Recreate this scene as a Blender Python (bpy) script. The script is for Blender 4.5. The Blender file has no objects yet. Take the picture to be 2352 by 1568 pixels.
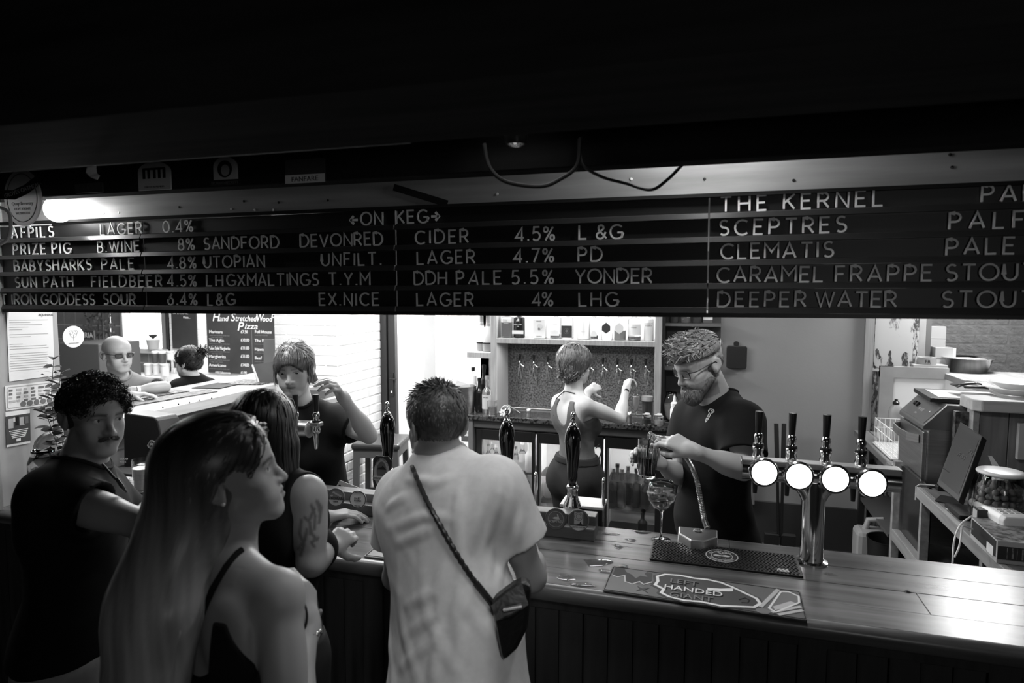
import bpy, bmesh, math, random
import numpy as np
from mathutils import Vector, Matrix
random.seed(7); RNG = np.random.default_rng(7)
scene = bpy.context.scene
C = scene.collection
# ------------------------------------------------------------------ camera
FPX = 1480.0; TH = math.radians(4.6); PH = math.radians(16.7); HC = 2.0
FWD = Vector((-math.sin(PH)*math.cos(TH), math.cos(PH)*math.cos(TH), -math.sin(TH)))
RGT = Vector((math.cos(PH), math.sin(PH), 0))
UPV = RGT.cross(FWD)
CAM = Vector((0, 0, HC))
cd = bpy.data.cameras.new('camera'); cam = bpy.data.objects.new('camera', cd); C.objects.link(cam)
cd.sensor_width = 36; cd.lens = FPX/2352*36; cd.clip_start = .05
cam.matrix_world = Matrix(((RGT.x, UPV.x, -FWD.x, 0), (RGT.y, UPV.y, -FWD.y, 0), (RGT.z, UPV.z, -FWD.z, HC), (0, 0, 0, 1)))
cd.dof.use_dof = True; cd.dof.focus_distance = 2.9; cd.dof.aperture_fstop = 3.2
scene.camera = cam
# ------------------------------------------------------------------ world, exposure, lamps
w = bpy.data.worlds.new('world'); scene.world = w; w.use_nodes = True
w.node_tree.nodes['Background'].inputs[0].default_value = (1, 1, 1, 1)
w.node_tree.nodes['Background'].inputs[1].default_value = .006
vs = scene.view_settings; vs.view_transform = 'Standard'; vs.look = 'None'; vs.exposure = 0; vs.gamma = 1; vs.use_curve_mapping = False
def lamp(name, kind, loc, energy, size=.1, rot=None, sizey=None, spot=None, blend=.5, spread=None):
    l = bpy.data.lights.new(name, kind); l.energy = energy
    if kind == 'AREA':
        l.size = size
        if sizey: l.shape = 'RECTANGLE'; l.size_y = sizey
        if spread: l.spread = math.radians(spread)
    else: l.shadow_soft_size = size
    if kind == 'SPOT': l.spot_size = math.radians(spot); l.spot_blend = blend
    o = bpy.data.objects.new(name, l); C.objects.link(o); o.location = loc
    if rot: o.rotation_euler = [math.radians(a) for a in rot]
    return o
# daylight that fills the back room on the far side of the bar, the ceiling lamps of the bar, and added fill lights
lamp('hall_daylight', 'AREA', (-2.15, 5.2, 2.6), 110, .8, (0, 0, 0), .7)
lamp('kitchen_daylight', 'AREA', (-4.9, 5.2, 2.65), 210, 2.4, (0, 0, 0), 2.4)
lamp('pier_lamp', 'AREA', (-2.3, 3.2, 2.6), 60, .6, (0, 0, 0), .6)
lamp('aisle_ceiling_lamp', 'AREA', (-.9, 3.6, 2.6), 22, 1.4, (0, 0, 0), .3)
lamp('aisle_ceiling_lamp', 'AREA', (.45, 4.3, 2.6), 9, .5, (0, 0, 0), .3)
lamp('till_ceiling_lamp', 'AREA', (1.87, 5.08, 2.5), 46, .42, (0, 0, 0), .42)
lamp('bar_face_fill', 'POINT', (-1.95, 2.09, 2.4), 28, .08)  # added light without a fixture, brightens the fringed barmaid's face
lamp('bar_face_fill', 'POINT', (.2, 2.12, 2.42), 24, .08)  # second added light behind the fascia, for the barman's face
lamp('customer_spot', 'SPOT', (-.45, 1.36, 2.6), 34, .22, (-2, 2, 0), spot=70, blend=.9)
lamp('customer_spot', 'SPOT', (.35, -.3, 2.5), 30, .15, spot=25, blend=1.).rotation_euler = Vector((-.93, 1.85, -1.32)).to_track_quat('-Z', 'Y').to_euler()  # added unseen spot behind the camera, lifts the white T-shirt's back
lamp('customer_fill', 'POINT', (1.1, -1.5, 1.9), 20, .3)  # added unseen fill that softly raises customers, beams and ceiling
# ------------------------------------------------------------------ helpers
def V(*a): return Vector(a)
def ray(px, py): return FWD + RGT*((px-1176)/FPX) + UPV*((784-py)/FPX)
def at(px, py, X=None, Y=None, Z=None, d=None):
    r = ray(px, py)
    t = d if d is not None else X/r.x if X is not None else Y/r.y if Y is not None else (Z-HC)/r.z
    return CAM + r*t
def nd(nt, t, **k):
    n = nt.nodes.new(t)
    for a, b in k.items(): setattr(n, a, b)
    return n
MATS = {}
def mat(name, v=.5, rough=.5, metal=0., noise=0., scale=8., stretch=(1, 1, 1), bump=0., bscale=None, trans=0., ior=1.45, emit=0., spec=.5, kind='noise', v2=None, coat=0., alpha=1., attr=False, detail=6., contrast=None):
    if name in MATS: return MATS[name]
    m = bpy.data.materials.new(name); MATS[name] = m; m.use_nodes = True
    nt = m.node_tree; b = nt.nodes['Principled BSDF']; L = nt.links.new
    b.inputs['Base Color'].default_value = (v, v, v, 1); b.inputs['Roughness'].default_value = rough
    b.inputs['Metallic'].default_value = metal; b.inputs['Specular IOR Level'].default_value = spec
    b.inputs['Transmission Weight'].default_value = trans; b.inputs['IOR'].default_value = ior
    b.inputs['Coat Weight'].default_value = coat
    if emit: b.inputs['Emission Color'].default_value = (1, 1, 1, 1); b.inputs['Emission Strength'].default_value = emit
    if noise or bump:
        tc = nd(nt, 'ShaderNodeTexCoord'); mp = nd(nt, 'ShaderNodeMapping'); mp.inputs['Scale'].default_value = stretch
        L(tc.outputs['Object'], mp.inputs['Vector'])
        tx = nd(nt, 'ShaderNodeTexNoise'); tx.inputs['Scale'].default_value = scale; tx.inputs['Detail'].default_value = detail
        L(mp.outputs[0], tx.inputs['Vector'])
        if noise:
            cr = nd(nt, 'ShaderNodeValToRGB'); lo, hi = contrast or (.3, .7)
            cr.color_ramp.elements[0].position = lo; cr.color_ramp.elements[1].position = hi
            a, c = (v*(1-noise), v*(1+noise)) if v2 is None else (v, v2)
            cr.color_ramp.elements[0].color = (a, a, a, 1); cr.color_ramp.elements[1].color = (c, c, c, 1)
            L(tx.outputs['Fac'], cr.inputs['Fac'])
            out = cr.outputs[0]
            L(out, b.inputs['Base Color'])
        if bump:
            bp = nd(nt, 'ShaderNodeBump'); bp.inputs['Strength'].default_value = bump; bp.inputs['Distance'].default_value = .01
            src = tx
            if bscale:
                src = nd(nt, 'ShaderNodeTexNoise'); src.inputs['Scale'].default_value = bscale; src.inputs['Detail'].default_value = 5
                L(mp.outputs[0], src.inputs['Vector'])
            L(src.outputs['Fac'], bp.inputs['Height']); L(bp.outputs[0], b.inputs['Normal'])
    if attr:
        an = nd(nt, 'ShaderNodeAttribute'); an.attribute_name = 'Col'
        L(an.outputs['Color'], b.inputs['Base Color'])
    return m
def tag(o, label=None, cat=None, group=None, kind=None):
    if label: o['label'] = label
    if cat: o['category'] = cat
    if group: o['group'] = group
    if kind: o['kind'] = kind
    return o
def thing(name, label, cat, loc=(0, 0, 0), rz=0., group=None):
    o = bpy.data.objects.new(name, None); C.objects.link(o); o.location = loc; o.rotation_euler = (0, 0, rz)
    o.empty_display_size = .05
    return tag(o, label, cat, group)
def copy_tree(o, parent=None):
    c = o.copy(); C.objects.link(c); c.parent = parent
    for ch in list(o.children): copy_tree(ch, c)
    return c
def par(o, p):
    # everything is modelled in world coordinates; the parent's own placement is cancelled out
    if p is None: return
    o.parent = p
    if p.parent is None and p.type == 'EMPTY': o.matrix_parent_inverse = p.matrix_basis.inverted()
    elif p.parent is not None or p.location.length > 0: o.matrix_parent_inverse = p.matrix_basis.inverted()
class MB:
    """collects simple shapes; build() links them as one mesh object"""
    def __init__(s): s.v = []; s.f = []
    def add(s, vs, fs):
        n = len(s.v); s.v += [tuple(p) for p in vs]; s.f += [[i+n for i in f] for f in fs]; return s
    def box(s, x0, x1, y0, y1, z0, z1, M=None):
        vs = [V(x, y, z) for z in (z0, z1) for x, y in ((x0, y0), (x1, y0), (x1, y1), (x0, y1))]
        if M is not None: vs = [M @ p for p in vs]
        return s.add(vs, [(3, 2, 1, 0), (4, 5, 6, 7), (0, 1, 5, 4), (1, 2, 6, 5), (2, 3, 7, 6), (3, 0, 4, 7)])
    def tube(s, pts, r, n=8, caps=True, closed=False):
        pts = [Vector(p) for p in pts]; m = len(pts); rs = r if isinstance(r, (list, tuple)) else [r]*m
        vs = []; up = None
        for i, p in enumerate(pts):
            t = (pts[(i+1) % m]-pts[i-1]) if closed else (pts[min(i+1, m-1)]-pts[max(i-1, 0)])
            t = t.normalized() if t.length > 1e-9 else V(0, 0, 1)
            if up is None: up = V(0, 0, 1) if abs(t.z) < .9 else V(1, 0, 0)
            a = t.cross(up); a = a.normalized() if a.length > 1e-6 else t.orthogonal().normalized(); b = t.cross(a); up = -b
            up = a.cross(t)
            for k in range(n):
                q = 2*math.pi*k/n; vs.append(p+(a*math.cos(q)+up*math.sin(q))*rs[i])
        fs = []
        for i in range(m if closed else m-1):
            j = (i+1) % m
            for k in range(n): fs.append((i*n+k, i*n+(k+1) % n, j*n+(k+1) % n, j*n+k))
        if caps and not closed: fs += [tuple(range(n))[::-1], tuple((m-1)*n+k for k in range(n))]
        return s.add(vs, fs)
    def lathe(s, prof, c=(0, 0, 0), n=24, M=None, caps=True):
        c = Vector(c); vs = []
        for r, z in prof:
            for k in range(n):
                q = 2*math.pi*k/n; p = V(r*math.cos(q), r*math.sin(q), z)
                vs.append((M @ p if M is not None else p)+c)
        fs = []; m = len(prof)
        for i in range(m-1):
            for k in range(n): fs.append((i*n+k, i*n+(k+1) % n, (i+1)*n+(k+1) % n, (i+1)*n+k))
        if caps:
            if prof[0][0] > 1e-6: fs.append(tuple(range(n))[::-1])
            if prof[-1][0] > 1e-6: fs.append(tuple((m-1)*n+k for k in range(n)))
        return s.add(vs, fs)
    def prism(s, pts2, t, M):
        """2D outline in local XY, thickness 0..t along local z, mapped by M"""
        n = len(pts2); vs = [M @ V(x, y, 0) for x, y in pts2]+[M @ V(x, y, t) for x, y in pts2]
        fs = [tuple(range(n))[::-1], tuple(range(n, 2*n))]+[(i, (i+1) % n, n+(i+1) % n, n+i) for i in range(n)]
        return s.add(vs, fs)
    def sphere(s, c, r, n=12, sc=(1, 1, 1)):
        c = Vector(c); vs = []; m = n//2
        for i in range(m+1):
            a = math.pi*i/m
            for k in range(n):
                q = 2*math.pi*k/n; vs.append(c+V(r*sc[0]*math.sin(a)*math.cos(q), r*sc[1]*math.sin(a)*math.sin(q), r*sc[2]*math.cos(a)))
        fs = [(i*n+k, (i+1)*n+k, (i+1)*n+(k+1) % n, i*n+(k+1) % n) for i in range(m) for k in range(n)]
        return s.add(vs, fs)
    def ribbon(s, pts, wd, t, M, closed=False):
        """a flat stroke of width wd along a 2D polyline, thickness t"""
        P = [Vector(p) for p in pts]; n = len(P); A = []; B = []
        for i in range(n):
            if closed: d0 = (P[i]-P[i-1]); d1 = (P[(i+1) % n]-P[i])
            else: d0 = P[i]-P[i-1] if i else P[1]-P[0]; d1 = P[i+1]-P[i] if i < n-1 else P[i]-P[i-1]
            d0.normalize(); d1.normalize(); n0 = Vector((-d0.y, d0.x)); n1 = Vector((-d1.y, d1.x)); m = n0+n1
            m = m.normalized() if m.length > 1e-6 else n0
            k = min(2.2, 1/max(.3, m.dot(n1))); A.append(P[i]+m*wd/2*k); B.append(P[i]-m*wd/2*k)
        vs = [M @ V(p.x, p.y, z) for z in (t, 0) for L in (A, B) for p in L]
        fs = []
        for i in range(n if closed else n-1):
            j = (i+1) % n
            fs += [(i, n+i, n+j, j), (2*n+j, 3*n+j, 3*n+i, 2*n+i), (i, j, 2*n+j, 2*n+i), (n+j, n+i, 3*n+i, 3*n+j)]
        if not closed: fs += [(0, 2*n, 3*n, n), (n-1, 2*n-1, 4*n-1, 3*n-1)]
        return s.add(vs, fs)
    def mesh(s, name='part'):
        me = bpy.data.meshes.new(name); me.from_pydata(s.v, [], s.f); me.update(); return me
    def build(s, name, m, parent=None, smooth=False, bevel=0., fix=True, label=None, kind=None):
        me = s.mesh(name)
        if fix:
            bm = bmesh.new(); bm.from_mesh(me); bmesh.ops.recalc_face_normals(bm, faces=bm.faces); bm.to_mesh(me); bm.free()
        return link(name, me, m, parent, smooth, bevel, label, kind)
def link(name, me, m, parent=None, smooth=False, bevel=0., label=None, kind=None):
    o = bpy.data.objects.new(name, me); C.objects.link(o); par(o, parent)
    if m is not None and not me.materials: me.materials.append(m)
    if smooth:
        me.polygons.foreach_set('use_smooth', [True]*len(me.polygons))
        if smooth != 2:
            try: me.set_sharp_from_angle(angle=math.radians(40))
            except Exception: pass
    if bevel:
        b = o.modifiers.new('bevel', 'BEVEL'); b.width = bevel; b.segments = 2; b.limit_method = 'ANGLE'
    if label: o['label'] = label
    if kind: o['kind'] = kind
    return o
def frame(o, x, n):
    """matrix with local x along x, local z along n, origin o"""
    x = Vector(x).normalized(); n = Vector(n).normalized(); y = n.cross(x).normalized(); x = y.cross(n)
    return Matrix(((x.x, y.x, n.x, o[0]), (x.y, y.y, n.y, o[1]), (x.z, y.z, n.z, o[2]), (0, 0, 0, 1)))
def text(name, s, size, M, m, parent=None, ext=.0006, align='LEFT', sx=1., shear=0., space=1.):
    cu = bpy.data.curves.new(name, 'FONT'); cu.body = s; cu.size = size; cu.extrude = ext; cu.align_x = align; cu.shear = shear
    cu.space_character = space; cu.resolution_u = 3
    tmp = bpy.data.objects.new(name, cu); me = bpy.data.meshes.new_from_object(tmp); bpy.data.objects.remove(tmp); bpy.data.curves.remove(cu)
    me.materials.clear(); me.materials.append(m); o = bpy.data.objects.new(name, me); C.objects.link(o)
    o.matrix_basis = M @ Matrix.Diagonal((sx, 1, 1, 1)); par(o, parent)
    return o
def arc(cx, cy, rx, ry, a0, a1, n=14): return [(cx+rx*math.cos(math.radians(a0+(a1-a0)*i/n)), cy+ry*math.sin(math.radians(a0+(a1-a0)*i/n))) for i in range(n+1)]
def ellipse(rx, ry, n=32, cx=0, cy=0): return [(cx+rx*math.cos(2*math.pi*i/n), cy+ry*math.sin(2*math.pi*i/n)) for i in range(n)]
def rrect(x0, x1, y0, y1, r, n=4): return arc(x1-r, y1-r, r, r, 0, 90, n)+arc(x0+r, y1-r, r, r, 90, 180, n)+arc(x0+r, y0+r, r, r, 180, 270, n)+arc(x1-r, y0+r, r, r, 270, 360, n)
# ------------------------------------------------------------------ shared materials
BLK = mat('black_plastic', .012, .35); BLKM = mat('matt_black', .01, .7); WHT = mat('white_plastic', .8, .4)
CHR = mat('chrome', .75, .12, 1.); STEEL = mat('brushed_steel', .55, .32, 1., .12, 3., (1, 1, 40)); DSTEEL = mat('dark_steel', .2, .35, 1.)
GLS = mat('clear_glass', .95, .02, 0, trans=1., ior=1.45); DGLS = mat('dark_bottle_glass', .05, .05, 0, trans=.6)
PAPER = mat('white_paper', .72, .8); INK = mat('grey_ink', .12, .8); INKL = mat('pale_grey_ink', .35, .8)
BARW = mat('varnished_bar_wood', .1, .27, 0, .5, 4., (.5, 7, 7), .02)
PINE = mat('pale_pine', .34, .5, 0, .25, 5., (1, 1, .15), .1)
OAK = mat('light_oak', .36, .45, 0, .2, 9., (8, 8, .6), .08)
PLANK = mat('dark_plank', .034, .55, 0, .45, 5., (6, 6, .5), .15)
WHITEWALL = mat('white_paint', .8, .6, 0, .04, 3., bump=.1, bscale=30)
GREYWALL = mat('grey_paint', .26, .6, 0, .06, 2., bump=.05, bscale=60)
BRICKW = mat('white_brick', .8, .55, 0, .06, 12., bump=.2, bscale=60); MORTW = mat('white_mortar', .8, .8, 0, .1, 20.)
BRICKG = mat('grey_brick', .13, .8, 0, .3, 14., bump=.9, bscale=30); MORTG = mat('grey_mortar', .12, .8, 0, .3, 20., bump=.4, bscale=30)
DARKWALL = mat('dark_wall', .03, .7, 0, .2, 4.)
LETTER = mat('white_letter', .85, .35); LIQ = mat('pale_drink', .6, .05, trans=.9, ior=1.33); DLIQ = mat('dark_drink', .008, .1)
# ================================================================== the room
def struct(name, mb, m, parent=None, **k):
    o = mb.build(name, m, parent, **k)
    if parent is None: o['kind'] = 'structure'
    return o
def slab(name, m, x0, x1, y0, y1, z0, z1, parent=None, **k): return struct(name, MB().box(x0, x1, y0, y1, z0, z1), m, parent, **k)
FLOORM = mat('floor_boards', .04, .5, 0, .3, 3., (.5, 6, 1), .1)
CEILM = mat('black_ceiling', .03, .9, 0, .5, 1.5, bump=.2, bscale=6, spec=.08)
slab('floor', FLOORM, -9, 3.6, -2.6, 8, -.1, 0)
slab('ceiling', CEILM, -9, 3.6, 2.45, 8, 2.75, 2.85)
slab('ceiling', CEILM, -5, 3.6, -2.6, 2.45, 2.75, 2.85)
slab('wall_customer_side', DARKWALL, -5, 3.6, -2.7, -2.6, 0, 2.85)
slab('wall_right', DARKWALL, 3.5, 3.6, -2.6, 8, 0, 2.85)
slab('wall_customer_left', DARKWALL, -5.1, -5, -2.6, 1.8, 0, 2.85)
slab('wall_kitchen_left', WHITEWALL, -9.1, -9, 1.8, 8, 0, 2.85)
slab('wall_kitchen_front', DARKWALL, -9, -5, 1.7, 1.8, 0, 2.85)
# two dark beams over the customers, the second one carrying pump clips
BEAM = mat('dark_beam', .02, .85, 0, .5, 3., (.5, 5, 5), .2, spec=.08)
def beam(n, y0, y1, z0, z1): return slab(n, BEAM, -4.2, 3.2, y0, y1, z0, z1, bevel=.004)
beam('ceiling_beam', .9, 1.25, 2.304, 2.75)
beam('ceiling_beam', 1.62, 1.685, 2.305, 2.75)
o = MB().tube([(-4, 1.262, 2.312), (-.6, 1.262, 2.312)], .007, 8).build('conduit', mat('black_conduit', .02, .25, .6), smooth=True)
tag(o, 'thin black conduit run along the lower edge of the near ceiling beam', 'conduit')
# wooden fascia above the letter board
FASC = mat('fascia_wood', .26, .36, 0, .3, 4., (.4, 4, 5), .06)
fb = slab('trim_1', FASC, -4, 3.2, 1.96, 2.0, 2.268, 2.75)
MB().box(-4, 3.2, 1.935, 1.96, 2.262, 2.272).build('lip', BEAM, fb)
for i, (px, py) in enumerate([(238, 490), (273, 488), (411, 476), (531, 480), (585, 482), (627, 482), (753, 460), (1142, 446), (1450, 411), (1618, 411), (1823, 414), (2182, 355), (2187, 384), (560, 462), (640, 465)]):
    p = at(px, py, Y=1.96)
    MB().lathe([(0, .002), (.004, .0015), (.0045, 0)], p, 10, frame((0, 0, 0), (1, 0, 0), (0, -1, 0))).build('screw_head', WHT if i in (0, 1, 3, 4, 5, 7, 8) else BLK, fb)
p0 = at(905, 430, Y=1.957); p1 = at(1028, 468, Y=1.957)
MB().ribbon([(0, 0), ((p1-p0).length, 0)], .022, .003, frame(p0, p1-p0, (0, -1, 0))).build('shadow_strip', BEAM, fb)  # dark strip standing in for a diagonal shadow across the fascia
# partition wall at the end of the bar with its post
PANEL = mat('partition_wood', .3, .45, 0, .12, 3., (5, 5, .4), .05)
slab('wall_partition', PANEL, -2.84, -2.77, 1.86, 2.17, 1.101, 2.75)
slab('wall_partition_post', PANEL, -2.83, -2.74, 1.84, 1.872, 1.101, 2.268)
# pier of white painted brick, its bricks laid one by one
def brick_face(name, o, xdir, n, W, Hh, z0, bm_, mm, bw=.215, bh=.065, j=.010, depth=.1, every=1):
    """a wall slab with single bricks proud of the mortar on the face seen from the bar"""
    o = Vector(o); xd = Vector(xdir); nn = Vector(n)
    M = frame(o, xd, nn)
    back = MB(); vs = [M @ V(x, y, z) for z in (-depth, 0) for x, y in ((0, z0), (W, z0), (W, Hh), (0, Hh))]
    back.add(vs, [(3, 2, 1, 0), (4, 5, 6, 7), (0, 1, 5, 4), (1, 2, 6, 5), (2, 3, 7, 6), (3, 0, 4, 7)])
    wall = struct(name, back, mm)
    rows = int((Hh-z0)/(bh+j)); cache = {}
    return wall, M, rows
def lay(wall, M, W, z0, z1, m, bw=.215, bh=.065, j=.010, proud=.004, x0=0.):
    r = 0; z = z0; cache = {}
    while z+bh <= z1+1e-6:
        x = x0-(bw+j)/2*(r % 2)
        while x < W-.01:
            a = max(x, x0); b = min(x+bw, W)
            if b-a > .02:
                key = round(b-a, 3)
                if key not in cache:
                    mb = MB(); L = b-a; e = .004
                    mb.add([(0, 0, 0), (L, 0, 0), (L, bh, 0), (0, bh, 0), (e, e, proud), (L-e, e, proud), (L-e, bh-e, proud), (e, bh-e, proud)],
                           [(0, 1, 5, 4), (1, 2, 6, 5), (2, 3, 7, 6), (3, 0, 4, 7), (4, 5, 6, 7)])
                    cache[key] = mb.mesh('brick'); cache[key].materials.append(m)
                o = bpy.data.objects.new('brick', cache[key]); C.objects.link(o); par(o, wall)
                o.matrix_basis = M @ Matrix.Translation((a, z, random.uniform(-.0015, .001)))
            x += bw+j
        z += bh+j; r += 1
pf, M, _ = brick_face('wall_pier', (-3.16, 4.2, 0), (1, 0, 0), (0, -1, 0), .54, 2.75, 0, BRICKW, MORTW, depth=.3)
lay(pf, M, .54, .98, 1.9, BRICKW)
ps, M, _ = brick_face('wall_pier_side', (-2.619, 4.204, 0), (0, 1, 0), (1, 0, 0), .66, 2.75, 0, BRICKW, MORTW, depth=.2)
lay(ps, M, .66, .38, 1.9, BRICKW)
# dark door frame, and the white hallway seen through it
FRM = mat('dark_frame', .02, .4)
df = slab('door_1', FRM, -2.62, -2.56, 4.86, 4.95, 0, 2.75)
MB().box(-2.555, -2.49, 4.88, 4.93, 0, 2.75).build('stile', FRM, df)
MB().box(-2.57, -2.545, 4.89, 4.9, .8, 2.7).build('seal', BLK, df)
h = MB(); h.tube([(-2.52, 4.88, 1.255), (-2.52, 4.845, 1.255), (-2.46, 4.845, 1.252)], .008, 8); h.box(-2.535, -2.505, 4.872, 4.88, 1.1, 1.3)
h.build('handle', BLK, df, smooth=True); MB().box(-2.53, -2.515, 4.868, 4.875, 1.13, 1.15).build('lock', CHR, df)
slab('wall_hall', WHITEWALL, -2.5, -1.9, 5.75, 5.85, 0, 2.75)
slab('wall_hall_side', WHITEWALL, -1.9, -1.82, 5.36, 5.85, 0, 2.75)
slab('wall_hall_left', WHITEWALL, -2.75, -2.66, 4.95, 5.85, 0, 2.75)
# painted wall behind the bar, with its dark lower band
slab('wall_back', GREYWALL, -1.9, 1.14, 5.36, 5.46, .33, 2.75)
slab('baseboard_back', mat('dark_skirting', .03, .5), -1.9, 1.14, 5.33, 5.46, 0, .33)
slab('trim_2', mat('lower_panel', .14, .5), .27, .4, 5.24, 5.33, .33, .62)
# right corner: worn timber door, post, brick wall
def worn(name, p0=.47, p1=.52, dark=.05, sc=14.):
    m = bpy.data.materials.new(name); m.use_nodes = True; nt = m.node_tree; b = nt.nodes['Principled BSDF']; L = nt.links.new
    tc = nd(nt, 'ShaderNodeTexCoord'); mp = nd(nt, 'ShaderNodeMapping'); mp.inputs['Scale'].default_value = (1, 1, .35); L(tc.outputs['Object'], mp.inputs[0])
    n1 = nd(nt, 'ShaderNodeTexNoise'); n1.inputs['Scale'].default_value = sc; n1.inputs['Detail'].default_value = 9; n1.inputs['Roughness'].default_value = .7
    L(mp.outputs[0], n1.inputs['Vector'])
    cr = nd(nt, 'ShaderNodeValToRGB'); e = cr.color_ramp.elements; e[0].position = p0; e[0].color = (dark, dark, dark, 1); e[1].position = p1; e[1].color = (.42, .42, .42, 1)
    L(n1.outputs['Fac'], cr.inputs[0]); L(cr.outputs[0], b.inputs['Base Color'])
    bp = nd(nt, 'ShaderNodeBump'); bp.inputs['Strength'].default_value = .6; bp.inputs['Distance'].default_value = .004; L(cr.outputs[0], bp.inputs['Height']); L(bp.outputs[0], b.inputs['Normal'])
    b.inputs['Roughness'].default_value = .7; return m
WORN = worn('flaking_paint'); WORN2 = worn('cracked_white_paint', .36, .41, .1, 9.)
dr = slab('door_2', WORN, 1.2, 1.5, 5.36, 5.44, 0, 2.75)
M = frame((1.2, 5.36, 0), (1, 0, 0), (0, -1, 0))
pan = [(.012, 1.47), (.02, 1.435), (.045, 1.42), (.2, 1.42), (.235, 1.435), (.245, 1.47), (.24, 2.4), (.015, 2.4)]
MB().prism(pan, .006, M).build('door_panel', WORN2, dr)
bad = worn('bare_old_timber', .5, .62, .03, 30.)
for nm, pts in (('bare_patch', [(.085, 1.428), (.093, 1.455), (.104, 1.468), (.106, 1.49), (.112, 1.497), (.105, 1.52), (.112, 1.548), (.122, 1.552), (.126, 1.53), (.122, 1.508), (.13, 1.49), (.128, 1.47), (.142, 1.455), (.15, 1.428)]), ('bare_patch', [(.2, 1.47), (.192, 1.5), (.2, 1.53), (.214, 1.545), (.232, 1.535), (.238, 1.51), (.232, 1.485), (.24, 1.46), (.234, 1.435), (.212, 1.43), (.198, 1.445)]), ('bare_patch', [(.02, 1.52), (.018, 1.55), (.03, 1.565), (.042, 1.55), (.05, 1.52), (.06, 1.5), (.05, 1.485), (.032, 1.495)])): MB().prism(pts, .0068, M).build(nm, bad, dr)
MB().box(0, .25, 1.395, 1.412, 0, .012, M).build('ledge', WORN2, dr)
slab('trim_3', mat('door_post', .26, .5, 0, .25, 8., (6, 6, .4), .1), 1.14, 1.2, 5.32, 5.44, 0, 2.75)
slab('trim_4', mat('post_paint', .3, .5, 0, .08, 8.), 1.5, 1.585, 5.5, 5.6, 1.2, 2.75)
slab('trim_5', mat('post_side', .12, .5), 1.586, 1.62, 5.5, 5.6, 1.2, 2.75)
pb = slab('wall_brick', MORTG, 1.5, 3.5, 5.95, 6.1, 0, 2.75)
lay(pb, frame((1.5, 5.95, 0), (1, 0, 0), (0, -1, 0)), 1.9, 1.2, 1.95, BRICKG, proud=.0014)
# pizza kitchen behind the left counter: white brick wall, window, tiled reveal
slab('wall_kitchen_back', WHITEWALL, -6.95, -2.6, 7.0, 7.15, 0, 2.75)
kb = slab('wall_kitchen_brick', MORTW, -6.95, -5.0, 6.97, 7.0, .6, 1.95)
lay(kb, frame((-6.95, 6.97, 0), (1, 0, 0), (0, -1, 0)), 1.95, .8, 1.9, BRICKW)
TILE = mat('grey_tile', .16, .35, 0, .35, 3.); GROUT = mat('white_grout', .5, .8)
kt = slab('wall_tiled', GROUT, -9, -7.72, 7.0, 7.15, 0, 2.75); k2 = slab('wall_under_window', GROUT, -7.72, -6.95, 7.0, 7.15, 0, 1.2)
slab('wall_over_window', GROUT, -7.72, -6.95, 7.0, 7.15, 2.3, 2.75)
for par_, x0, x1, z0, z1 in ((kt, -9, -7.72, .9, 1.9), (k2, -7.72, -6.95, .8, 1.2)):
    me = None; x = x0
    mb = MB().add([(0, 0, 0), (.2, 0, 0), (.2, 0, .19), (0, 0, .19), (.004, -.006, .004), (.196, -.006, .004), (.196, -.006, .186), (.004, -.006, .186)], [(0, 1, 5, 4), (1, 2, 6, 5), (2, 3, 7, 6), (3, 0, 4, 7), (4, 5, 6, 7)])
    me = mb.mesh('tile'); me.materials.append(TILE)
    while x+.2 <= x1+.03:
        z = z0
        while z+.19 <= z1+.02:
            o = bpy.data.objects.new('tile', me); C.objects.link(o); par(o, par_); o.location = (x+.002, 7.0, z+.002); z += .2
        x += .207
SKY = mat('bright_daylight', 1, 1, emit=6.)
wn = slab('window_1', mat('window_frame', .3, .5), -7.74, -7.7, 6.96, 7.02, 1.2, 2.3)
MB().box(-7.02, -6.9, 6.95, 7.05, 1.15, 2.3).build('jamb', mat('grey_jamb', .2, .6), wn)
MB().box(-7.8, -6.9, 6.9, 7.05, 1.14, 1.2).build('sill', GROUT, wn)
MB().box(-7.7, -7.02, 7.1, 7.11, 1.2, 2.3).build('pane', SKY, wn, label='window pane blown out by daylight')
slab('trim_6', FRM, -6.93, -6.9, 6.93, 6.99, .9, 2.3)
# ================================================================== the letter board
SEAL = mat('board_black', .016, .42, 0, .35, 5., (.5, 3, 3), .05); RAILM = mat('glossy_black_rail', .03, .3, coat=.3)
BOARD_Y = 1.95
bd = thing('letter_board', 'long black letter board listing keg beers in white letters, hung above the bar', 'menu board', (-1., BOARD_Y, 1.92))
SECT = [-3.3, -2.035, -.985, .005, 1.6]
ROWS = [2.2135, 2.1465, 2.0805, 2.0145, 1.9455]
for i in range(4):
    a, b = SECT[i]+.002, SECT[i+1]-.002
    MB().box(a, b, BOARD_Y, BOARD_Y+.012, 1.922, 2.262).build('panel', SEAL, bd, bevel=.001)
    for z in ROWS:
        m = MB(); m.add([(x, y, zz) for x in (a, b) for y, zz in ((BOARD_Y, z), (BOARD_Y-.009, z-.0005), (BOARD_Y-.0115, z-.0025), (BOARD_Y-.0175, z-.0175), (BOARD_Y, z-.0185))],
                        [(0, 1, 6, 5), (1, 2, 7, 6), (2, 3, 8, 7), (3, 4, 9, 8), (4, 0, 5, 9), (0, 4, 3, 2, 1), (5, 6, 7, 8, 9)])
        m.build('rail', RAILM, bd, bevel=.0008)
MB().box(SECT[0], SECT[-1], BOARD_Y-.012, BOARD_Y+.012, 1.916, 1.928).build('bottom_rail', SEAL, bd, bevel=.001)
A = arc
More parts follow.
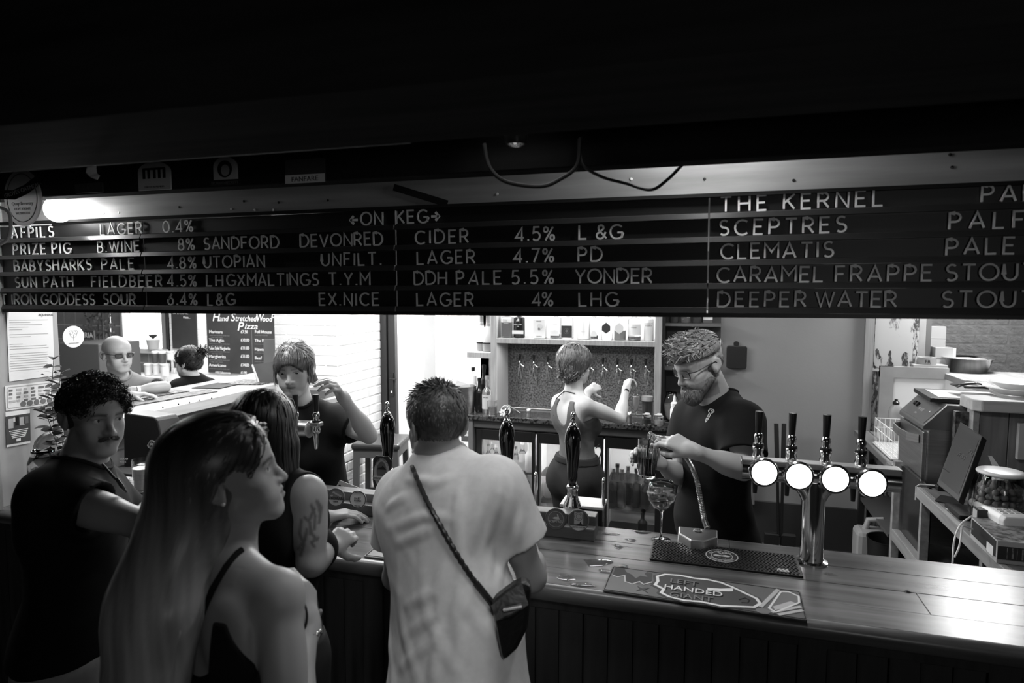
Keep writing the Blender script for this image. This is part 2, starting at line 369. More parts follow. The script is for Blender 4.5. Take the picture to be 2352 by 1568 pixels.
G = {
 'A': (.78, [[(0, 0), (.39, 1), (.78, 0)], [(.13, .3), (.65, .3)]]), 'B': (.62, [[(0, 0), (0, 1)]+[(.3, 1)]+A(.3, .76, .26, .24, 90, -90, 8)+[(0, .52)], [(.3, .52)]+A(.32, .26, .3, .26, 90, -90, 8)+[(0, 0)]]),
 'C': (.82, [A(.48, .5, .48, .5, 48, 312, 18)]), 'D': (.8, [[(0, 0), (0, 1), (.32, 1)]+A(.32, .5, .48, .5, 90, -90, 14)+[(0, 0)]]),
 'E': (.56, [[(.56, 1), (0, 1), (0, 0), (.56, 0)], [(0, .52), (.48, .52)]]), 'F': (.54, [[(.54, 1), (0, 1), (0, 0)], [(0, .5), (.46, .5)]]),
 'G': (.86, [A(.48, .5, .48, .5, 45, 345, 20)+[(.86, .45), (.52, .45)], [(.86, .45), (.86, .06)]]), 'H': (.7, [[(0, 0), (0, 1)], [(.7, 0), (.7, 1)], [(0, .52), (.7, .52)]]),
 'I': (.06, [[(.03, 0), (.03, 1)]]), 'K': (.66, [[(0, 0), (0, 1)], [(.64, 1), (0, .38)], [(.2, .57), (.66, 0)]]), 'L': (.54, [[(0, 1), (0, 0), (.54, 0)]]),
 'M': (.86, [[(0, 0), (0, 1), (.43, .42), (.86, 1), (.86, 0)]]), 'N': (.72, [[(0, 0), (0, 1), (.72, 0), (.72, 1)]]), 'O': (.98, [A(.49, .5, .49, .5, 0, 345, 23)]),
 'P': (.6, [[(0, 0), (0, 1), (.3, 1)]+A(.3, .73, .3, .27, 90, -90, 10)+[(0, .46)]]), 'R': (.64, [[(0, 0), (0, 1), (.3, 1)]+A(.3, .73, .3, .27, 90, -90, 10)+[(0, .46)], [(.3, .46), (.64, 0)]]),
 'S': (.6, [A(.31, .755, .26, .245, 40, 270, 12)+A(.3, .26, .29, .255, 90, -140, 12)[1:]]), 'T': (.7, [[(0, 1), (.7, 1)], [(.35, 1), (.35, 0)]]),
 'U': (.7, [[(0, 1), (0, .35)]+A(.35, .35, .35, .35, 180, 360, 14)+[(.7, 1)]]), 'V': (.76, [[(0, 1), (.38, 0), (.76, 1)]]), 'W': (1.1, [[(0, 1), (.28, 0), (.55, .95), (.82, 0), (1.1, 1)]]),
 'X': (.7, [[(0, 1), (.7, 0)], [(.7, 1), (0, 0)]]), 'Y': (.72, [[(0, 1), (.36, .45), (.72, 1)], [(.36, .45), (.36, 0)]]), 'Z': (.64, [[(0, 1), (.62, 1), (0, 0), (.64, 0)]]),
 '0': (.68, [A(.34, .5, .34, .5, 0, 345, 23)]), '4': (.64, [[(.48, 0), (.48, 1), (0, .26), (.64, .26)]]), '5': (.58, [[(.52, 1), (.1, 1), (.06, .56)]+A(.27, .31, .3, .31, 120, -140, 14)]),
 '6': (.62, [[(.46, 1), (.08, .48)], A(.31, .31, .3, .31, 0, 345, 18)]), '7': (.58, [[(0, 1), (.58, 1), (.2, 0)]]), '8': (.6, [A(.3, .76, .24, .24, 0, 345, 16), A(.3, .27, .3, .27, 0, 345, 16)]),
 '%': (.84, [A(.17, .8, .15, .19, 0, 345, 14), A(.66, .2, .15, .19, 0, 345, 14), [(.72, 1), (.14, 0)]]), '.': (.1, [[(.05, 0), (.05, .1)]]),
 '&': (.76, [[(.76, .02), (.2, .62)]+A(.36, .8, .19, .19, 205, -30, 10)+[(.16, .42)]+A(.3, .24, .26, .24, 130, 330, 12)+[(.7, .48)]]),
 '<': (.7, [[(.7, .45), (.04, .45)], [(.34, .78), (.04, .45), (.34, .12)]]), '>': (.7, [[(0, .45), (.66, .45)], [(.36, .78), (.66, .45), (.36, .12)]]),
}
CAPH = .0405; GME = {}
def glyph(ch, wt=.128):
    if (ch, wt) in GME: return GME[ch, wt]
    mb = MB(); M = frame((0, 0, 0), (1, 0, 0), (0, -1, 0))
    for st in G[ch][1]:
        P = [(x*CAPH, y*CAPH) for x, y in st]
        cl = len(P) > 16 and (Vector(P[0])-Vector(P[-1])).length < .25*CAPH and ch in 'O08%6'
        ww = wt*CAPH*(1.5 if ch in '<>' else 1)
        mb.ribbon(P, ww, .0035, M, cl or (ch == '%' and len(P) > 12))
    me = mb.mesh('letter'); me.materials.append(LETTER); GME[ch, wt] = me; return me
WORDS = [
 [('AFPILS', 33, 128), ('LAGER', 237, 332), ('0.4%', 381, 448), ('<ON', 808, 882), ('KEG>', 914, 1012), ('THE', 1653, 1757), ('KERNEL', 1797, 2021), ('PALE', 2247, 2410)],
 [('PRIZE', 34, 108), ('PIG', 124, 166), ('B.WINE', 229, 324), ('8%', 414, 450), ('SANDFORD', 473, 643), ('DEVONRED', 693, 881), ('CIDER', 957, 1077), ('4.5%', 1186, 1275), ('L', 1331, 1353), ('&G', 1370, 1429), ('SCEPTRES', 1652, 1941), ('PALF', 2176, 2346)],
 [('BABYSHARKS', 34, 212), ('PALE', 236, 309), ('4.8%', 388, 452), ('UTOPIAN', 471, 609), ('UNFILT.', 741, 877), ('LAGER', 960, 1092), ('4.7%', 1182, 1273), ('PD', 1330, 1383), ('CLEMATIS', 1656, 1913), ('PALE', 2172, 2327)],
 [('SUN', 34, 83), ('PATH', 101, 167), ('FIELDBEER', 210, 371), ('4.5%', 386, 451), ('LHG', 475, 540), ('XMALTINGS', 547, 732), ('T.Y.M', 756, 850), ('DDH', 953, 1026), ('PALE', 1050, 1152), ('5.5%', 1177, 1273), ('YONDER', 1323, 1498), ('CARAMEL', 1649, 1891), ('FRAPPE', 1921, 2141), ('STOUT', 2174, 2380)],
 [('T', 0, 15), ('IRON', 24, 80), ('GODDESS', 92, 215), ('SOUR', 235, 308), ('6.4%', 384, 451), ('L&G', 476, 537), ('EX.NICE', 733, 870), ('LAGER', 958, 1087), ('4%', 1225, 1271), ('LHG', 1332, 1420), ('DEEPER', 1651, 1853), ('WATER', 1878, 2062), ('STOUT', 2168, 2380)],
]
for r, row in enumerate(WORDS):
    for wd, a, b in row:
        x0 = at(a, 600, Y=BOARD_Y-.004).x; x1 = at(b, 600, Y=BOARD_Y-.004).x
        ws = [G[c][0]*CAPH for c in wd]; n = len(wd)
        k = min(1.0, (x1-x0)/(sum(ws)*1.08)) if n > 1 else 1.
        gap = ((x1-x0)-sum(ws)*k)/(n-1) if n > 1 else 0
        x = x0
        for c, ww in zip(wd, ws):
            o = bpy.data.objects.new('letter', glyph(c)); C.objects.link(o); par(o, bd)
            o.matrix_basis = Matrix.Translation((x, BOARD_Y-.0045-random.uniform(0, .002), ROWS[r]+.0022+random.uniform(-.001, .001))) @ Matrix.Rotation(math.radians(random.uniform(-1.2, 1.2)+(7 if (c == 'A' and wd == 'PALE' and r == 3 and a < 1500) else 0)), 4, 'Y') @ Matrix.Diagonal((k, 1, 1, 1))
            x += ww*k+gap
bd.rotation_euler = (0, math.radians(-.26), 0)
# globe lamp, pump clips and cables in front of the board
def globe(p, label, power, wire):
    t = thing('globe_lamp', label, 'lamp', p)
    MB().sphere(p, .048, 24).build('glass_globe', mat('lit_globe', 1, .5, emit=30.), t, smooth=2)
    MB().lathe([(.02, .04), (.022, .06), (.018, .1), (.01, .11)], p, 16).build('lamp_holder', BLK, t, smooth=True)
    MB().tube([p+V(0, 0, .1), p+V(0, 0, 2.75-p.z)], .004, 6).build('flex', BLK, t)
    l = lamp('globe_lamp_light', 'POINT', p+V(0, -.0, -.0), power, .05)
    par(l, t)
    return t
globe(at(134, 481, Y=1.88), 'glowing round globe lamp hanging beside the oval brewery clip', 52, 0)
globe(V(.0, 1.86, 2.46), 'globe lamp hidden behind the ceiling beam above the right half of the letter board', 85, 0)
def clip_sign(name, label, px, py, wpx, hpx, Y, kind, v=.3, txt=None, v2=.7):
    c = at(px, py, Y=Y); s = (c-CAM).dot(FWD)/FPX; a, b = wpx*s*1.05/2, hpx*s/2
    t = thing(name, label, 'pump clip', c-V(0, 0, b)); M = frame(c, (1, 0, 0), (0, -1, 0))
    out = {'oval': ellipse(a, b, 36), 'arch': [(-a, -b), (a, -b), (a, b*.3)]+arc(0, b*.3, a, b*.7, 0, 180, 12)[1:-1]+[(-a, b*.3)], 'rect': rrect(-a, a, -b, b, .004)}[kind]
    MB().prism(out, .006, M).build('plate', mat('clip_plate_%g' % v, v, .5), t, bevel=.001)
    return t, M @ Matrix.Translation((0, 0, .0065)), a, b
t, M, a, b = clip_sign('pump_clip', 'large oval brewery clip hanging in front of the globe lamp', 55, 455, 108, 128, 1.6, 'oval', .6)
TRL = bpy.data.materials.new('translucent_plastic'); TRL.use_nodes = True; nt_ = TRL.node_tree; ts = nd(nt_, 'ShaderNodeBsdfTranslucent'); ts.inputs[0].default_value = (.8, .8, .8, 1); ms = nd(nt_, 'ShaderNodeMixShader'); ms.inputs[0].default_value = .55
nt_.nodes['Principled BSDF'].inputs['Base Color'].default_value = (.5, .5, .5, 1); nt_.links.new(nt_.nodes['Principled BSDF'].outputs[0], ms.inputs[1]); nt_.links.new(ts.outputs[0], ms.inputs[2]); nt_.links.new(ms.outputs[0], nt_.nodes['Material Output'].inputs[0])
pl_ = [q for q in t.children if q.name.startswith('plate')][0]; pl_.data.materials.clear(); pl_.data.materials.append(TRL)
MB().ribbon(ellipse(a*.82, b*.85, 32), .003, .001, M, True).build('border_line', INK, t)
MB().ribbon([(-a*1.05, b*.15), (-a*.4, b*.12), (a*.3, b*.3), (a*1.02, b*.62)], .03, .003, M).build('banner', BLKM, t)
text('lettering', 'GROVES OATMEAL', .019, M @ Matrix.Translation((-a*.9, b*.02, .003)) @ Matrix.Rotation(.2, 4, 'Z'), INKL, t)
for i, (s_, z) in enumerate((('Quay Brewery', -.25), ('HOPE SQUARE', -.42), ('WEYMOUTH', -.58))): text('lettering', s_, .016 if i == 0 else .011, M @ Matrix.Translation((0, b*z, .0002)), INKL, t, align='CENTER')
t, M, a, b = clip_sign('pump_clip', 'shadowed dark plaque on the beam under the folded white tape', 207, 432, 78, 22, 1.613, 'rect', .06)
text('lettering', 'MAYPOLE', .017, M @ Matrix.Translation((0, -.006, 0)), mat('dim_ink', .06, .8), t, align='CENTER')
t, M, a, b = clip_sign('pump_clip', 'arched pale pump clip showing a standing stone circle', 357, 404, 88, 64, 1.613, 'arch', .6)
for x in (-.6, -.3, .05, .35, .65): MB().box(a*x-.005, a*x+.005, -b*.2, b*.5, 0, .001, M).build('stone', BLKM, t)
MB().box(-a*.65, a*.7, b*.4, b*.55, 0, .0012, M).build('lintel_stone', BLKM, t)
text('lettering', 'TRILITHON PREMIUM', .008, M @ Matrix.Translation((0, -b*.85, 0)), INK, t, align='CENTER')
t, M, a, b = clip_sign('pump_clip', 'arched pump clip with a dark portrait face on the ceiling beam', 520, 392, 62, 62, 1.613, 'arch', .5)
MB().prism(ellipse(a*.62, b*.62, 20, 0, b*.1), .001, M).build('dark_hair_shape', BLKM, t)
MB().prism(ellipse(a*.36, b*.42, 20, a*.05, 0), .0015, M).build('face_shape', mat('dim_face', .35, .8), t)
MB().box(-a*1.35, a*1.35, -b*1.05, -b*.68, -.001, .002, M).build('name_strip', BLKM, t)
text('lettering', 'RICHARD BECKETT', .011, M @ Matrix.Translation((0, -b*1.0, .0025)), INK, t, align='CENTER')
t, M, a, b = clip_sign('pump_clip', 'FANFARE pump clip in grey capitals on the ceiling beam', 703, 393, 100, 54, 1.613, 'rect', .06)
MB().box(-a, a, -b, -b*.3, 0, .001, M).build('name_plate', mat('clip_name', .75, .6), t)
text('lettering', 'FANFARE', .019, M @ Matrix.Translation((0, -b*.86, .0012)), BLKM, t, align='CENTER', sx=1.12)
tp = at(212, 395, Y=1.24)
mb = MB(); mb.add([tp+V(-.016, 0, .012), tp+V(.014, -.002, .014), tp+V(.018, -.004, -.004), tp+V(-.004, -.006, -.01), tp+V(-.018, -.002, 0)], [(0, 1, 2, 3, 4)])
mb.add([tp+V(-.004, -.006, -.01), tp+V(.018, -.004, -.004), tp+V(.036, -.012, -.012), tp+V(.03, -.014, -.022), tp+V(.006, -.01, -.014)], [(0, 1, 2, 3, 4)])
o = mb.build('tape_scrap', PAPER); sm = o.modifiers.new('solid', 'SOLIDIFY'); sm.thickness = .001
tag(o, 'folded scrap of white tape stuck on the beam conduit', 'tape')
def cable(label, pts, d, r=.005, m=BLK, name='cable'):
    P = [at(x, y, d=dd) for (x, y), dd in zip(pts, d)]
    Q = []
    for i in range(len(P)-1):
        a, b, c, e = P[max(i-1, 0)], P[i], P[i+1], P[min(i+2, len(P)-1)]
        for k in range(6):
            t = k/6; Q.append(.5*((2*b)+(c-a)*t+(2*a-5*b+4*c-e)*t*t+(3*b-a-3*c+e)*t**3))
    Q.append(P[-1])
    return tag(MB().tube(Q, r, 8).build(name, m, smooth=True), label, 'cable')
CAB = mat('grey_cable', .02, .4)
cable('black cable sagging in a loop under the beam near the small spotlight', [(1112, 330), (1125, 385), (1165, 418), (1240, 428), (1285, 412), (1325, 380), (1332, 318)], [1.55]*7, .005, CAB)
cable('thin black cable drooping to a point below the beam above L &G', [(1334, 315), (1338, 375), (1380, 405), (1440, 422), (1494, 436), (1530, 415), (1566, 380)], [1.55, 1.56, 1.58, 1.6, 1.62, 1.62, 1.62], .004, CAB)
cable('white looped cord hanging at the edge beside the oval brewery clip', [(-20, 470), (5, 478), (22, 492), (24, 530), (15, 552), (-12, 566)], [2.05]*6, .005, WHT)
sp = at(1185, 312, d=1.5)
t = thing('spotlight', 'small dark ceiling spotlight with a glinting lens', 'spotlight', sp)
MB().lathe([(.02, .05), (.027, .045), (.027, -.012), (.024, -.02)], sp, 18).build('housing', BLK, t, smooth=True)
MB().lathe([(.0, -.028), (.014, -.026), (.024, -.018), (.024, -.01)], sp, 18).build('lens', CHR, t, smooth=True)
MB().tube([sp+V(0, 0, .05), sp+V(0, 0, 2.75-sp.z)], .006, 8).build('stem', BLK, t)
# ================================================================== the bar counter
BX0, BX1, BY0, BY1, BZ = -3.25, 2.6, 1.84, 2.39, 1.10
bar = thing('bar_counter', 'long varnished wooden bar counter with dark vertical boards on its front', 'bar', (-.2, 2.1, 0))
edges = [1.868, 1.985, 2.12, 2.255, BY1]
for i in range(4):
    cuts = [BX0, [-.9, .62, -1.6, .1][i], BX1]
    for a, b in zip(cuts[:-1], cuts[1:]):
        MB().box(a+.0006, b-.0006, edges[i]+.0006, edges[i+1]-.0006, BZ-.045, BZ+random.uniform(-.0004, .0004)).build('top_plank', BARW, bar, bevel=.0012)
nose = [(1.868, 1.10), (1.855, 1.099), (1.846, 1.094), (1.841, 1.086), (1.84, 1.072), (1.844, 1.058), (1.852, 1.05), (1.868, 1.048)]
mb = MB(); n = len(nose); mb.add([(x, y, z) for x in (BX0, BX1) for y, z in nose], [(i, i+1, n+i+1, n+i) for i in range(n-1)]+[tuple(range(n))[::-1], tuple(range(n, 2*n)), (n-1, 0, n, 2*n-1)])
mb.build('rounded_nosing', BARW, bar, smooth=True)
MB().box(BX0, BX1, 1.93, 2.36, .02, 1.05).build('carcass', mat('bar_carcass', .02, .7), bar)
me = MB().box(-.0365, .0365, -.009, .009, 0, .93).mesh('front_plank'); me.materials.append(PLANK)
x = BX0+.04; i = 0
while x < BX1:
    o = bpy.data.objects.new('front_plank', me); C.objects.link(o); par(o, bar); o.location = (x, 1.915-(.006 if i % 3 == 1 else 0)+random.uniform(-.0015, .0015), .1)
    x += .0765; i += 1
MB().box(BX0, BX1, 1.89, 1.93, 0, .1).build('kick_board', PLANK, bar)
MB().box(BX0, BX1, 1.9, 1.935, 1.0, 1.052).build('top_rail', PLANK, bar, bevel=.003)
# lower steel shelf behind the bar with two patterned drip grids
def drip_mat(label, p0, p1, dep):
    t = thing('drip_mat', label, 'drip mat', ((p0.x+p1.x)/2, p0.y, p0.z), 0, 'drip mats on the ledge behind the bar')
    L = p1.x-p0.x; M = frame(p0, (1, 0, 0), (0, 0, 1))
    MB().box(0, L, 0, dep, 0, .003, M).build('tray', BLK, t)
    r = MB(); k = max(1, round(L/.11)); w_ = L/k
    for i in range(k):
        for e in (0, 1): r.ribbon([(w_*(i+e*.97)+.002, .003), (w_*(i+e*.97)+.002, dep-.003)], .004, .009, M)
        r.ribbon(ellipse(w_*.28, dep*.32, 18, w_*(i+.5), dep/2), .003, .009, M, True)
        for sx in (.12, .88): r.ribbon(arc(w_*(i+sx), dep/2, w_*.16, dep*.4, 90 if sx < .5 else -90, -90 if sx < .5 else -270, 8), .003, .009, M)
        r.ribbon([(w_*(i+.05), dep*.1), (w_*(i+.95), dep*.9)], .003, .009, M); r.ribbon([(w_*(i+.05), dep*.9), (w_*(i+.95), dep*.1)], .003, .009, M)
    r.ribbon([(0, .002), (L, .002)], .004, .01, M); r.ribbon([(0, dep-.002), (L, dep-.002)], .004, .01, M)
    r.build('grid', mat('glossy_grid', .03, .18, .3), t)
LEDGE = MB().box(.1, .95, 2.395, 2.6, .93, .95).build('ledge_shelf', mat('dark_ledge', .03, .4), bar)
q0 = at(1712, 1240, Z=.953); q1 = at(1850, 1256, Z=.953); q2 = at(2000, 1268, Z=.953)
drip_mat('black scrolled drip grid on the ledge beside the chrome column', V(q0.x-.02, 2.44, .951), V(q1.x-.01, 2.44, .951), .15)
drip_mat('black scrolled drip grid right of the chrome column, by the jerrycan', V(q1.x+.0, 2.44, .951), V(q2.x-.01, 2.44, .951), .13)
# raised pump rails (pine upstands on the bar)
PINER = mat('pump_rail_wood', .11, .4, 0, .3, 4., (.5, 6, 6), .06)
def upstand(label, x0, x1):
    t = thing('pump_rail', label, 'wooden rail', ((x0+x1)/2, 2.25, BZ))
    MB().box(x0, x1, 2.232, 2.27, BZ, BZ+.045).build('front_rail', PINER, t, bevel=.004)
    MB().box(x0+.002, x1-.002, 2.27, 2.33, BZ, BZ+.078).build('back_rail', PINER, t, bevel=.003)
    return t
upstand('raised wooden pump rail with two round clips in front of the white-shirted customer', -.95, -.362)
upstand('raised wooden pump rail beside the tattooed arm', -1.75, -1.12)
# hand pumps
def hand_pump(label, x, y=2.35, low=False):
    t = thing('hand_pump', label, 'beer pump', (x, y, BZ), 0, 'black beer hand pumps on the bar')
    c = (x, y, BZ)
    MB().lathe([(.03, 0), (.034, .01), (.026, .02), (.022, .04), (.027, .055), (.036, .075), (.034, .09), (.022, .115), (.019, .14), (.022, .15), (.024, .158), (.019, .166)], c, 24).build('chrome_base', CHR, t, smooth=2)
    MB().lathe([(.017, .16), (.019, .2), (.024, .26), (.03, .31), (.0315, .335), (.029, .36), (.02, .385), (.013, .392)], c, 24).build('handle', mat('gloss_black_handle', .004, .08, coat=.6), t, smooth=2)
    MB().lathe([(.013, .39), (.016, .394), (.012, .4), (.008, .404), (.0075, .41), (.011, .414), (.0065, .42), (.006, .424), (.0095, .43), (.0095, .436), (.005, .443), (0, .444)], c, 18).build('finial', CHR, t, smooth=2)
    return t
hand_pump('black hand pump with chrome base beside the two round clips', -.466)
hand_pump('black hand pump seen past the white shirt shoulder', -.725)
hand_pump('black hand pump behind the oval DEVONSHIRE clip', -1.238)
# spout boxes and swan-neck loops
tb = thing('drip_box', 'pale topped drip box behind the right hand pump', 'drip box', (-.43, 2.44, 1.1))
MB().box(-.52, -.36, 2.395, 2.5, .96, 1.16).build('body', BLK, tb, bevel=.004); MB().box(-.525, -.355, 2.392, 2.505, 1.16, 1.172).build('top', mat('pale_top', .5, .3), tb, bevel=.003)
for lab, x in (('steel swan-neck spout behind the right hand pump', -.36), ('steel swan-neck spout showing past the white shirt sleeve', -.63)):
    P = [(x, 2.42, 1.05), (x, 2.42, 1.26)]+[(x, 2.42+.012*(1-math.cos(a)), 1.26+.014*math.sin(a)) for a in (.5, 1., 1.57, 2.1, 2.6, 3.14)]+[(x, 2.444, 1.05)]
    tag(MB().tube(P, .0055, 10).build('swan_neck', CHR, smooth=True), lab, 'spout', 'steel swan-neck spouts on the bar')
# round pump clips on the rails
def round_clip(label, px, py, rpx, v, Y, txts, v2=.1, rim=.02, art=None, oval=1.):
    c = at(px, py, Y=Y); s = (c-CAM).dot(FWD)/FPX; r = rpx*s
    t = thing('pump_clip', label, 'pump clip', c-V(0, 0, r*oval)); M = frame(c, (1, .12, 0), (.12, -1, .12))
    MB().prism(ellipse(r, r*oval, 40), .006, M).build('disc', mat('clip_disc_%g' % v, v, .35), t, bevel=.0015)
    M2 = M @ Matrix.Translation((0, 0, .0065))
    MB().ribbon(ellipse(r*.93, r*oval*.93, 40), r*.08, .0008, M2, True).build('rim_ring', mat('clip_rim_%g' % rim, rim, .4), t)
    if art: art(t, M2, r)
    for s_, dy, sz, vv in txts: text('lettering', s_, sz*r, M2 @ Matrix.Translation((0, dy*r, .001)), mat('clip_ink_%g' % vv, vv, .6), t, align='CENTER')
    return t
def art_diver(t, M, r):
    MB().ribbon(ellipse(r*.7, r*.7, 32), r*.04, .0006, M, True).build('ring_line', mat('clip_ink_0.25', .25, .6), t)
    MB().prism([(-.3*r, .1*r), (-.1*r, .2*r), (.15*r, .22*r), (.1*r, .45*r), (.2*r, .45*r), (.28*r, .18*r), (.36*r, 0), (.1*r, -.02*r), (-.2*r, .02*r)], .0008, M).build('bird_figure', mat('clip_ink_0.35', .35, .6), t)
def art_light(t, M, r):
    MB().prism([(-.4*r, -.35*r), (-.4*r, .78*r), (.42*r, .78*r), (.42*r, -.35*r)], .0005, M).build('pale_panel', mat('clip_ink_0.3', .3, .6), t)
    for k in (.36, .22): MB().ribbon(ellipse(r*k, r*k, 24, 0, r*.36), r*.05, .0008, M, True).build('moon_ring', mat('clip_ink_0.1', .1, .6), t)
    MB().prism([(-.35*r, -.45*r), (.1*r, -.25*r), (.16*r, -.1*r), (.24*r, -.1*r), (.28*r, -.3*r), (.6*r, -.45*r)], .001, M).build('island_shape', BLKM, t)
    MB().prism([(-.8*r, -.5*r), (.8*r, -.5*r), (.5*r, -.8*r), (0, -.93*r), (-.5*r, -.8*r)], .0008, M).build('name_band', mat('clip_ink_0.45', .45, .6), t)
def art_sun(t, M, r):
    for k in range(5): MB().prism(ellipse(r*.16, r*.1, 12, r*(-.5+.25*k), r*(.15+.12*((k*3) % 4))), .0005, M).build('hop_shape', mat('clip_ink_0.3', .3, .6), t)
    MB().prism([(-.82*r, -.28*r), (.82*r, -.28*r), (.6*r, -.7*r), (0, -.92*r), (-.6*r, -.7*r)], .0006, M).build('name_band', mat('clip_ink_0.45', .45, .6), t)
round_clip('round dark pump clip reading SCEPTRES on the rail', 1277, 1191, 25, .09, 2.222, [('SCEPTRES', -.3, .3, .35)], rim=.05, art=art_diver)
round_clip('round pump clip with a moon over water, reading DEEPER WATER', 1329, 1194, 25, .06, 2.222, [('DEEPER WATER', -.66, .18, .05)], rim=.12, art=art_light)
round_clip('round pump clip reading UTOPIAN', 773, 1141, 21, .16, 2.222, [('UTOPIAN', -.25, .42, .02), ('CERNE', -.52, .2, .05)], rim=.1, art=art_sun)
round_clip('plain white round pump clip with small BABY SHARKS lettering', 823, 1146, 20.5, .5, 2.222, [('BABY', 0, .34, .03), ('SHARKS', -.22, .24, .03), ('PALE ALE', -.75, .18, .08), ('VERDANT', .68, .16, .08)], rim=.04)
# oval clip in a dark shield
c = at(878, 1084, Y=2.3); t = thing('pump_clip', 'oval DEVONSHIRE pump clip in a black shield on the hand pump', 'pump clip', c-V(0, 0, .07)); M = frame(c, (1, .1, 0), (.1, -1, .1))
MB().prism([(-.033, -.06), (-.02, -.072), (.02, -.072), (.033, -.06), (.039, -.03), (.039, .05), (.026, .066), (-.026, .066), (-.039, .05), (-.039, -.03)], .006, M).build('shield', BLK, t, bevel=.001)
M2 = M @ Matrix.Translation((0, 0, .0065)); MB().prism(ellipse(.033, .058, 36), .001, M2).build('oval_field', mat('clip_ink_0.3', .3, .6), t)
MB().prism(ellipse(.021, .04, 30, 0, .004), .0014, M2).build('picture', mat('clip_ink_0.1', .1, .6), t)
MB().prism([(-.02, .012), (.02, .012), (.012, .02), (.004, .028), (-.002, .02), (-.012, .02)], .002, M2).build('tor_shape', BLKM, t)
MB().box(-.034, .034, -.03, -.014, .001, .0025, M2).build('banner', mat('clip_ink_0.45', .45, .6), t)
text('lettering', 'DEVONSHIRE', .0105, M2 @ Matrix.Translation((0, -.0265, .003)), BLKM, t, align='CENTER')
for i, ch in enumerate('SIMON PICKLETT'):
    a = math.radians(150-i*9.3); text('lettering', ch, .008, M2 @ Matrix.Translation((.0265*math.cos(a), .006+.049*math.sin(a)-.003, .0012)) @ Matrix.Rotation(a-math.pi/2, 4, 'Z'), BLKM, t, align='CENTER')
# ---------------------------------------------------------------- beer fonts
def flip_tap(t, x, y, z, small=False):
    c = (x, y, z)
    MB().lathe([(.016, -.005), (.019, .01), (.015, .02), (.018, .03), (.0185, .04), (.012, .046), (.0125, .06), (.0155, .072), (.012, .082), (.009, .086)], c, 18).build('tap_body', CHR, t, smooth=2)
    MB().lathe([(.0165, .038), (.0185, .042), (.0165, .05)], c, 16).build('collar', BLK, t, smooth=True)
    MB().lathe([(.0095, .084), (.0105, .09), (.0128, .155), (.0125, .158), (0, .159)], c, 16).build('tap_handle', BLK, t, smooth=True)
f4 = thing('beer_font', 'chrome T-shaped beer font with four black taps and four glowing round lenses', 'beer font', (.355, 2.27, BZ))
FY = 2.27; FZ = 1.392
MB().lathe([(.05, 0), (.05, .006), (.037, .01), (.036, .03), (.036, FZ-BZ-.045), (.034, FZ-BZ-.02)], (.355, FY, BZ), 32).build('column', CHR, f4, smooth=True)
for s in (-1, 1): MB().tube([(.355+s*.012, FY, FZ-.075), (.355+s*.02, FY, FZ-.05), (.355+s*.04, FY, FZ-.02)], [.027, .03, .034], 20).build('flare', CHR, f4, smooth=True)
sl = -.0
MB().tube([(.13, FY, FZ+.008), (.6, FY, FZ+.002)], .036, 28).build('cross_bar', CHR, f4, smooth=True)
MB().box(.125, .605, FY-.03, FY+.03, FZ+.025, FZ+.044).build('cross_bar_top', STEEL, f4, bevel=.006)
for i in range(4):
    lx = .19+.1135*i; flip_tap(f4, .18+.103*i, FY, FZ+.046)
    L = at(*[(1755, 1085), (1835, 1093), (1918, 1100), (2003, 1110)][i], Y=FY-.055)
    ax = V(.14, -1, .06).normalized(); Mx = frame((0, 0, 0), (1, .14, 0), ax)
    MB().lathe([(.022, -.05), (.026, -.02), (.046, -.012), (.0475, 0), (.044, .004)], L, 32, Mx).build('lens_housing', CHR, f4, smooth=True)
    o = MB().lathe([(0, .0075), (.02, .0072), (.036, .006), (.043, .002), (.043, 0)], L, 32, Mx).build('lit_lens', mat('glowing_lens', 1, .5, emit=5.), f4, smooth=2, label='glowing white round lens')
    MB().tube([(.18+.103*i, FY+.03, FZ+.02), (.18+.103*i, FY+.075, FZ+.012), (.18+.103*i, FY+.085, FZ-.005), (.18+.103*i, FY+.085, FZ-.1)], [.012, .013, .013, .007], 12).build('spout', BLK, f4, smooth=True)
f2 = thing('beer_font', 'chrome beer font with two black taps in front of the barmaid with a fringe', 'beer font', (-1.62, 2.3, BZ))
gx = at(708, 985, Y=2.3); 
MB().tube([(gx.x-.22, 2.3, gx.z), (gx.x+.005, 2.3, gx.z)], .034, 24).build('cross_bar', STEEL, f2, smooth=True)
MB().lathe([(.034, 0), (.036, .004), (.03, .008), (0, .009)], (gx.x+.005, 2.3, gx.z), 24, frame((0, 0, 0), (0, 1, 0), (1, 0, 0))).build('end_cap', STEEL, f2, smooth=True)
MB().box(gx.x-.2, gx.x+.055, 2.29, 2.33, gx.z+.012, gx.z+.03).build('cross_bar_top', STEEL, f2, bevel=.004)
MB().lathe([(.05, 0), (.05, .006), (.034, .01), (.033, gx.z-BZ)], (gx.x-.12, 2.3, BZ), 24).build('column', CHR, f2, smooth=True)
for px, py in ((680, 985), (727, 985)):
    q = at(px, py, Y=2.31); flip_tap(f2, q.x, 2.31, q.z-.012)
q = at(725, 985, Y=2.33); MB().lathe([(.007, -.085), (.008, -.08), (.013, -.03), (.016, 0)], q, 14).build('spout', CHR, f2, smooth=True)
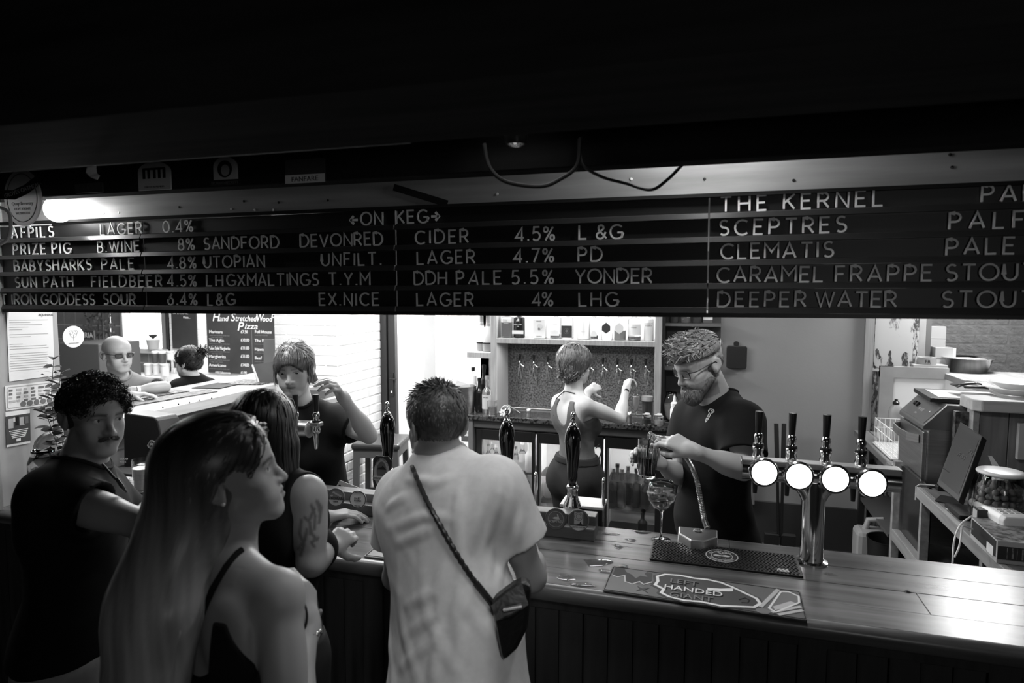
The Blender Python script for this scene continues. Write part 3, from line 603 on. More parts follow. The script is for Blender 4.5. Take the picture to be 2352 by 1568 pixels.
# ---------------------------------------------------------------- soda gun holster and hose
hs = thing('soda_gun_holster', 'steel angular soda gun base with round PEPSI badge', 'soda gun', (.0, 2.3, BZ))
P = [at(x, y, Z=BZ+.038) for x, y in ((1557, 1207), (1650, 1216), (1650, 1233), (1617, 1243), (1587, 1241), (1557, 1223))]
ctr = sum(P, V(0, 0, 0))/6
top = [ctr+(p-ctr)*.96+V(0, 0, 0) for p in P]; low = [V(p.x, p.y, BZ) for p in P]
mb = MB(); mb.add(top+low, [tuple(range(6)), tuple(range(11, 5, -1))]+[(i, 6+i, 6+(i+1) % 6, (i+1) % 6) for i in range(6)]); mb.build('body', STEEL, hs, bevel=.004)
mb = MB(); c0 = (P[0]+P[1])/2*.5+ctr*.5; c0.z = BZ+.0385
MB().lathe([(.0, .0035), (.014, .003), (.0165, .001), (.0165, 0)], c0, 28).build('badge', mat('badge_dark', .05, .3), hs, smooth=True)
Mb = frame(c0+V(0, 0, .0036), (1, .2, 0), (0, 0, 1)); MB().ribbon(ellipse(.014, .014, 24), .002, .0004, Mb, True).build('badge_ring', mat('badge_light', .4, .4), hs)
MB().box(-.0135, .0135, -.004, .004, 0, .0003, Mb).build('badge_band', mat('badge_light', .4, .4), hs); text('lettering', 'PEPSI', .0085, Mb @ Matrix.Translation((0, -.003, .0006)), BLKM, hs, align='CENTER')
hp = [(1625, 1212, 2.33), (1618, 1195, 2.36), (1610, 1150, 2.4), (1602, 1105, 2.42), (1592, 1075, 2.43), (1578, 1050, 2.43), (1566, 1042, 2.42)]
HP = [at(x, y, d=d) for x, y, d in hp]; H2 = []
for i in range(len(HP)-1):
    for k in range(8): H2.append(HP[i].lerp(HP[i+1], k/8))
for _ in range(3): H2 = [H2[0]]+[(H2[i-1]+H2[i]*2+H2[i+1])/4 for i in range(1, len(H2)-1)]+[H2[-1]]
rs = [.0095+(.0016 if i % 2 else 0) for i in range(len(H2)*3)]
H3 = [];
for i in range(len(H2)-1):
    for k in range(3): H3.append(H2[i].lerp(H2[i+1], k/3))
MB().tube(H3, rs[:len(H3)], 12).build('hose', mat('steel_hose', .5, .25, 1.), hs, smooth=True, label='ribbed flexible steel hose')
# ---------------------------------------------------------------- glassware helpers
def wine_glass(label, p, H=.21, R=.047, bowl=.1, liq=.5, name='wine_glass', lm=None, flute=False):
    t = thing(name, label, 'glass', p)
    zb = H-bowl
    prof = [(.0, zb), (.012, zb+.002), (R*.62, zb+bowl*.16), (R*.92, zb+bowl*.38), (R, zb+bowl*.58), (R*.93, zb+bowl*.82), (R*.8, H)] if not flute else [(0, zb), (.008, zb+.004), (R*.7, zb+bowl*.22), (R, zb+bowl*.55), (R*.97, zb+bowl*.8), (R*.9, H)]
    inn = [(max(r-.0016, 0), z+(.002 if i == 0 else 0)) for i, (r, z) in enumerate(prof)]
    MB().lathe(prof+inn[::-1], p, 28, caps=False).build('bowl', GLS, t, smooth=2)
    MB().lathe([(0, 0), (.034, .001), (.034, .003), (.012, .007), (.005, .014), (.004, zb*.5), (.005, zb-.006), (.01, zb+.001)], p, 24, caps=False).build('stem', GLS, t, smooth=2)
    if liq:
        L = [(r*.97, z+.001) for r, z in inn if z < zb+bowl*liq]; L.append((inn[len(L)-1][0]*1.08 if len(L) < len(inn) else inn[-1][0], zb+bowl*liq)); L.append((0, zb+bowl*liq))
        MB().lathe(L, p, 28, caps=False).build('drink', lm or LIQ, t, smooth=2)
    return t
g = wine_glass('balloon gin glass of iced clear drink on the bar beside the steel gun base', at(1518, 1240, Z=BZ+.001), .215, .052, .105, .62)
for i in range(4):
    p = at(1518+[-10, 8, -2, 12][i], 1160+[0, 4, -12, -16][i], d=2.34); MB().box(-.011, .011, -.011, .011, -.01, .01, Matrix.Translation(p) @ Matrix.Rotation(i*1.1, 4, 'X') @ Matrix.Rotation(i*.8, 4, 'Z')).build('ice_cube', GLS, g, bevel=.002)
def tumbler(label, p, H, R0, R1, liq=0., lm=None, name='tumbler', t=None, m=None, n=28, R=None):
    t = t or thing(name, label, 'glass', p)
    pr = [(0, 0), (R0*.9, 0), (R0, .004), (R1, H), (R1-.002, H), (R0-.002, .01), (0, .009)]
    MB().lathe(pr, p, n, R, caps=False).build('glass_wall', m or GLS, t, smooth=True)
    if liq: MB().lathe([(0, .0105), (R0-.0028, .0115), (R0-.0028+(R1-R0)*liq, H*liq), (0, H*liq)], p, n, R, caps=False).build('drink', lm or LIQ, t, smooth=True)
    return t
# ---------------------------------------------------------------- bar runners
def runner(name, label, corners, m, th=.006):
    P = [at(x, y, Z=BZ+.003) for x, y in corners]                # back-left, back-right, front-right, front-left
    o = (P[0]+P[3])/2; ux = ((P[1]-P[0])+(P[2]-P[3])).normalized(); W = ((P[1]-P[0]).length+(P[2]-P[3]).length)/2; D = ((P[3]-P[0]).length+(P[2]-P[1]).length)/2
    t = thing(name, label, 'bar mat', P[3]); M = frame(V(o.x, o.y, BZ+.0012), (ux.x, ux.y, 0), (0, 0, 1)) @ Matrix.Translation((0, -D/2, 0))
    MB().prism(rrect(0, W, 0, D, .006), th, M).build('base', m, t, bevel=.0015)
    return t, M @ Matrix.Translation((0, 0, th)), W, D
RUB = mat('black_rubber', .008, .45)
t, M, W, D = runner('bar_mat', 'black rubber bar mat with a round white brewery badge', ((1510, 1243), (1832, 1276), (1842, 1326), (1481, 1283)), RUB)
nub = MB()
for i in range(int(W/.0115)):
    for j in range(int(D/.0115)):
        x, y = .008+i*.0115+(.004 if j % 2 else 0), .008+j*.0115
        if x < W-.008 and math.hypot((x-W*.49), (y-D*.5)) > .055: nub.add([M @ V(x+a, y+b, h) for h, s in ((0, 1), (.003, .6)) for a, b in ((-.004*s, -.003*s), (.004*s, -.003*s), (.004*s, .003*s), (-.004*s, .003*s))], [(0, 1, 5, 4), (1, 2, 6, 5), (2, 3, 7, 6), (3, 0, 4, 7), (4, 5, 6, 7)])
nub.build('nubs', RUB, t, kind='stuff')
LOGO = mat('mat_print', .42, .6); Mc = M @ Matrix.Translation((W*.49, D*.5, .0005))
MB().prism(ellipse(.053, .053, 40), .0008, Mc).build('badge_field', BLKM, t)
for r_, w_ in ((.051, .003), (.034, .002)): MB().ribbon(ellipse(r_, r_, 44), w_, .002, Mc, True).build('badge_ring', LOGO, t)
for s_, a0, st, rr in (('SALCOMBE BREWERY', 205, 8.6, .0395), ('THE LOST PIER', 160, -9.5, .0395)):
    for i, ch in enumerate(s_):
        a = math.radians(a0+i*st); text('lettering', ch, .0115, Mc @ Matrix.Translation((rr*math.cos(a), rr*math.sin(a), .0008)) @ Matrix.Rotation(a+(math.pi/2 if st > 0 else -math.pi/2), 4, 'Z') @ Matrix.Translation((0, -.004, 0)), LOGO, t, align='CENTER')
MB().prism([(-.028, 0), (-.02, .008), (0, .004), (.012, .01), (.028, .002), (.02, -.006), (0, -.004), (-.018, -.008)], .0018, Mc).build('fish_shape', LOGO, t)
for a in (-.35, .1, .5): MB().prism([(0, .008), (.006+a*.01, .02), (a*.05, .032), (-.004+a*.01, .02)], .0018, Mc).build('leaf_shape', LOGO, t)
text('lettering', 'EST. 2016', .006, Mc @ Matrix.Translation((0, -.018, .0008)), LOGO, t, align='CENTER')
MB().box(W-.075, W-.04, .014, .036, .0005, .002, M).build('maker_label', LOGO, t)
t, M, W, D = runner('bar_mat', 'printed bar mat reading LEFT HANDED GIANT in cartoon letters', ((1409, 1301), (1822, 1361), (1872, 1427), (1382, 1359)), mat('runner_base', .1, .8, spec=.15))
GR = [mat('print_grey_%g' % v, v, .8, spec=.15) for v in (.012, .05, .13, .34, .5)]
def blob(pts, g, z, nm): MB().prism([(x*W, y*D) for x, y in pts], z, M).build(nm, GR[g], t)
MB().ribbon(rrect(.004, W-.004, .004, D-.004, .005), .002, .001, M, True).build('border', GR[0], t)
blob([(.01, .04), (.24, .04), (.2, .3), (.14, .42), (.1, .7), (.04, .74), (.01, .5)], 2, .0006, 'grey_field')
blob([(.02, .6), (.05, .55), (.08, .62), (.1, .42), (.14, .38), (.17, .5), (.2, .42), (.235, .6), (.23, .9), (.16, .97), (.02, .95)], 1, .0009, 'splash_shape')
MB().ribbon([(x*W, y*D) for x, y in ((.015, .62), (.05, .56), (.085, .66), (.1, .42), (.14, .37), (.175, .5), (.2, .42), (.24, .55))], .005, .0014, M).build('splash_outline', GR[3], t)
blob([(.07, .95), (.09, .8), (.12, .74), (.15, .6), (.17, .74), (.21, .72), (.19, .84), (.2, .95)], 2, .0013, 'star_shape')
blob([(.17, .12), (.2, .2), (.235, .12), (.215, .22), (.235, .32), (.2, .26), (.17, .32), (.185, .22)], 1, .0013, 'sparkle_shape')
cl = [(.27, .62), (.26, .8), (.3, .93), (.38, .97), (.46, .93), (.53, .95), (.6, .9), (.66, .78), (.72, .62), (.775, .48), (.79, .32), (.76, .16), (.68, .1), (.6, .04), (.5, .08), (.42, .04), (.34, .1), (.3, .2), (.31, .34), (.26, .46)]
MB().ribbon([(x*W, y*D) for x, y in cl], .024, .0008, M, True).build('cloud_shade', GR[1], t)
blob(cl, 1, .001, 'cloud_field'); MB().ribbon([(x*W, y*D) for x, y in cl], .009, .0018, M, True).build('cloud_outline', GR[4], t)
for s_, x, y, sz, g_ in (('LEFT', .33, .62, .043, 2), ('HANDED', .305, .36, .043, 4), ('GIANT', .34, .11, .043, 2)):
    for dx, gg, zz in ((.003, 0, .0012), (0, g_, .0022)):
        o = text('lettering', s_, sz, M @ Matrix.Translation((x*W+dx, y*D-dx, zz)), GR[gg], t, sx=.95); 
blob([(.53, .62), (.6, .66), (.66, .74), (.66, .62), (.6, .56), (.53, .54)], 4, .002, 'thumb_shape')
MB().ribbon([(x*W, y*D) for x, y in ((.69, .35), (.72, .45), (.74, .38), (.73, .28), (.7, .26))], .003, .0018, M).build('curl_line', GR[0], t)
for xs in (((.79, .2), (.89, .95)), ((.84, .08), (.985, .42)), ((.87, .03), (.99, .3))): MB().ribbon([(x*W, y*D) for x, y in xs], .012, .0016, M).build('stripe', GR[3], t)
blob([(.83, .2), (.86, .1), (.98, .55), (.985, .78), (.94, .9), (.9, .86)], 2, .0012, 'glass_shape'); MB().ribbon([(x*W, y*D) for x, y in ((.83, .2), (.86, .1), (.98, .55), (.985, .78), (.94, .9), (.9, .86))], .006, .0018, M, True).build('glass_outline', GR[4], t)
blob([(.86, .12), (.97, .5), (.94, .56), (.85, .28)], 3, .0016, 'beer_shape'); blob(ellipse(.035, .09, 16, .8, .07), 2, .0018, 'base_shape')
# tray corner showing left of the white shirt
t, M, W, D = runner('bar_mat', 'small pale bar mat mostly hidden behind the white shirt', ((880, 1243), (985, 1255), (985, 1296), (835, 1278)), mat('pale_mat', .2, .5))
MB().ribbon(rrect(.006, W-.006, .006, D-.006, .004), .003, .001, M, True).build('border', GR[0], t)
# spilt drink on the bar top
WATER = mat('spilt_water', 1., .02, trans=1., ior=1.33)
SP = [(1372, 1290, .045, .018, 'largest glossy puddle, left of the printed mat'), (1395, 1312, .03, .008, 'thin streak of drink touching the corner of the printed mat'), (1300, 1325, .03, .012, 'broad splash of drink beside the white shirt elbow'), (1340, 1342, .035, .008, 'long thin splash along the front edge of the bar'), (1435, 1300, .014, .008, 'small drop between the two bar mats at their left ends'), (1450, 1240, .02, .006, 'small streak of drink left of the gin glass'), (1475, 1222, .03, .008, 'wet smear behind the gin glass'), (1400, 1226, .035, .006, 'long smear of drink beside the end of the pump rail'), (1420, 1255, .015, .01, 'round drop on the planks below the pump rail'), (1905, 1318, .02, .004, 'dull dribble right of the chrome font column'), (2085, 1358, .008, .005, 'single bright drop far along the bar by the glare')]
for i, (px, py, a, b, lab_) in enumerate(SP):
    p = at(px, py, Z=BZ+.0008); pts = [(a*(1+.25*math.sin(3*q+i))*math.cos(q), b*2*(1+.3*math.sin(2*q+i*2))*math.sin(q)) for q in [k*math.pi/9 for k in range(18)]]
    mb = MB(); n = 18; M = frame(p, (1, .1*math.sin(i), 0), (0, 0, 1))
    mb.add([M @ V(x, y, 0) for x, y in pts]+[M @ V(x*.8, y*.8, .0016) for x, y in pts], [tuple(range(n, 2*n))]+[(k, (k+1) % n, n+(k+1) % n, n+k) for k in range(n)])
    w_ = mb.build('spilt_drink', WATER, smooth=2)
    tag(w_, lab_, 'puddle', 'spilt drink on the bar')
# ================================================================== back bar
GRAN = mat('dark_granite', .05, .12, 0, .8, 60., contrast=(.4, .6)); TAPW = mat('speckled_panel', .12, .35, 0, .75, 70., contrast=(.35, .65), detail=3.)
CZ = .98
bc = thing('back_counter', 'dark granite back counter with a black fridge front below', 'counter', (-1., 5.1, 0))
MB().box(-1.9, -.08, 4.86, 5.33, CZ-.035, CZ).build('worktop', GRAN, bc, bevel=.003)
MB().box(-1.86, -.1, 4.9, 4.93, CZ-.1, CZ-.036).build('rail_below_worktop', mat('grey_rail', .07, .45), bc)
MB().box(-1.84, -1.8, 4.88, 5.33, 0, CZ-.036).build('side_panel', mat('grey_side', .14, .5), bc)
def bx(px, Y): return at(px, 1000, Y=Y).x
FYR = 4.95
fr = thing('bottle_fridge', 'black glass-door bottle fridge under the back counter', 'fridge', (-1., 5.1, 0))
x0, x1 = -1.79, -.12; doors = [(bx(1107, 4.92), bx(1221, 4.92)), (bx(1240, 4.92), bx(1380, 4.92)), (bx(1396, 4.92), bx(1507, 4.92))]
zt, zb = .775, .1
mb = MB(); mb.box(x0, x1, FYR, 5.3, .84, CZ-.1); mb.box(x0, x1, FYR, 5.3, .02, .08); mb.box(x0, x1, 5.27, 5.3, .08, .84)
mb.build('cabinet', BLK, fr, bevel=.003)
FRW = mat('fridge_white', .75, .4)
xs = [x0]+[(doors[i][1]+doors[i+1][0])/2 for i in range(2)]+[x1]
for i in range(3):
    a, b = xs[i]+.006, xs[i+1]-.006; da, db = doors[i]
    MB().box(a-.006, a+.004, FYR, 5.27, .08, .84).build('divider', FRW, fr)
    MB().box(a, b, 5.255, 5.268, .08, .84).build('back_liner', FRW, fr)
    fm = MB(); fm.box(a, da, 4.92, FYR-.002, .06, .86); fm.box(db, b, 4.92, FYR-.002, .06, .86); fm.box(da, db, 4.92, FYR-.002, zt, .86); fm.box(da, db, 4.92, FYR-.002, .06, zb)
    dd = fm.build('door', BLK, fr, bevel=.002)
    MB().box(da, db, 4.933, 4.939, zb, zt).build('pane', GLS, dd)
    MB().box(da-.0, da+.012, 4.918, 4.925, zb, zt).build('edge_strip', STEEL, dd)
    for z in (.5, .28):
        sh = MB()
        for k in range(14): sh.box(a+.01, b-.01, 4.965+k*.02, 4.971+k*.02, z, z+.004)
        sh.build('wire_shelf', DSTEEL, fr)
    l = lamp('fridge_light', 'AREA', ((a+b)/2, 4.985, .832), 2.2 if i != 1 else 5., b-a-.06, (18, 0, 0), .03); par(l, fr)
MB().box(x0, x1, 4.93, FYR, .865, .88).build('trim_strip', DSTEEL, fr)
CLR = mat('clear_bottle', .9, .05, trans=.9); GRN = mat('green_bottle', .12, .06, trans=.5); AMB = mat('amber_bottle', .1, .06, trans=.4)
def bottle(name, label, p, H, R, gm, cap=BLK, lab=None, neck=.32, body=.55, liq=None, square=False, group=None, lz=(.12, .45), txt=None, tm=BLKM, yaw=0.):
    t = thing(name, label, 'bottle', p, 0, group); nr = min(.0145, R*.38)
    pr = [(0, .004), (R*.9, 0), (R, .006), (R, H*body), (R*.93, H*(body+.05)), (nr*1.35, H*(1-neck)), (nr, H*(1-neck*.8)), (nr, H*.93), (nr*1.15, H*.935), (nr*1.15, H*.95)]
    n = 4 if square else 20; Mr = Matrix.Rotation(math.pi/4, 3, 'Z') if square else None
    if square: pr = [(r*1.3, z) for r, z in pr]
    MB().lathe(pr, p, n, Mr, caps=False).build('glass', gm, t, smooth=not square, bevel=.004 if square else 0)
    MB().lathe([(nr*1.2, H*.9), (nr*1.22, H*.93), (nr*1.22, H*.995), (0, H)], p, 16).build('cap', cap, t, smooth=True)
    if lab is not None:
        if square: MB().box(p.x-R*.8, p.x+R*.8, p.y-R*.93-.001, p.y-R*.92+.001, p.z+H*lz[0], p.z+H*lz[1]).build('paper_label', lab, t)
        else:
            mb = MB(); k = 10; vs = []; 
            for z in (H*lz[0], H*lz[1]):
                for i in range(k+1): a = math.radians(-165+i*15); vs.append(p+V((R+.0006)*math.cos(a), (R+.0006)*math.sin(a), z))
            mb.add(vs, [(i, i+1, k+2+i, k+1+i) for i in range(k)]); mb.build('paper_label', lab, t, smooth=2)
        if txt: text('lettering', txt[0], txt[1], frame(p+V(0, -R-.0012, H*txt[2]), (1, 0, 0), (0, -1, 0)), tm, t, align='CENTER')
    return t
def on(px, py, Y, z): q = at(px, py, Y=Y); return V(q.x, Y, z)
# bottles in the fridge
for i, (px, zsh, Y) in enumerate([(1122, .505, 5.05), (1140, .505, 5.05), (1155, .505, 5.05), (1131, .505, 5.16), (1186, .505, 5.05), (1175, .505, 5.12)]):
    bottle('mixer_bottle', ['first clear mixer bottle on the upper shelf of the left fridge', 'second clear mixer bottle on the upper shelf of the left fridge', 'clear mixer bottle just left of the hand pump in the left fridge', 'clear mixer bottle in the back row of the left fridge', 'labelled mixer bottle just right of the hand pump in the left fridge', 'labelled mixer bottle half behind the hand pump in the left fridge'][i], on(px, 1050, Y, zsh), .2, .026, CLR, WHT if i % 2 else STEEL, PAPER if i > 3 else None, group='clear bottles in the left fridge')
bottle('wine_bottle', 'clear bottle with a large white label in the left fridge', on(1200, 1050, 5.07, .505), .24, .036, CLR, WHT, PAPER, lz=(.3, .6))
bottle('juice_carton_bottle', 'pale milky bottle at the right edge of the left fridge', on(1216, 1050, 5.03, .505), .25, .034, mat('milky', .8, .4), WHT)
for i, px in enumerate((1130, 1165, 1210)): bottle('beer_bottle', ['amber beer bottle low in the left fridge, at its far side', 'amber beer bottle low in the middle of the left fridge', 'silver-capped bottle low in the left fridge beside the swan-neck'][i], on(px, 1100, 5.06, .285), .2, .03, AMB if i < 2 else CLR, STEEL, PAPER, group='bottles on the lower fridge shelf')
for i, (px, zz) in enumerate([(1408, .285), (1428, .285), (1442, .285), (1462, .285), (1484, .285), (1418, .285)]):
    bottle('wine_bottle', ['first wine bottle in the right fridge, pale foil neck', 'second wine bottle in the right fridge, pale foil neck', 'wine bottle with pale foil in the second row of the right fridge', 'black-capped wine bottle in the middle of the right fridge', 'black-capped wine bottle at the far side of the right fridge, behind the glass', 'black-capped wine bottle at the back of the right fridge'][i], on(px, 1100, [5.02, 5.02, 5.12, 5.06, 5.04, 5.16][i], zz), .31, .037, AMB if i % 2 else GRN, STEEL if i < 3 else BLK, mat('dark_label', .03, .5), group='wine bottles in the right fridge')
t = bottle('wine_bottle', 'dark bottle with a small round white seal in the right fridge', on(1477, 1140, 4.98, .085), .19, .037, BLK, BLK)
q = at(1478, 1173, Y=4.94); MB().lathe([(0, .001), (.017, .001), (.017, 0)], q, 20, frame((0, 0, 0), (1, 0, 0), (0, -1, 0))).build('seal', PAPER, t)
bottle('soft_drink_can', 'tall pale container standing in the middle fridge', on(1262, 1120, 5.1, .285), .2, .045, mat('frosted', .4, .4), WHT)
# shelving unit with its speckled tap wall
UY0, UY1 = 4.99, 5.33
ul, ur = at(1140, 850, Y=UY0).x, at(1503, 850, Y=UY0).x
su = thing('shelf_unit', 'pale oak shelving unit framing the wall of beer taps', 'shelf', ((ul+ur)/2, 5.1, CZ))
zs = at(1300, 780, Y=UY0).z
MB().box(ul-.05, ul, UY0, UY1, CZ, 2.3).build('side_panel', OAK, su, bevel=.002); MB().box(ur, ur+.05, UY0, UY1, CZ, 2.3).build('side_panel', OAK, su, bevel=.002)
MB().box(ul, ur, UY0, UY1, zs-.04, zs).build('shelf', OAK, su, bevel=.002); MB().box(ul, ur, UY0, UY1, 2.12, 2.16).build('top_shelf', OAK, su, bevel=.002)
MB().box(ul, ur, UY1-.012, UY1-.002, zs, 2.12).build('back_panel', WHITEWALL, su)
MB().box(ul, ur, UY1-.016, UY1-.002, CZ+.001, zs-.04).build('tap_wall_panel', TAPW, su)
MB().box(ul-.001, ul+.004, UY0+.004, UY1-.02, CZ+.001, zs-.04).build('inner_lining', mat('pale_lining', .6, .4, 0, .05, 9., (8, 8, .6)), su)
l = lamp('shelf_strip_light', 'AREA', ((ul+ur)/2, 5.06, 2.1), 13, 1.15, (-12, 0, 0), .06); par(l, su)
l = lamp('tap_wall_strip_light', 'AREA', ((ul+ur)/2, 5.04, zs-.05), 2.6, 1.1, (-14, 0, 0), .03); par(l, su)
MB().box(ul+.01, ur-.01, UY1-.09, UY1-.018, CZ+.0005, CZ+.014).build('drip_ledge', STEEL, su, bevel=.002)
# wall taps
def wall_tap(px, py, n):
    c = at(px, py, Y=UY1-.07)
    t = thing('wall_tap', 'chrome wall tap with black knob on the speckled panel, number %s from the shelf side' % n if False else n, 'beer tap', c, 0, 'row of chrome taps on the speckled panel')
    MB().lathe([(.0055, .012), (.0075, .03), (.011, .05), (.0115, .062), (.008, .07), (0, .072)], c, 14).build('knob', BLK, t, smooth=2)
    m = MB(); m.lathe([(.006, -.05), (.0085, -.046), (.009, -.02), (.007, -.01), (.0095, -.004), (.0095, .006), (.006, .014)], c, 12)
    m.tube([c+V(0, 0, -.03), c+V(.002, .055, -.03)], .009, 10); m.build('tap_body', CHR, t, smooth=True)
    m = MB(); m.tube([c+V(.008, 0, -.012), c+V(.025, 0, -.03), c+V(.042, -.004, -.032)], [.007, .01, .004], 10); m.build('side_lever', CHR, t, smooth=True)
    MB().lathe([(.0055, -.125), (.007, -.12), (.0085, -.06), (.007, -.052)], c+V(-.004, -.012, .01), 10).build('spout', CHR, t, smooth=True)
    MB().tube([c+V(.03, 0, -.034), c+V(.022, -.004, -.09), c+V(.015, -.004, -.135)], .0028, 6).build('drain_tube', STEEL, t)
    MB().tube([c+V(.0, 0, -.05), c+V(.008, -.004, -.1), c+V(.015, -.004, -.14)], .0028, 6).build('drain_tube', STEEL, t)
TN = ['first wall tap from the pale side panel', 'second wall tap from the pale side panel', 'third wall tap, left of the barmaid drawing beer', 'wall tap hidden behind the curly head', 'wall tap half hidden by the curly head', 'wall tap just behind her glasses', 'wall tap above her open hand', 'wall tap left of her raised fist', 'wall tap gripped by her raised fist', 'last wall tap, above the pint of dark beer']
for n, (px, py) in zip(TN, [(1194, 832), (1226, 834), (1258, 836), (1290, 838), (1322, 839), (1354, 840), (1385, 841), (1418, 842), (1450, 843), (1483, 844)]): wall_tap(px, py, n)
# spirits on the shelf: (px, width px, kind ...)
zf = zs+.001
def sq_bottle(label, px, wpx, m, txt=None, lab=None, lz=(.1, .5), capm=WHT, H=.25, tm=BLKM, extra=None, square=True, liqm=None, liqh=.5):
    q = at(px, 770, Y=UY0+.09); R = wpx*(q-CAM).dot(FWD)/FPX/2
    p = V(q.x, UY0+.09, zf); t = bottle('spirit_bottle', label, p, H, R, m, capm, lab, .3, .62, square=square, lz=lz, group='spirit bottles on the lit shelf')
    if liqm: MB().lathe([(0, .006), (R*.86*(1.3 if square else 1), .008), (R*.86*(1.3 if square else 1), H*liqh), (0, H*liqh)], p, 4 if square else 18, Matrix.Rotation(math.pi/4, 3, 'Z') if square else None, caps=False).build('spirit', liqm, t)
    yf = p.y-R*(.94 if square else 1.)-.002
    for s_, dz, sz, mm in (txt or []): text('lettering', s_, sz, frame(V(p.x, yf, zf+dz), (1, 0, 0), (0, -1, 0)), mm, t, align='CENTER')
    if extra: extra(t, frame(V(p.x, yf+.0008, zf), (1, 0, 0), (0, -1, 0)), R, H)
    return t
GREY = mat('mid_grey_print', .12, .5); PALE = mat('pale_print', .6, .5)
def ex_band(t, M, R, H):
    MB().box(-R*1.02, R*1.02, .034, .062, 0, .002, M).build('white_band', PAPER, t); MB().prism([(-.006, .13), (.0, .145), (.008, .135), (.012, .15), (.004, .16), (-.006, .15), (-.012, .14)], .002, M).build('stag_motif', PAPER, t)
def ex_circle(t, M, R, H):
    MB().prism(ellipse(.022, .022, 24, .008, .1), .002, M).build('pale_disc', PALE, t); MB().prism(ellipse(.0105, .0105, 20, .002, .078), .003, M).build('grey_disc', mat('disc_grey', .2, .5), t)
def ex_ring(t, M, R, H):
    MB().box(-R*.95, R*.95, .012, .108, 0, .002, M).build('dark_label', mat('black_label', .03, .5), t); MB().ribbon(ellipse(.022, .022, 28, 0, .065), .002, .003, M, True).build('ring_motif', GREY, t); MB().prism(ellipse(.011, .011, 20, 0, .065), .003, M).build('seal_motif', GREY, t)
def ex_arch(t, M, R, H):
    MB().prism([(-R*.8, .025), (R*.8, .025)]+arc(0, .04, R*.8, .03, 0, 180, 10), .002, M).build('arch_label', PAPER, t)
def hexa(m_, lm):
    def f(t, M, R, H): MB().prism([(0, .05), (R*.7, .075), (R*.7, .11), (0, .138), (-R*.7, .11), (-R*.7, .075)], .003, M).build('hexagon_label', m_, t)
    return f
def ex_word(ws, mm):
    return None
sq_bottle('gin bottle with a dark spirit and white tree print, first on the shelf', 1166, 27, CLR, [('SEVERN', .115, .012, PAPER)], liqm=mat('grey_spirit', .12, .3), liqh=.5)
sq_bottle('near black gin bottle with a broad white band', 1193, 26, mat('black_bottle', .012, .2), [('BULLEY MARK', .108, .0105, PAPER), ('GIN', .092, .011, PAPER)], square=False, capm=BLK, extra=ex_band)
sq_bottle('pale gin bottle printed with overlapping white and grey discs', 1241, 30, mat('white_bottle', .75, .3), [('EDGES', .135, .014, GREY), ('CUSHING', .014, .012, GREY)], extra=ex_circle)
sq_bottle('clear bottle with an arched white label above a dark base', 1277, 25, CLR, [('EDINB', .115, .012, GREY)], extra=ex_arch, liqm=mat('dark_base_spirit', .04, .3), liqh=.14)
sq_bottle('square bottle with a black label and ring seal', 1304, 26, CLR, None, extra=ex_ring)
sq_bottle('tall white stoneware bottle with faint print', 1341, 30, mat('stoneware', .8, .4), [('KALEVALA', .06, .01, PALE)], square=False, H=.27)
sq_bottle('slim tequila bottle with pale round label beside the stoneware bottle', 1365, 17, CLR, [('CAZCA', .075, .008, GREY)], extra=ex_arch, square=False, liqm=mat('dark_base_spirit', .04, .3), liqh=.13)
sq_bottle('tequila bottle with a black hexagonal CAZCABEL label', 1394, 27, CLR, [('CAZCABEL', .09, .012, PAPER)], square=False, extra=hexa(mat('black_label', .03, .5), None))
sq_bottle('clear tequila bottle with a white hexagonal label', 1424, 27, CLR, [('CAZCABEL', .09, .009, GREY)], square=False, extra=hexa(PAPER, None), liqm=mat('grey_spirit2', .25, .3), liqh=.3)
sq_bottle('wide clear rum bottle with a leafy white label', 1457, 30, CLR, [('DISCARDED', .1, .008, GREY)], square=False, lab=PAPER, lz=(.18, .5), liqm=mat('dark_base_spirit', .04, .3), liqh=.12)
sq_bottle('white vodka bottle lettered OLUT VODKA against the side panel', 1490, 22, mat('white_bottle', .75, .3), [('ABSOLUT', .128, .015, INK), ('VODKA', .112, .015, INK)], square=False)
# side shelf with two champagne bottles
sx0, sx1 = at(1072, 815, Y=5.0).x, ul-.052
ss = tag(MB().box(sx0, sx1, 5.0, 5.25, at(1100, 822, Y=5.0).z, at(1100, 809, Y=5.0).z).build('side_shelf', OAK, bevel=.002), 'short pale oak side shelf holding two prosecco bottles', 'shelf')
zz = at(1100, 809, Y=5.0).z+.001
CHB = mat('frosted_prosecco', .45, .35); FOIL = mat('grey_foil', .2, .4)
for i, (px, lab) in enumerate(((1106, 'rear prosecco bottle with a white label on the side shelf'), (1121, 'front pale prosecco bottle with a dark base band on the side shelf'))):
    p = on(px, 800, 5.14-.06*i, zz)
    t = thing('prosecco_bottle', lab, 'bottle', p, 0, 'prosecco bottles on the side shelf')
    MB().lathe([(0, 0), (.04, 0), (.043, .01), (.044, .08), (.043, .12), (.034, .17), (.02, .215), (.015, .25)], p, 22, caps=False).build('glass', PAPER if i == 0 else CHB, t, smooth=2)
    MB().lathe([(.021, .212), (.0165, .24), (.016, .3), (.0185, .302), (.0185, .31), (.015, .335), (0, .337)], p, 18, caps=False).build('foil', FOIL, t, smooth=2)
    MB().lathe([(.0405, .0005), (.0436, .01), (.0448, .06)], p, 22, caps=False).build('base_band', FOIL, t, smooth=2); MB().lathe([(.0447, .062), (.0447, .078)], p, 22, caps=False).build('dark_band', BLKM, t, smooth=2)
tag(MB().box(ul-.085, ul-.06, 5.2, 5.3, CZ, zz-.03).build('bracket_post', FRM), 'dark upright post under the short side shelf', 'post')
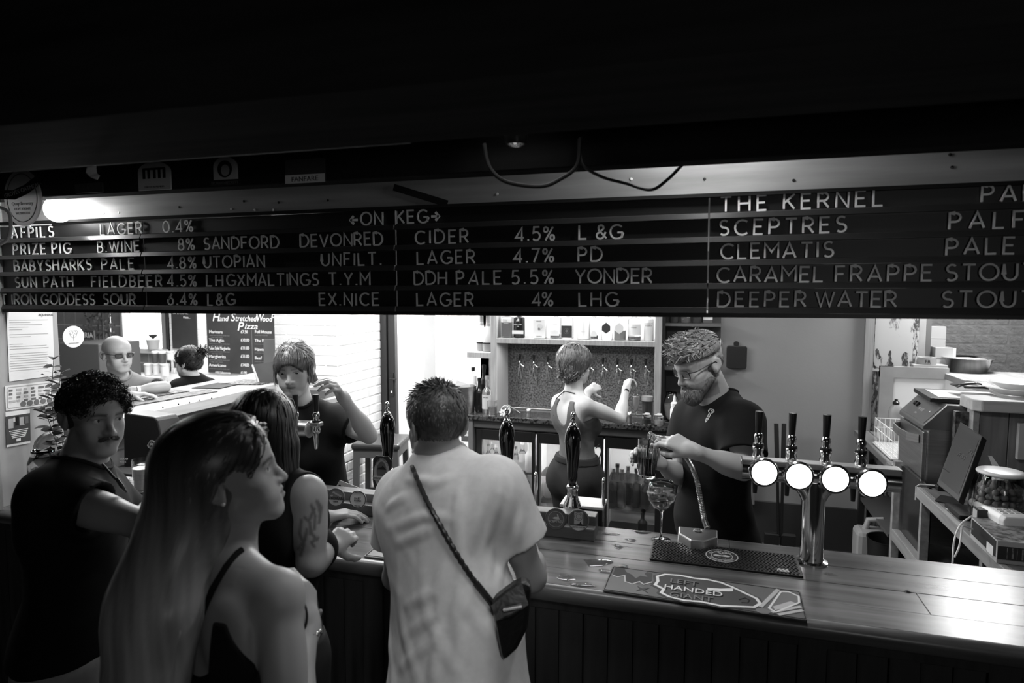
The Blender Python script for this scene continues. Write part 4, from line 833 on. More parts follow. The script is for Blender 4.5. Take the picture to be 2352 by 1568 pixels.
# things along the back counter
def bucket(name, label, p, H, R0, R1, m, cat='bucket'):
    t = thing(name, label, cat, p)
    MB().lathe([(0, 0), (R0, 0), (R1, H), (R1+.004, H+.002), (R1+.004, H+.008), (R1-.003, H+.006), (R0-.003, .006), (0, .006)], p, 32, caps=False).build('bucket_wall', m, t, smooth=True); return t
p = on(1063, 935, 4.99, CZ+.001); t = bucket('ice_bucket', 'stainless steel ice bucket with crumpled paper inside', p, .215, .1, .112, STEEL)
mb = MB(); mb.add([p+V(-.08, -.02, .2), p+V(-.04, -.03, .27), p+V(.0, 0, .275), p+V(.05, -.01, .24), p+V(.075, .02, .2), p+V(-.02, .05, .2)], [(0, 1, 2, 5), (1, 2, 3), (2, 3, 4, 5), (0, 1, 3, 4)]); o = mb.build('crumpled_paper', PAPER, t); o.modifiers.new('s', 'SOLIDIFY').thickness = .001
bottle('wine_bottle', 'white wine bottle with a black cap standing behind the ice bucket', on(1087, 930, 5.16, CZ+.001), .36, .037, CLR, BLK, PAPER, lz=(.3, .8))
bottle('wine_bottle', 'dark wine bottle with a black screw cap beside the ice bucket', on(1101, 935, 5.02, CZ+.001), .29, .036, mat('near_black_glass', .01, .1), BLK)
bottle('wine_bottle', 'tall dark bottle with a black cap behind the rum bottle', on(1112, 935, 5.18, CZ+.001), .38, .036, mat('near_black_glass', .01, .1), BLK)
bottle('rum_bottle', 'clear rum bottle with a figure on its label by the shelf side', on(1119, 938, 5.0, CZ+.001), .31, .042, CLR, mat('grey_cap', .3, .4), mat('light_label', .55, .6), lz=(.12, .5), txt=('SPICED', .014, .42))
mb_p = on(1131, 945, 4.9, CZ+.001); t = tumbler('square glass jug half full of pale drink on the back counter', mb_p, .125, .042, .045, .62, LIQ, 'glass_jug', n=4, R=Matrix.Rotation(math.pi/4, 3, 'Z'))
p = on(1157, 945, 4.9, CZ+.001); t = thing('patterned_cup', 'white flowery cup lying tilted beside the glass jug', 'cup', p)
Mr = (Matrix.Rotation(math.radians(78), 3, 'X') @ Matrix.Rotation(.3, 3, 'Y')); MB().lathe([(.0, 0), (.03, 0), (.036, .02), (.04, .075), (.037, .075), (.033, .02), (.0, .006)], p+V(0, .05, .038), 22, Mr, caps=False).build('cup_wall', mat('china', .8, .3), t, smooth=2)
for i in range(5): MB().prism(ellipse(.009, .006, 10), .001, frame(p+V(-.02+.01*i, .0+.006*i, .05+.012*(i % 2)), (1, .2, 0), (-.1, -.7, .6))).build('flower_print', GREY, t)
for k in range(7): MB().prism(ellipse(.012, .008, 8), .002, frame(p+V(.02*math.cos(k), -.028, .035+.02*math.sin(k)), (math.cos(k), 0, math.sin(k)), (0, -1, .2))).build('petal', mat('china', .8, .3), t)
tag(MB().tube([on(1166, 912, 4.95, CZ+.09), on(1195, 935, 4.93, CZ+.03)], .004, 8).build('bar_spoon', CHR), 'steel bar spoon leaning over the counter near the taps', 'spoon')
def jigger(label, px, py, H=.065):
    p = on(px, py, 4.93, CZ+.001); o = MB().lathe([(.017, 0), (.016, H*.4), (.014, H*.5), (.017, H*.6), (.0185, H), (.017, H), (.012, H*.55), (0, H*.55)], p, 20, caps=False).build('jigger', STEEL, smooth=2); tag(o, label, 'jigger', 'steel measures on the back counter')
jigger('small steel spirit measure on the counter left of the tank-top barmaid', 1214, 950); jigger('steel spirit measure beside the flute of bubbly', 1446, 968, .085)
wine_glass('tall flute of pale bubbly on the back counter', on(1460, 970, 4.92, CZ+.001), .225, .027, .135, .92, 'champagne_flute', mat('bubbly', .7, .1, trans=.7, ior=1.33), True)
t = tumbler('pint of dark beer with a pale head under the last tap', on(1486, 948, 5.18, CZ+.001), .19, .037, .047, .72, mat('stout', .05, .2), 'pint_glass'); p = on(1486, 948, 5.18, CZ+.001)
MB().lathe([(0, .137), (.0425, .137), (.0445, .172), (0, .174)], p, 24, caps=False).build('beer_head', mat('foam', .7, .8), t, smooth=True)
FRUIT = mat('citrus', .45, .5); 
for i, (px, py, lab) in enumerate(((1485, 975, 'glass jar of dark garnish under a pale lemon slice'), (1513, 975, 'short glass of cut citrus by the shelf side'), (1505, 955, 'empty tumbler standing behind the garnish jars'))):
    p = on(px, py, 4.9 if i < 2 else 5.02, CZ+.001); t = tumbler(lab, p, .07, .035, .037, .6 if i < 2 else 0, mat('dark_garnish', .05, .4) if i == 0 else mat('pale_garnish', .5, .4), 'garnish_jar')
    if i < 2:
        for k in range(4): MB().lathe([(0, .004), (.02, .003), (.022, 0), (.02, -.003), (0, -.004)], p+V(.012*math.cos(k*1.7), .012*math.sin(k*1.7), .068+.006*k), 14, Matrix.Rotation(.5*math.sin(k*2)+.3, 3, 'X')).build('citrus_slice', FRUIT, t, smooth=True)
p = on(1548, 975, 4.88, CZ+.001); t = thing('squeeze_bottle', 'white squeeze bottle at the end of the back counter', 'bottle', p)
MB().lathe([(0, 0), (.028, 0), (.03, .01), (.03, .13), (.024, .145), (.024, .155), (.026, .157), (.026, .18), (.012, .19), (.006, .235), (0, .236)], p, 22, caps=False).build('body', WHT, t, smooth=True)
p = on(1541, 945, 5.05, CZ+.001); t = thing('glass_dispenser', 'tall glass dispenser jar behind the squeeze bottle', 'jar', p)
MB().lathe([(0, 0), (.055, 0), (.058, .01), (.058, .15), (.045, .2), (.04, .21), (.04, .235), (.038, .235), (.036, .2), (.053, .15), (.053, .012), (0, .01)], p, 24, caps=False).build('glass_wall', GLS, t, smooth=2); MB().lathe([(0, .012), (.052, .013), (.052, .14), (0, .14)], p, 20, caps=False).build('contents', mat('dim_liquid', .3, .2), t, smooth=True)
# dark side cabinet beside the unit with glasses and a bottle
sc_ = thing('side_rack', 'dark rack of bottles behind the bearded barman', 'shelf', (-.1, 5.2, CZ))
MB().box(ur+.052, ur+.07, 5.05, 5.33, CZ, 2.3).build('upright', FRM, sc_); MB().box(ur+.052, .12, 5.32, 5.345, CZ+.2, 2.3).build('back_board', mat('rack_back', .06, .5), sc_)
for z in (1.38, 1.72, 2.05): MB().box(ur+.052, .12, 5.1, 5.33, z, z+.02).build('shelf', mat('rack_shelf', .12, .5), sc_)
for i, (px, z) in enumerate(((1548, 1.741), (1575, 1.741), (1600, 1.741), (1625, 1.741), (1548, 1.401))): bottle('spirit_bottle', ['dark bottle on the rack above the barman\'s fringe', 'clear bottle on the rack above the barman\'s head', 'dark bottle on the rack behind the barman\'s hair', 'white-labelled bottle tilted at the end of the rack', 'clear bottle on the rack by the barman\'s glasses'][i], on(px, 760, 5.22, z), .22, .036, [AMB, CLR, GRN, CLR, CLR][i], BLK, PAPER if i == 3 else None, group='bottles on the dark rack')
# wall dispenser box, brooms
c = at(1692, 820, Y=5.33); t = thing('wall_dispenser', 'black rounded dispenser box with a round knob on the grey wall', 'dispenser', c)
Mw = frame(c+V(0, .028, 0), (1, 0, 0), (0, -1, 0)); MB().prism(rrect(-.075, .075, -.088, .088, .016), .05, Mw).build('box', mat('dispenser_black', .012, .5), t, bevel=.004); MB().prism(ellipse(.021, .02, 20, -.004, .105), .03, Mw).build('knob', mat('dispenser_black', .012, .5), t, bevel=.003)
for lab, a, b in (('black broom handle leaning by the grey wall', (1783, 973), (1787, 1165)), ('second black broom handle leaning beside the first', (1801, 973), (1796, 1165))):
    p0 = at(*a, Y=5.2); p1 = at(*b, Y=5.15); p1 = p0+(p1-p0)*1.35
    t = thing('broom', lab, 'broom', V(p1.x, p1.y, 0), 0, 'broom handles against the wall'); MB().tube([p0, p0+(p1-p0)*.1, p1], [.014, .011, .011], 12).build('handle', BLK, t, smooth=True); MB().tube([p0+V(0, 0, .001), p0+(p1-p0)*.3], .0165, 12).build('grip', BLKM, t, smooth=True)
    MB().box(p1.x-(.1 if 'second' not in lab else 0), p1.x+(.1 if 'second' in lab else 0), p1.y-.03, p1.y+.03, 0.0, p1.z+.02).build('brush_head', BLKM, t)
# stool by the white pier
ST = [at(x, y, Z=.85) for x, y in ((815, 1008), (876, 1036), (942, 1003))]
c = (ST[0]+ST[2])/2; c = V(c.x+.0, c.y-.02, 0); t = thing('bar_stool', 'square bar stool with dark padded seat by the white brick pier', 'stool', V(c.x, c.y, 0), .25)
Ms = Matrix.Translation((c.x, c.y, 0)) @ Matrix.Rotation(.22, 4, 'Z'); sw = .185
SEATM = mat('dark_leather', .03, .4); LEG = mat('grey_stool_wood', .075, .45)
MB().box(-sw, sw, -sw, sw, .80, .85, Ms).build('seat', SEATM, t, bevel=.018)
MB().box(-sw+.015, sw-.015, -sw+.015, sw-.015, .74, .8, Ms).build('apron', LEG, t)
for sx in (-1, 1):
    for sy in (-1, 1): MB().add([Ms @ V(sx*(sw-.035+e*.02)+a, sy*(sw-.035+e*.02)+b, z) for z, e in ((.76, 0), (0, 1)) for a, b in ((-.02, -.02), (.02, -.02), (.02, .02), (-.02, .02))], [(0, 1, 2, 3), (7, 6, 5, 4)]+[(i, (i+1) % 4, 4+(i+1) % 4, 4+i) for i in range(4)]).build('leg', LEG, t)
for sx in (-1, 1): MB().box(sx*(sw-.025)-.012, sx*(sw-.025)+.012, -sw+.03, sw-.03, .3, .335, Ms).build('stretcher', LEG, t)
for sy in (-1, 1): MB().box(-sw+.03, sw-.03, sy*(sw-.025)-.012, sy*(sw-.025)+.012, .38, .415, Ms).build('stretcher', LEG, t)
# small crate and menu left of the fridge
c = at(1078, 1062, Y=4.7); tag(MB().box(c.x-.1, c.x+.09, 4.6, 4.85, 0, c.z).build('wicker_crate', mat('wicker', .3, .6, 0, .5, 60.), bevel=.004), 'pale wicker crate at the end of the fridge', 'crate')
c = at(1082, 1015, Y=5.1); tag(MB().box(c.x-.09, c.x+.02, 5.1, 5.25, .7, c.z+.05).build('cardboard_box', mat('grey_card', .12, .6), bevel=.003), 'grey box on the shelf end beside the fridge', 'box')
# ================================================================== till side, right
TW = mat('till_counter_wood', .14, .4, 0, .3, 5., (6, .5, 6), .06, coat=.2); NOSE = mat('pale_nosing', .26, .4, 0, .25, 6., (6, .6, 6), .06)
tc_ = thing('till_counter', 'wooden side counter carrying the till screen, jars and boxes', 'counter', (1.5, 3.1, 0))
MB().box(1.075, 2.3, 2.62, 3.67, .955, 1.0).build('worktop', TW, tc_, bevel=.003)
MB().box(1.05, 1.074, 2.62, 3.67, .945, 1.0).build('nosing', NOSE, tc_, bevel=.003)
mm = MB(); mm.tube([(1.05, 3.672, .93), (1.05, 3.672, 1.0), (1.065, 3.672, 1.012), (1.3, 3.672, 1.012)], .004, 8); mm.build('wire_edge', mat('pale_edge', .45, .4), tc_, smooth=True)
for y in (3.64, 2.9): MB().box(1.06, 1.1, y-.03, y, 0, .945).build('leg', NOSE, tc_, bevel=.002)
MB().box(1.2, 1.9, 2.9, 2.95, 0, .94).build('back_support', FRM, tc_)
# cupboard frame with dark panel between the till counter and the sink
cf = thing('cupboard_frame', 'open wooden cupboard frame with a dark panel under the dishwasher', 'cupboard', (1.2, 3.9, 0))
MB().box(1.06, 1.1, 4.1, 4.14, 0, 1.02).build('post', NOSE, cf, bevel=.002); MB().box(1.1, 1.115, 3.645, 4.1, .62, 1.0).build('dark_panel', mat('smoked_panel', .02, .15), cf)
MB().box(1.06, 1.1, 3.645, 4.1, .56, .625).build('lower_rail', NOSE, cf, bevel=.002); MB().box(1.1, 1.8, 3.645, 4.1, .54, .56).build('shelf', NOSE, cf)
MB().box(1.09, 1.1, 4.085, 4.1, .625, 1.0).build('glass_edge', STEEL, cf)
MB().box(1.35, 1.36, 3.7, 4.09, 0, .54).build('inner_panel', mat('inner_grey', .1, .5), cf)
# sink counter
sk = thing('sink_counter', 'dark wooden sink counter with a draining groove in the corner', 'counter', (1.4, 4.8, 0))
MB().box(1.09, 1.68, 4.3, 5.31, .905, .95).build('worktop', TW, sk, bevel=.006)
MB().box(1.08, 1.13, 4.3, 4.4, .87, .952).build('rounded_end', TW, sk, bevel=.02); MB().tube([(1.19, 4.35, .951), (1.19, 5.28, .951)], .006, 8).build('groove_bead', TW, sk)
MB().box(1.12, 1.16, 5.2, 5.24, 0, .905).build('leg', FRM, sk); MB().box(1.13, 1.66, 4.45, 5.28, .45, .47).build('lower_shelf', mat('low_shelf', .08, .5), sk)
MB().box(1.3, 1.33, 5.28, 5.31, .951, 1.36).build('splash_stile', mat('splash_frame', .3, .5, 0, .1, 8.), sk); MB().box(1.24, 1.68, 5.28, 5.312, 1.36, 1.44).build('splash_rail', mat('splash_frame', .3, .5, 0, .1, 8.), sk)
MB().box(1.24, 1.33, 5.279, 5.313, .951, 1.44).build('splash_frame_side', mat('splash_frame', .3, .5, 0, .1, 8.), sk); MB().box(1.33, 1.68, 5.29, 5.31, .951, 1.36).build('splash_panel', mat('white_splash', .75, .2), sk)
MB().box(1.66, 1.68, 4.15, 5.29, 1.05, 1.36).build('side_splash_panel', mat('white_splash', .75, .2), sk)
SKF = MB().box(1.655, 2.25, 4.1, 5.5, 1.362, 1.402).build('upper_ledge', mat('ledge_wood', .3, .5, 0, .25, 5., (6, .5, 6), .06), sk, bevel=.003)
# dish rack, bottle
rk = thing('dish_rack', 'white wire dish rack on the sink counter', 'dish rack', (1.28, 4.7, .951))
RX0, RX1, RY0, RY1, RZ0, RZ1 = 1.125, 1.4, 4.42, 4.86, .965, 1.13
rm = MB()
for z in (RZ0, (RZ0+RZ1)/2+.02, RZ1): rm.tube([(RX0, RY0, z), (RX1, RY0, z), (RX1, RY1, z), (RX0, RY1, z)], .0028, 6, closed=True)
for k in range(14): y = RY0+(RY1-RY0)*k/13; rm.tube([(RX0, y, RZ1), (RX0, y, RZ0), (RX1, y, RZ0), (RX1, y, RZ1)], .0018, 5)
for k in range(1, 9): x = RX0+(RX1-RX0)*k/9; rm.tube([(x, RY0, RZ1), (x, RY0, RZ0), (x, RY1, RZ0), (x, RY1, RZ1)], .0018, 5)
rm.build('wire_basket', WHT, rk); MB().box(RX0-.01, RX1+.01, RY0-.01, RY1+.01, .952, .962).build('drip_tray', mat('pale_tray', .5, .4), rk, bevel=.003)
p = at(2056, 970, Y=4.98); p = V(p.x, 4.98, .951); t = thing('water_bottle', 'clear plastic bottle with black sports cap behind the dish rack', 'bottle', p)
MB().lathe([(0, 0), (.042, 0), (.045, .01), (.045, .12), (.042, .13), (.045, .14), (.045, .2), (.038, .235), (.02, .26)], p, 22, caps=False).build('body', mat('cloudy_plastic', .45, .25, trans=.4), t, smooth=2); MB().lathe([(.021, .256), (.021, .275), (.011, .283), (.011, .295), (0, .297)], p, 16).build('cap', BLK, t, smooth=True)
# dishwasher
mc = thing('glass_washer', 'stainless glass washer with sloped control panel and curved door handle', 'dishwasher', (1.4, 4.05, .62))
X0, X1, Y0, Y1 = 1.12, 1.62, 3.84, 4.28
MB().box(X0+.02, X1, Y0, Y1, .64, 1.27).build('body', STEEL, mc, bevel=.008)
MB().box(X0, X0+.02, Y0+.01, Y1-.004, .66, 1.25).build('door', STEEL, mc, bevel=.004)
m = MB(); m.add([(x, y, z) for y in (Y0, Y1) for x, z in ((X0-.004, 1.262), (X0-.004, 1.285), (X0+.1, 1.4), (X1, 1.4), (X1, 1.262))], [(0, 1, 6, 5), (1, 2, 7, 6), (2, 3, 8, 7), (3, 4, 9, 8), (4, 0, 5, 9), (4, 3, 2, 1, 0), (5, 6, 7, 8, 9)]); m.build('sloped_hood', mat('washer_hood', .35, .3, .9), mc, bevel=.004)
Mp = frame((X0-.004, Y1, 1.285), (0, -1, 0), V(-.115, 0, .104)); L = Y1-Y0
MB().box(.02, L-.02, .012, .13, .0005, .002, Mp).build('control_panel', mat('panel_grey', .1, .4), mc, bevel=.0005)
for x in (.11, .15): MB().lathe([(.014, 0), (.014, .008), (.012, .012), (0, .012)], Mp @ V(x, .085, .002), 18, Mp.to_3x3()).build('dial', BLK, mc, smooth=True)
text('lettering', 'W 400', .03, Mp @ Matrix.Translation((.19, .06, .0025)), INKL, mc); text('lettering', 'glass', .018, Mp @ Matrix.Translation((.2, .035, .0025)), INKL, mc); MB().lathe([(.004, 0), (.004, .003), (0, .003)], Mp @ V(.36, .08, .002), 10, Mp.to_3x3()).build('indicator', WHT, mc)
hh = [(X0-.005, Y1-.01, 1.2), (X0-.05, Y1-.06, 1.2), (X0-.06, Y1-.2, 1.2), (X0-.05, Y0+.12, 1.2), (X0-.005, Y0+.06, 1.2)]
m = MB()
for i in range(len(hh)-1):
    a, b = V(*hh[i]), V(*hh[i+1]); m.add([a+V(0, 0, -.022), b+V(0, 0, -.022), b+V(0, 0, .022), a+V(0, 0, .022), a+V(.006, 0, -.022), b+V(.006, 0, -.022), b+V(.006, 0, .022), a+V(.006, 0, .022)], [(0, 1, 2, 3), (7, 6, 5, 4), (3, 2, 6, 7), (0, 4, 5, 1)])
m.build('handle', STEEL, mc)
# framed sheet lying on the washer
fs = thing('framed_notice', 'black framed notice lying flat on the glass washer', 'frame', (1.4, 4.0, 1.405)); Mf = Matrix.Translation((1.37, 4.06, 1.402)) @ Matrix.Rotation(-.06, 4, 'Z')
MB().box(-.2, .2, -.17, .2, 0, .022, Mf).build('frame', BLK, fs, bevel=.003); MB().box(-.15, .16, -.13, .16, .022, .0235, Mf).build('sheet', PAPER, fs); MB().box(-.05, .14, -.1, .02, .0236, .0242, Mf).build('grey_print', INKL, fs)
# plank-fronted raised bar end with thick pale top
be = thing('raised_bar_end', 'plank-sided raised bar end with a thick pale wooden top', 'bar', (1.6, 3.8, 1.0))
ex = at(2248, 1000, Y=3.72).x; zt_ = at(2260, 944, Y=3.7).z; zb_ = 1.001
MB().prism([(ex-.045, 0), (ex-.01, -.03), (2.3, -.03), (2.3, .16), (ex-.045, .16)], .058, Matrix.Translation((0, 3.7, zt_))).build('top', mat('pale_top_wood', .42, .4, 0, .15, 5., (.6, 6, 6), .05), be, bevel=.006)
k = 0; x = ex
while x < 2.25: MB().box(x+.001, x+.124, 3.72, 3.745, zb_, zt_).build('plank', mat('bar_end_plank', .15, .45, 0, .3, 5., (6, 6, .5), .08), be, bevel=.003); x += .126
MB().box(ex-.03, ex-.001, 3.715, 3.8, zb_, zt_).build('corner_post', NOSE, be, bevel=.003); MB().box(ex-.09, ex-.031, 3.765, 3.8, 1.013, zt_-.02).build('stone_side', mat('mottled_side', .05, .6, 0, .8, 30., contrast=(.4, .6)), be)
# plates and papers on that top, bowl and boxes on the ledge
pz = zt_+.0595
px_ = at(2345, 905, Z=pz)
for i in range(2):
    p = V(px_.x, px_.y, pz+.0005+.028*i); r = .165-.02*i
    t = thing('plate', ['lower wide white plate on the raised bar end', 'upper white plate stacked on the raised bar end'][i], 'plate', p, 0, 'white plates on the bar end'); MB().lathe([(0, .004), (r*.6, 0), (r*.65, .004), (r, .034), (r+.003, .037), (r-.004, .038), (r*.62, .012), (0, .012)], p, 36, caps=False).build('dish', mat('china', .8, .3), t, smooth=2)
p = at(2262, 895, Z=pz); o = MB().prism([(-.09, -.02), (.02, -.03), (.06, .1), (-.06, .12)], .003, Matrix.Translation((p.x, p.y+.03, pz+.0005))).build('paper_sheet', PAPER); tag(o, 'loose white printed sheet beside the plates', 'paper')
t = thing('magazine', 'dark curled magazine with swirled print beside the plates', 'magazine', (p.x-.06, p.y+.06, pz)); m = MB(); n = 8
m.add([V(p.x-.13+.03*i, y, pz+.012+.022*math.sin(i*.55)) for y in (p.y+.0, p.y+.12) for i in range(n)], [(i, i+1, n+i+1, n+i) for i in range(n-1)]); o = m.build('pages', mat('mag_cover', .03, .3), t, smooth=2); o.modifiers.new('s', 'SOLIDIFY').thickness = .006
for k in range(3): MB().ribbon(arc(0, 0, .05+.02*k, .03+.012*k, 200, 350, 10), .006, .001, Matrix.Translation((p.x+.03, p.y+.06, pz+.042))).build('swirl_print', PAPER, t)
p = at(2221, 853, Z=1.403); p = V(p.x, p.y, 1.403); t = thing('steel_bowl', 'polished steel mixing bowl on the pale ledge', 'bowl', p)
MB().lathe([(0, 0), (.115, 0), (.12, .004), (.155, .1), (.172, .104), (.172, .107), (.153, .106), (.117, .008), (0, .006)], p, 40, caps=False).build('bowl_wall', CHR, t, smooth=2)
MB().lathe([(0, .075), (.14, .075), (.146, .09), (0, .105)], p, 30, caps=False).build('cloth_inside', PAPER, t)
def crate(name, label, pc, w_, d_, h_, m, cat='box', bev=.003, rz=0.):
    t = thing(name, label, cat, pc); Mx = Matrix.Translation(pc) @ Matrix.Rotation(rz, 4, 'Z'); MB().box(-w_/2, w_/2, -d_/2, d_/2, 0, h_, Mx).build('carton', m, t, bevel=bev); return t, Mx
WOODL = mat('pale_block', .3, .5, 0, .15, 6., (.5, 6, 6))
p = at(2140, 857, Y=5.27); crate('wooden_block', 'flat pale wooden box under the tape roll', V(p.x, 5.36, 1.402), .22, .12, .055, WOODL)
p = at(2128, 842, Y=5.36); t = thing('tape_roll', 'big roll of printed tape lettered FR lying on the wooden box', 'tape', V(p.x, 5.36, 1.4575)); MB().lathe([(.035, .0), (.06, 0), (.06, .05), (.035, .05), (.035, 0)], V(p.x, 5.36, 1.458), 32, caps=False).build('tape', mat('tape_grey', .3, .4), t, smooth=True); text('lettering', 'FR', .036, frame(V(p.x+.03, 5.303, 1.496), (-1, 0, 0), (0, -1, 0)) @ Matrix.Rotation(math.pi, 4, 'Z') @ Matrix.Diagonal((-1, 1, 1, 1)) if False else frame(V(p.x-.03, 5.2985, 1.468), (1, 0, 0), (0, -1, 0)), BLKM, t)
p = at(2158, 845, Y=5.45); t, Mx = crate('wrapped_carton', 'film-wrapped pale carton stack behind the tape roll', V(p.x+.03, 5.49, 1.402), .13, .12, .17, mat('shrink_wrap', .4, .12, coat=.6))
MB().box(-.07, .045, -.063, .063, .09, .175, Mx).build('upper_carton', mat('wrapped_card', .32, .15, coat=.6), t, bevel=.004)
p = at(2148, 775, Y=5.9); t, Mx = crate('fuse_box', 'pale two-part box fixed to the brick wall', V(p.x, 5.915, p.z-.1), .14, .06, .19, mat('pale_box', .42, .4)); MB().box(-.07, .07, -.032, -.029, .092, .096, Mx).build('seam', INKL, t)
# till screen
ps_ = thing('till_screen', 'black tilted touchscreen till on the side counter', 'till', (1.2, 3.3, 1.0))
S = [at(2205, 968, Y=3.36), at(2257, 1002, Y=3.22), at(2202, 1153, Y=3.06), None]; S[3] = S[0]+S[2]-S[1]   # screen corners
nrm = (S[1]-S[0]).cross(S[3]-S[0]).normalized()
if nrm.dot(CAM-S[0]) < 0: nrm = -nrm
m = MB(); B = [p-nrm*.03 for p in S]; m.add(S+B, [(0, 1, 2, 3), (7, 6, 5, 4)]+[(i, 4+i, 4+(i+1) % 4, (i+1) % 4) for i in range(4)]); m.build('casing', BLK, ps_, bevel=.003)
cc = sum(S, V(0, 0, 0))/4; I = [cc+(p-cc)*.84+nrm*.001 for p in S]; m = MB().add(I, [(0, 1, 2, 3)]); m.build('display', mat('dim_display', .06, .2), ps_)
ux = (S[1]-S[0]).normalized(); Mt = frame(cc+nrm*.0015, ux, nrm)
for s_, dx, dy, sz in (('TC', -.005, .045, .03), ('RBS', -.03, .01, .03), ('welcome', -.03, -.07, .012)): text('lettering', s_, sz, Mt @ Matrix.Translation((dx, dy, 0)), mat('dim_screen_text', .07, .8), ps_)
bs = V(cc.x+.1, cc.y+.06, 1.0); MB().tube([cc-nrm*.03, V(bs.x, bs.y, 1.1), bs+V(0, 0, .02)], [.03, .035, .04], 12).build('stand', BLK, ps_, smooth=True); MB().box(bs.x-.1, bs.x+.1, bs.y-.09, bs.y+.09, 1.0005, 1.02).build('base', BLK, ps_, bevel=.006)
q = at(2182, 1150, Z=1.001); MB().prism(rrect(-.05, .05, -.06, .06, .008), .006, Matrix.Translation((q.x, q.y, 1.0005)) @ Matrix.Rotation(-.5, 4, 'Z')).build('key_pad', BLKM, ps_, bevel=.001); q = at(2165, 1125, Z=1.001); MB().box(q.x-.03, q.x+.03, q.y-.02, q.y+.02, 1.0005, 1.025).build('printer_slot', BLK, ps_, bevel=.005)
q = at(2195, 1172, Z=1.001); tag(MB().prism([(-.04, -.008), (.03, -.014), (.045, .008), (-.03, .012)], .002, Matrix.Translation((q.x, q.y, 1.0008)) @ Matrix.Rotation(-.3, 4, 'Z')).build('receipt', PAPER), 'small torn receipt lying in front of the till screen', 'receipt')
# nut jars
def nut_jar(label, p, R, H, n):
    t = thing('nut_jar', label, 'jar', p)
    MB().lathe([(0, 0), (R*.85, 0), (R, .02), (R, H*.55), (R*.92, H*.75), (R*.78, H*.9), (R*.74, H*.95), (R*.71, H*.95), (R*.88, H*.74), (R*.96, H*.5), (R*.96, .024), (0, .008)], p, 32, caps=False).build('glass_wall', GLS, t, smooth=2)
    MB().lathe([(R*.76, H*.93), (R*.9, H*.945), (R*.92, H*.965), (R*.88, H*.985), (R*.7, H), (0, H*1.0)], p, 32, caps=False).build('lid', mat('pale_lid', .55, .35), t, smooth=2)
    nu = MB(); rr = random.Random(3); cnt = 0
    me = MB().sphere((0, 0, 0), .0135, 8, (1, 1, .92)).mesh('nut'); me.materials.append(mat('nut_brown', .16, .5, 0, .4, 20.)); me.polygons.foreach_set('use_smooth', [True]*len(me.polygons))
    lay_ = 0; z = .022
    while z < H*.74 and cnt < n:
        Rr = (R*.93 if z < H*.55 else R*.82)-.014; rad = Rr
        while rad > .01:
            c_ = int(2*math.pi*rad/.0265)
            if rad < Rr-.03 and z < H*.64: break
            for i in range(c_):
                a = 2*math.pi*i/c_+lay_*.4; o = bpy.data.objects.new('nut', me); C.objects.link(o); par(o, t); o.location = p+V(rad*math.cos(a)+rr.uniform(-.003, .003), rad*math.sin(a)+rr.uniform(-.003, .003), z+rr.uniform(-.004, .004)); o.rotation_euler = (rr.random()*3, rr.random()*3, 0); cnt += 1
            rad -= .026
        z += .023; lay_ += 1
    return t
jp = at(2275, 1225, Z=1.0005); JX, JY = 1.2, 3.06
nut_jar('large glass jar of nuts with a pale lid beside the card reader', V(1.178, 3.06, 1.0005), .094, .262, 280)
p = at(2372, 1075, Y=3.35); nut_jar('second glass jar with a pale lid at the edge behind the nut jar', V(1.46, 3.3, 1.0005), .09, .27, 160)
p = at(2288, 1075, Y=3.2); tag(MB().prism([(-.01, 0), (.02, 0), (-.02, .06), (-.035, .062)], .004, frame(at(2290, 1080, Y=3.25), (1, 0, 0), (0, -1, .1))).build('scoop_handle', WHT), 'white scoop handle sticking up behind the nut jar', 'scoop')
tag(MB().tube([at(2300, 1078, Y=3.22), at(2352, 1082, Y=3.2)], .004, 8).build('long_spoon', CHR), 'steel long spoon lying across the second jar', 'spoon')
c = at(2350, 1010, Y=3.69); tag(MB().box(c.x-.02, c.x+.08, 3.69, 3.715, c.z-.1, c.z+.08).build('price_card_holder', mat('card_holder', .4, .3), bevel=.003), 'small framed card leaning on the plank-sided bar end', 'card')
# cartons, card reader, lead
Mz = lambda q, r: Matrix.Translation(q) @ Matrix.Rotation(r, 4, 'Z')
q0 = at(2285, 1290, Z=1.0); bxz = 1.0005
cart = thing('printed_carton', 'printed carton with barcode panel at the counter edge under the card reader', 'box', (1.2, 2.85, 1.0)); Mx = Mz((1.195, 2.83, bxz), -.02)
DK = mat('carton_dark', .03, .45); LG = mat('carton_light', .4, .5); MG = mat('carton_grey', .16, .5, 0, .6, 40., contrast=(.4, .6))
MB().box(-.15, .3, -.13, .13, 0, .085, Mx).build('carton', LG, cart, bevel=.002); MB().box(-.1495, .2995, -.1295, .1295, .085, .0855, Mx).build('top_print', MG, cart)
MB().box(-.148, .298, -.1312, -.13, .018, .066, Mx).build('side_print', DK, cart)
for k in range(26): MB().box(-.12+.0155*k, -.12+.0155*k+[.003, .006, .002, .005][k % 4], -.1318, -.1312, .022, .062, Mx).build('bar_stripe', MG, cart)
MB().box(-.1512, -.15, -.12, .12, .02, .08, Mx).build('end_print', DK, cart); MB().box(-.152, -.1512, -.1, -.04, .014, .05, Mx).build('barcode_label', PAPER, cart)
c2 = thing('printed_carton', 'smaller printed carton behind the barcode carton', 'box', (1.18, 2.99, 1.0)); Mx2 = Mz((1.24, 3.0 - .02, bxz), .0)
MB().box(-.17, .15, -.015, .035, 0, .115, Mx2).build('carton', DK, c2, bevel=.002); MB().box(-.172, -.17, -.012, .03, .05, .11, Mx2).build('end_label', LG, c2); MB().box(-.165, .145, -.012, .032, .115, .1155, Mx2).build('top_print', MG, c2)
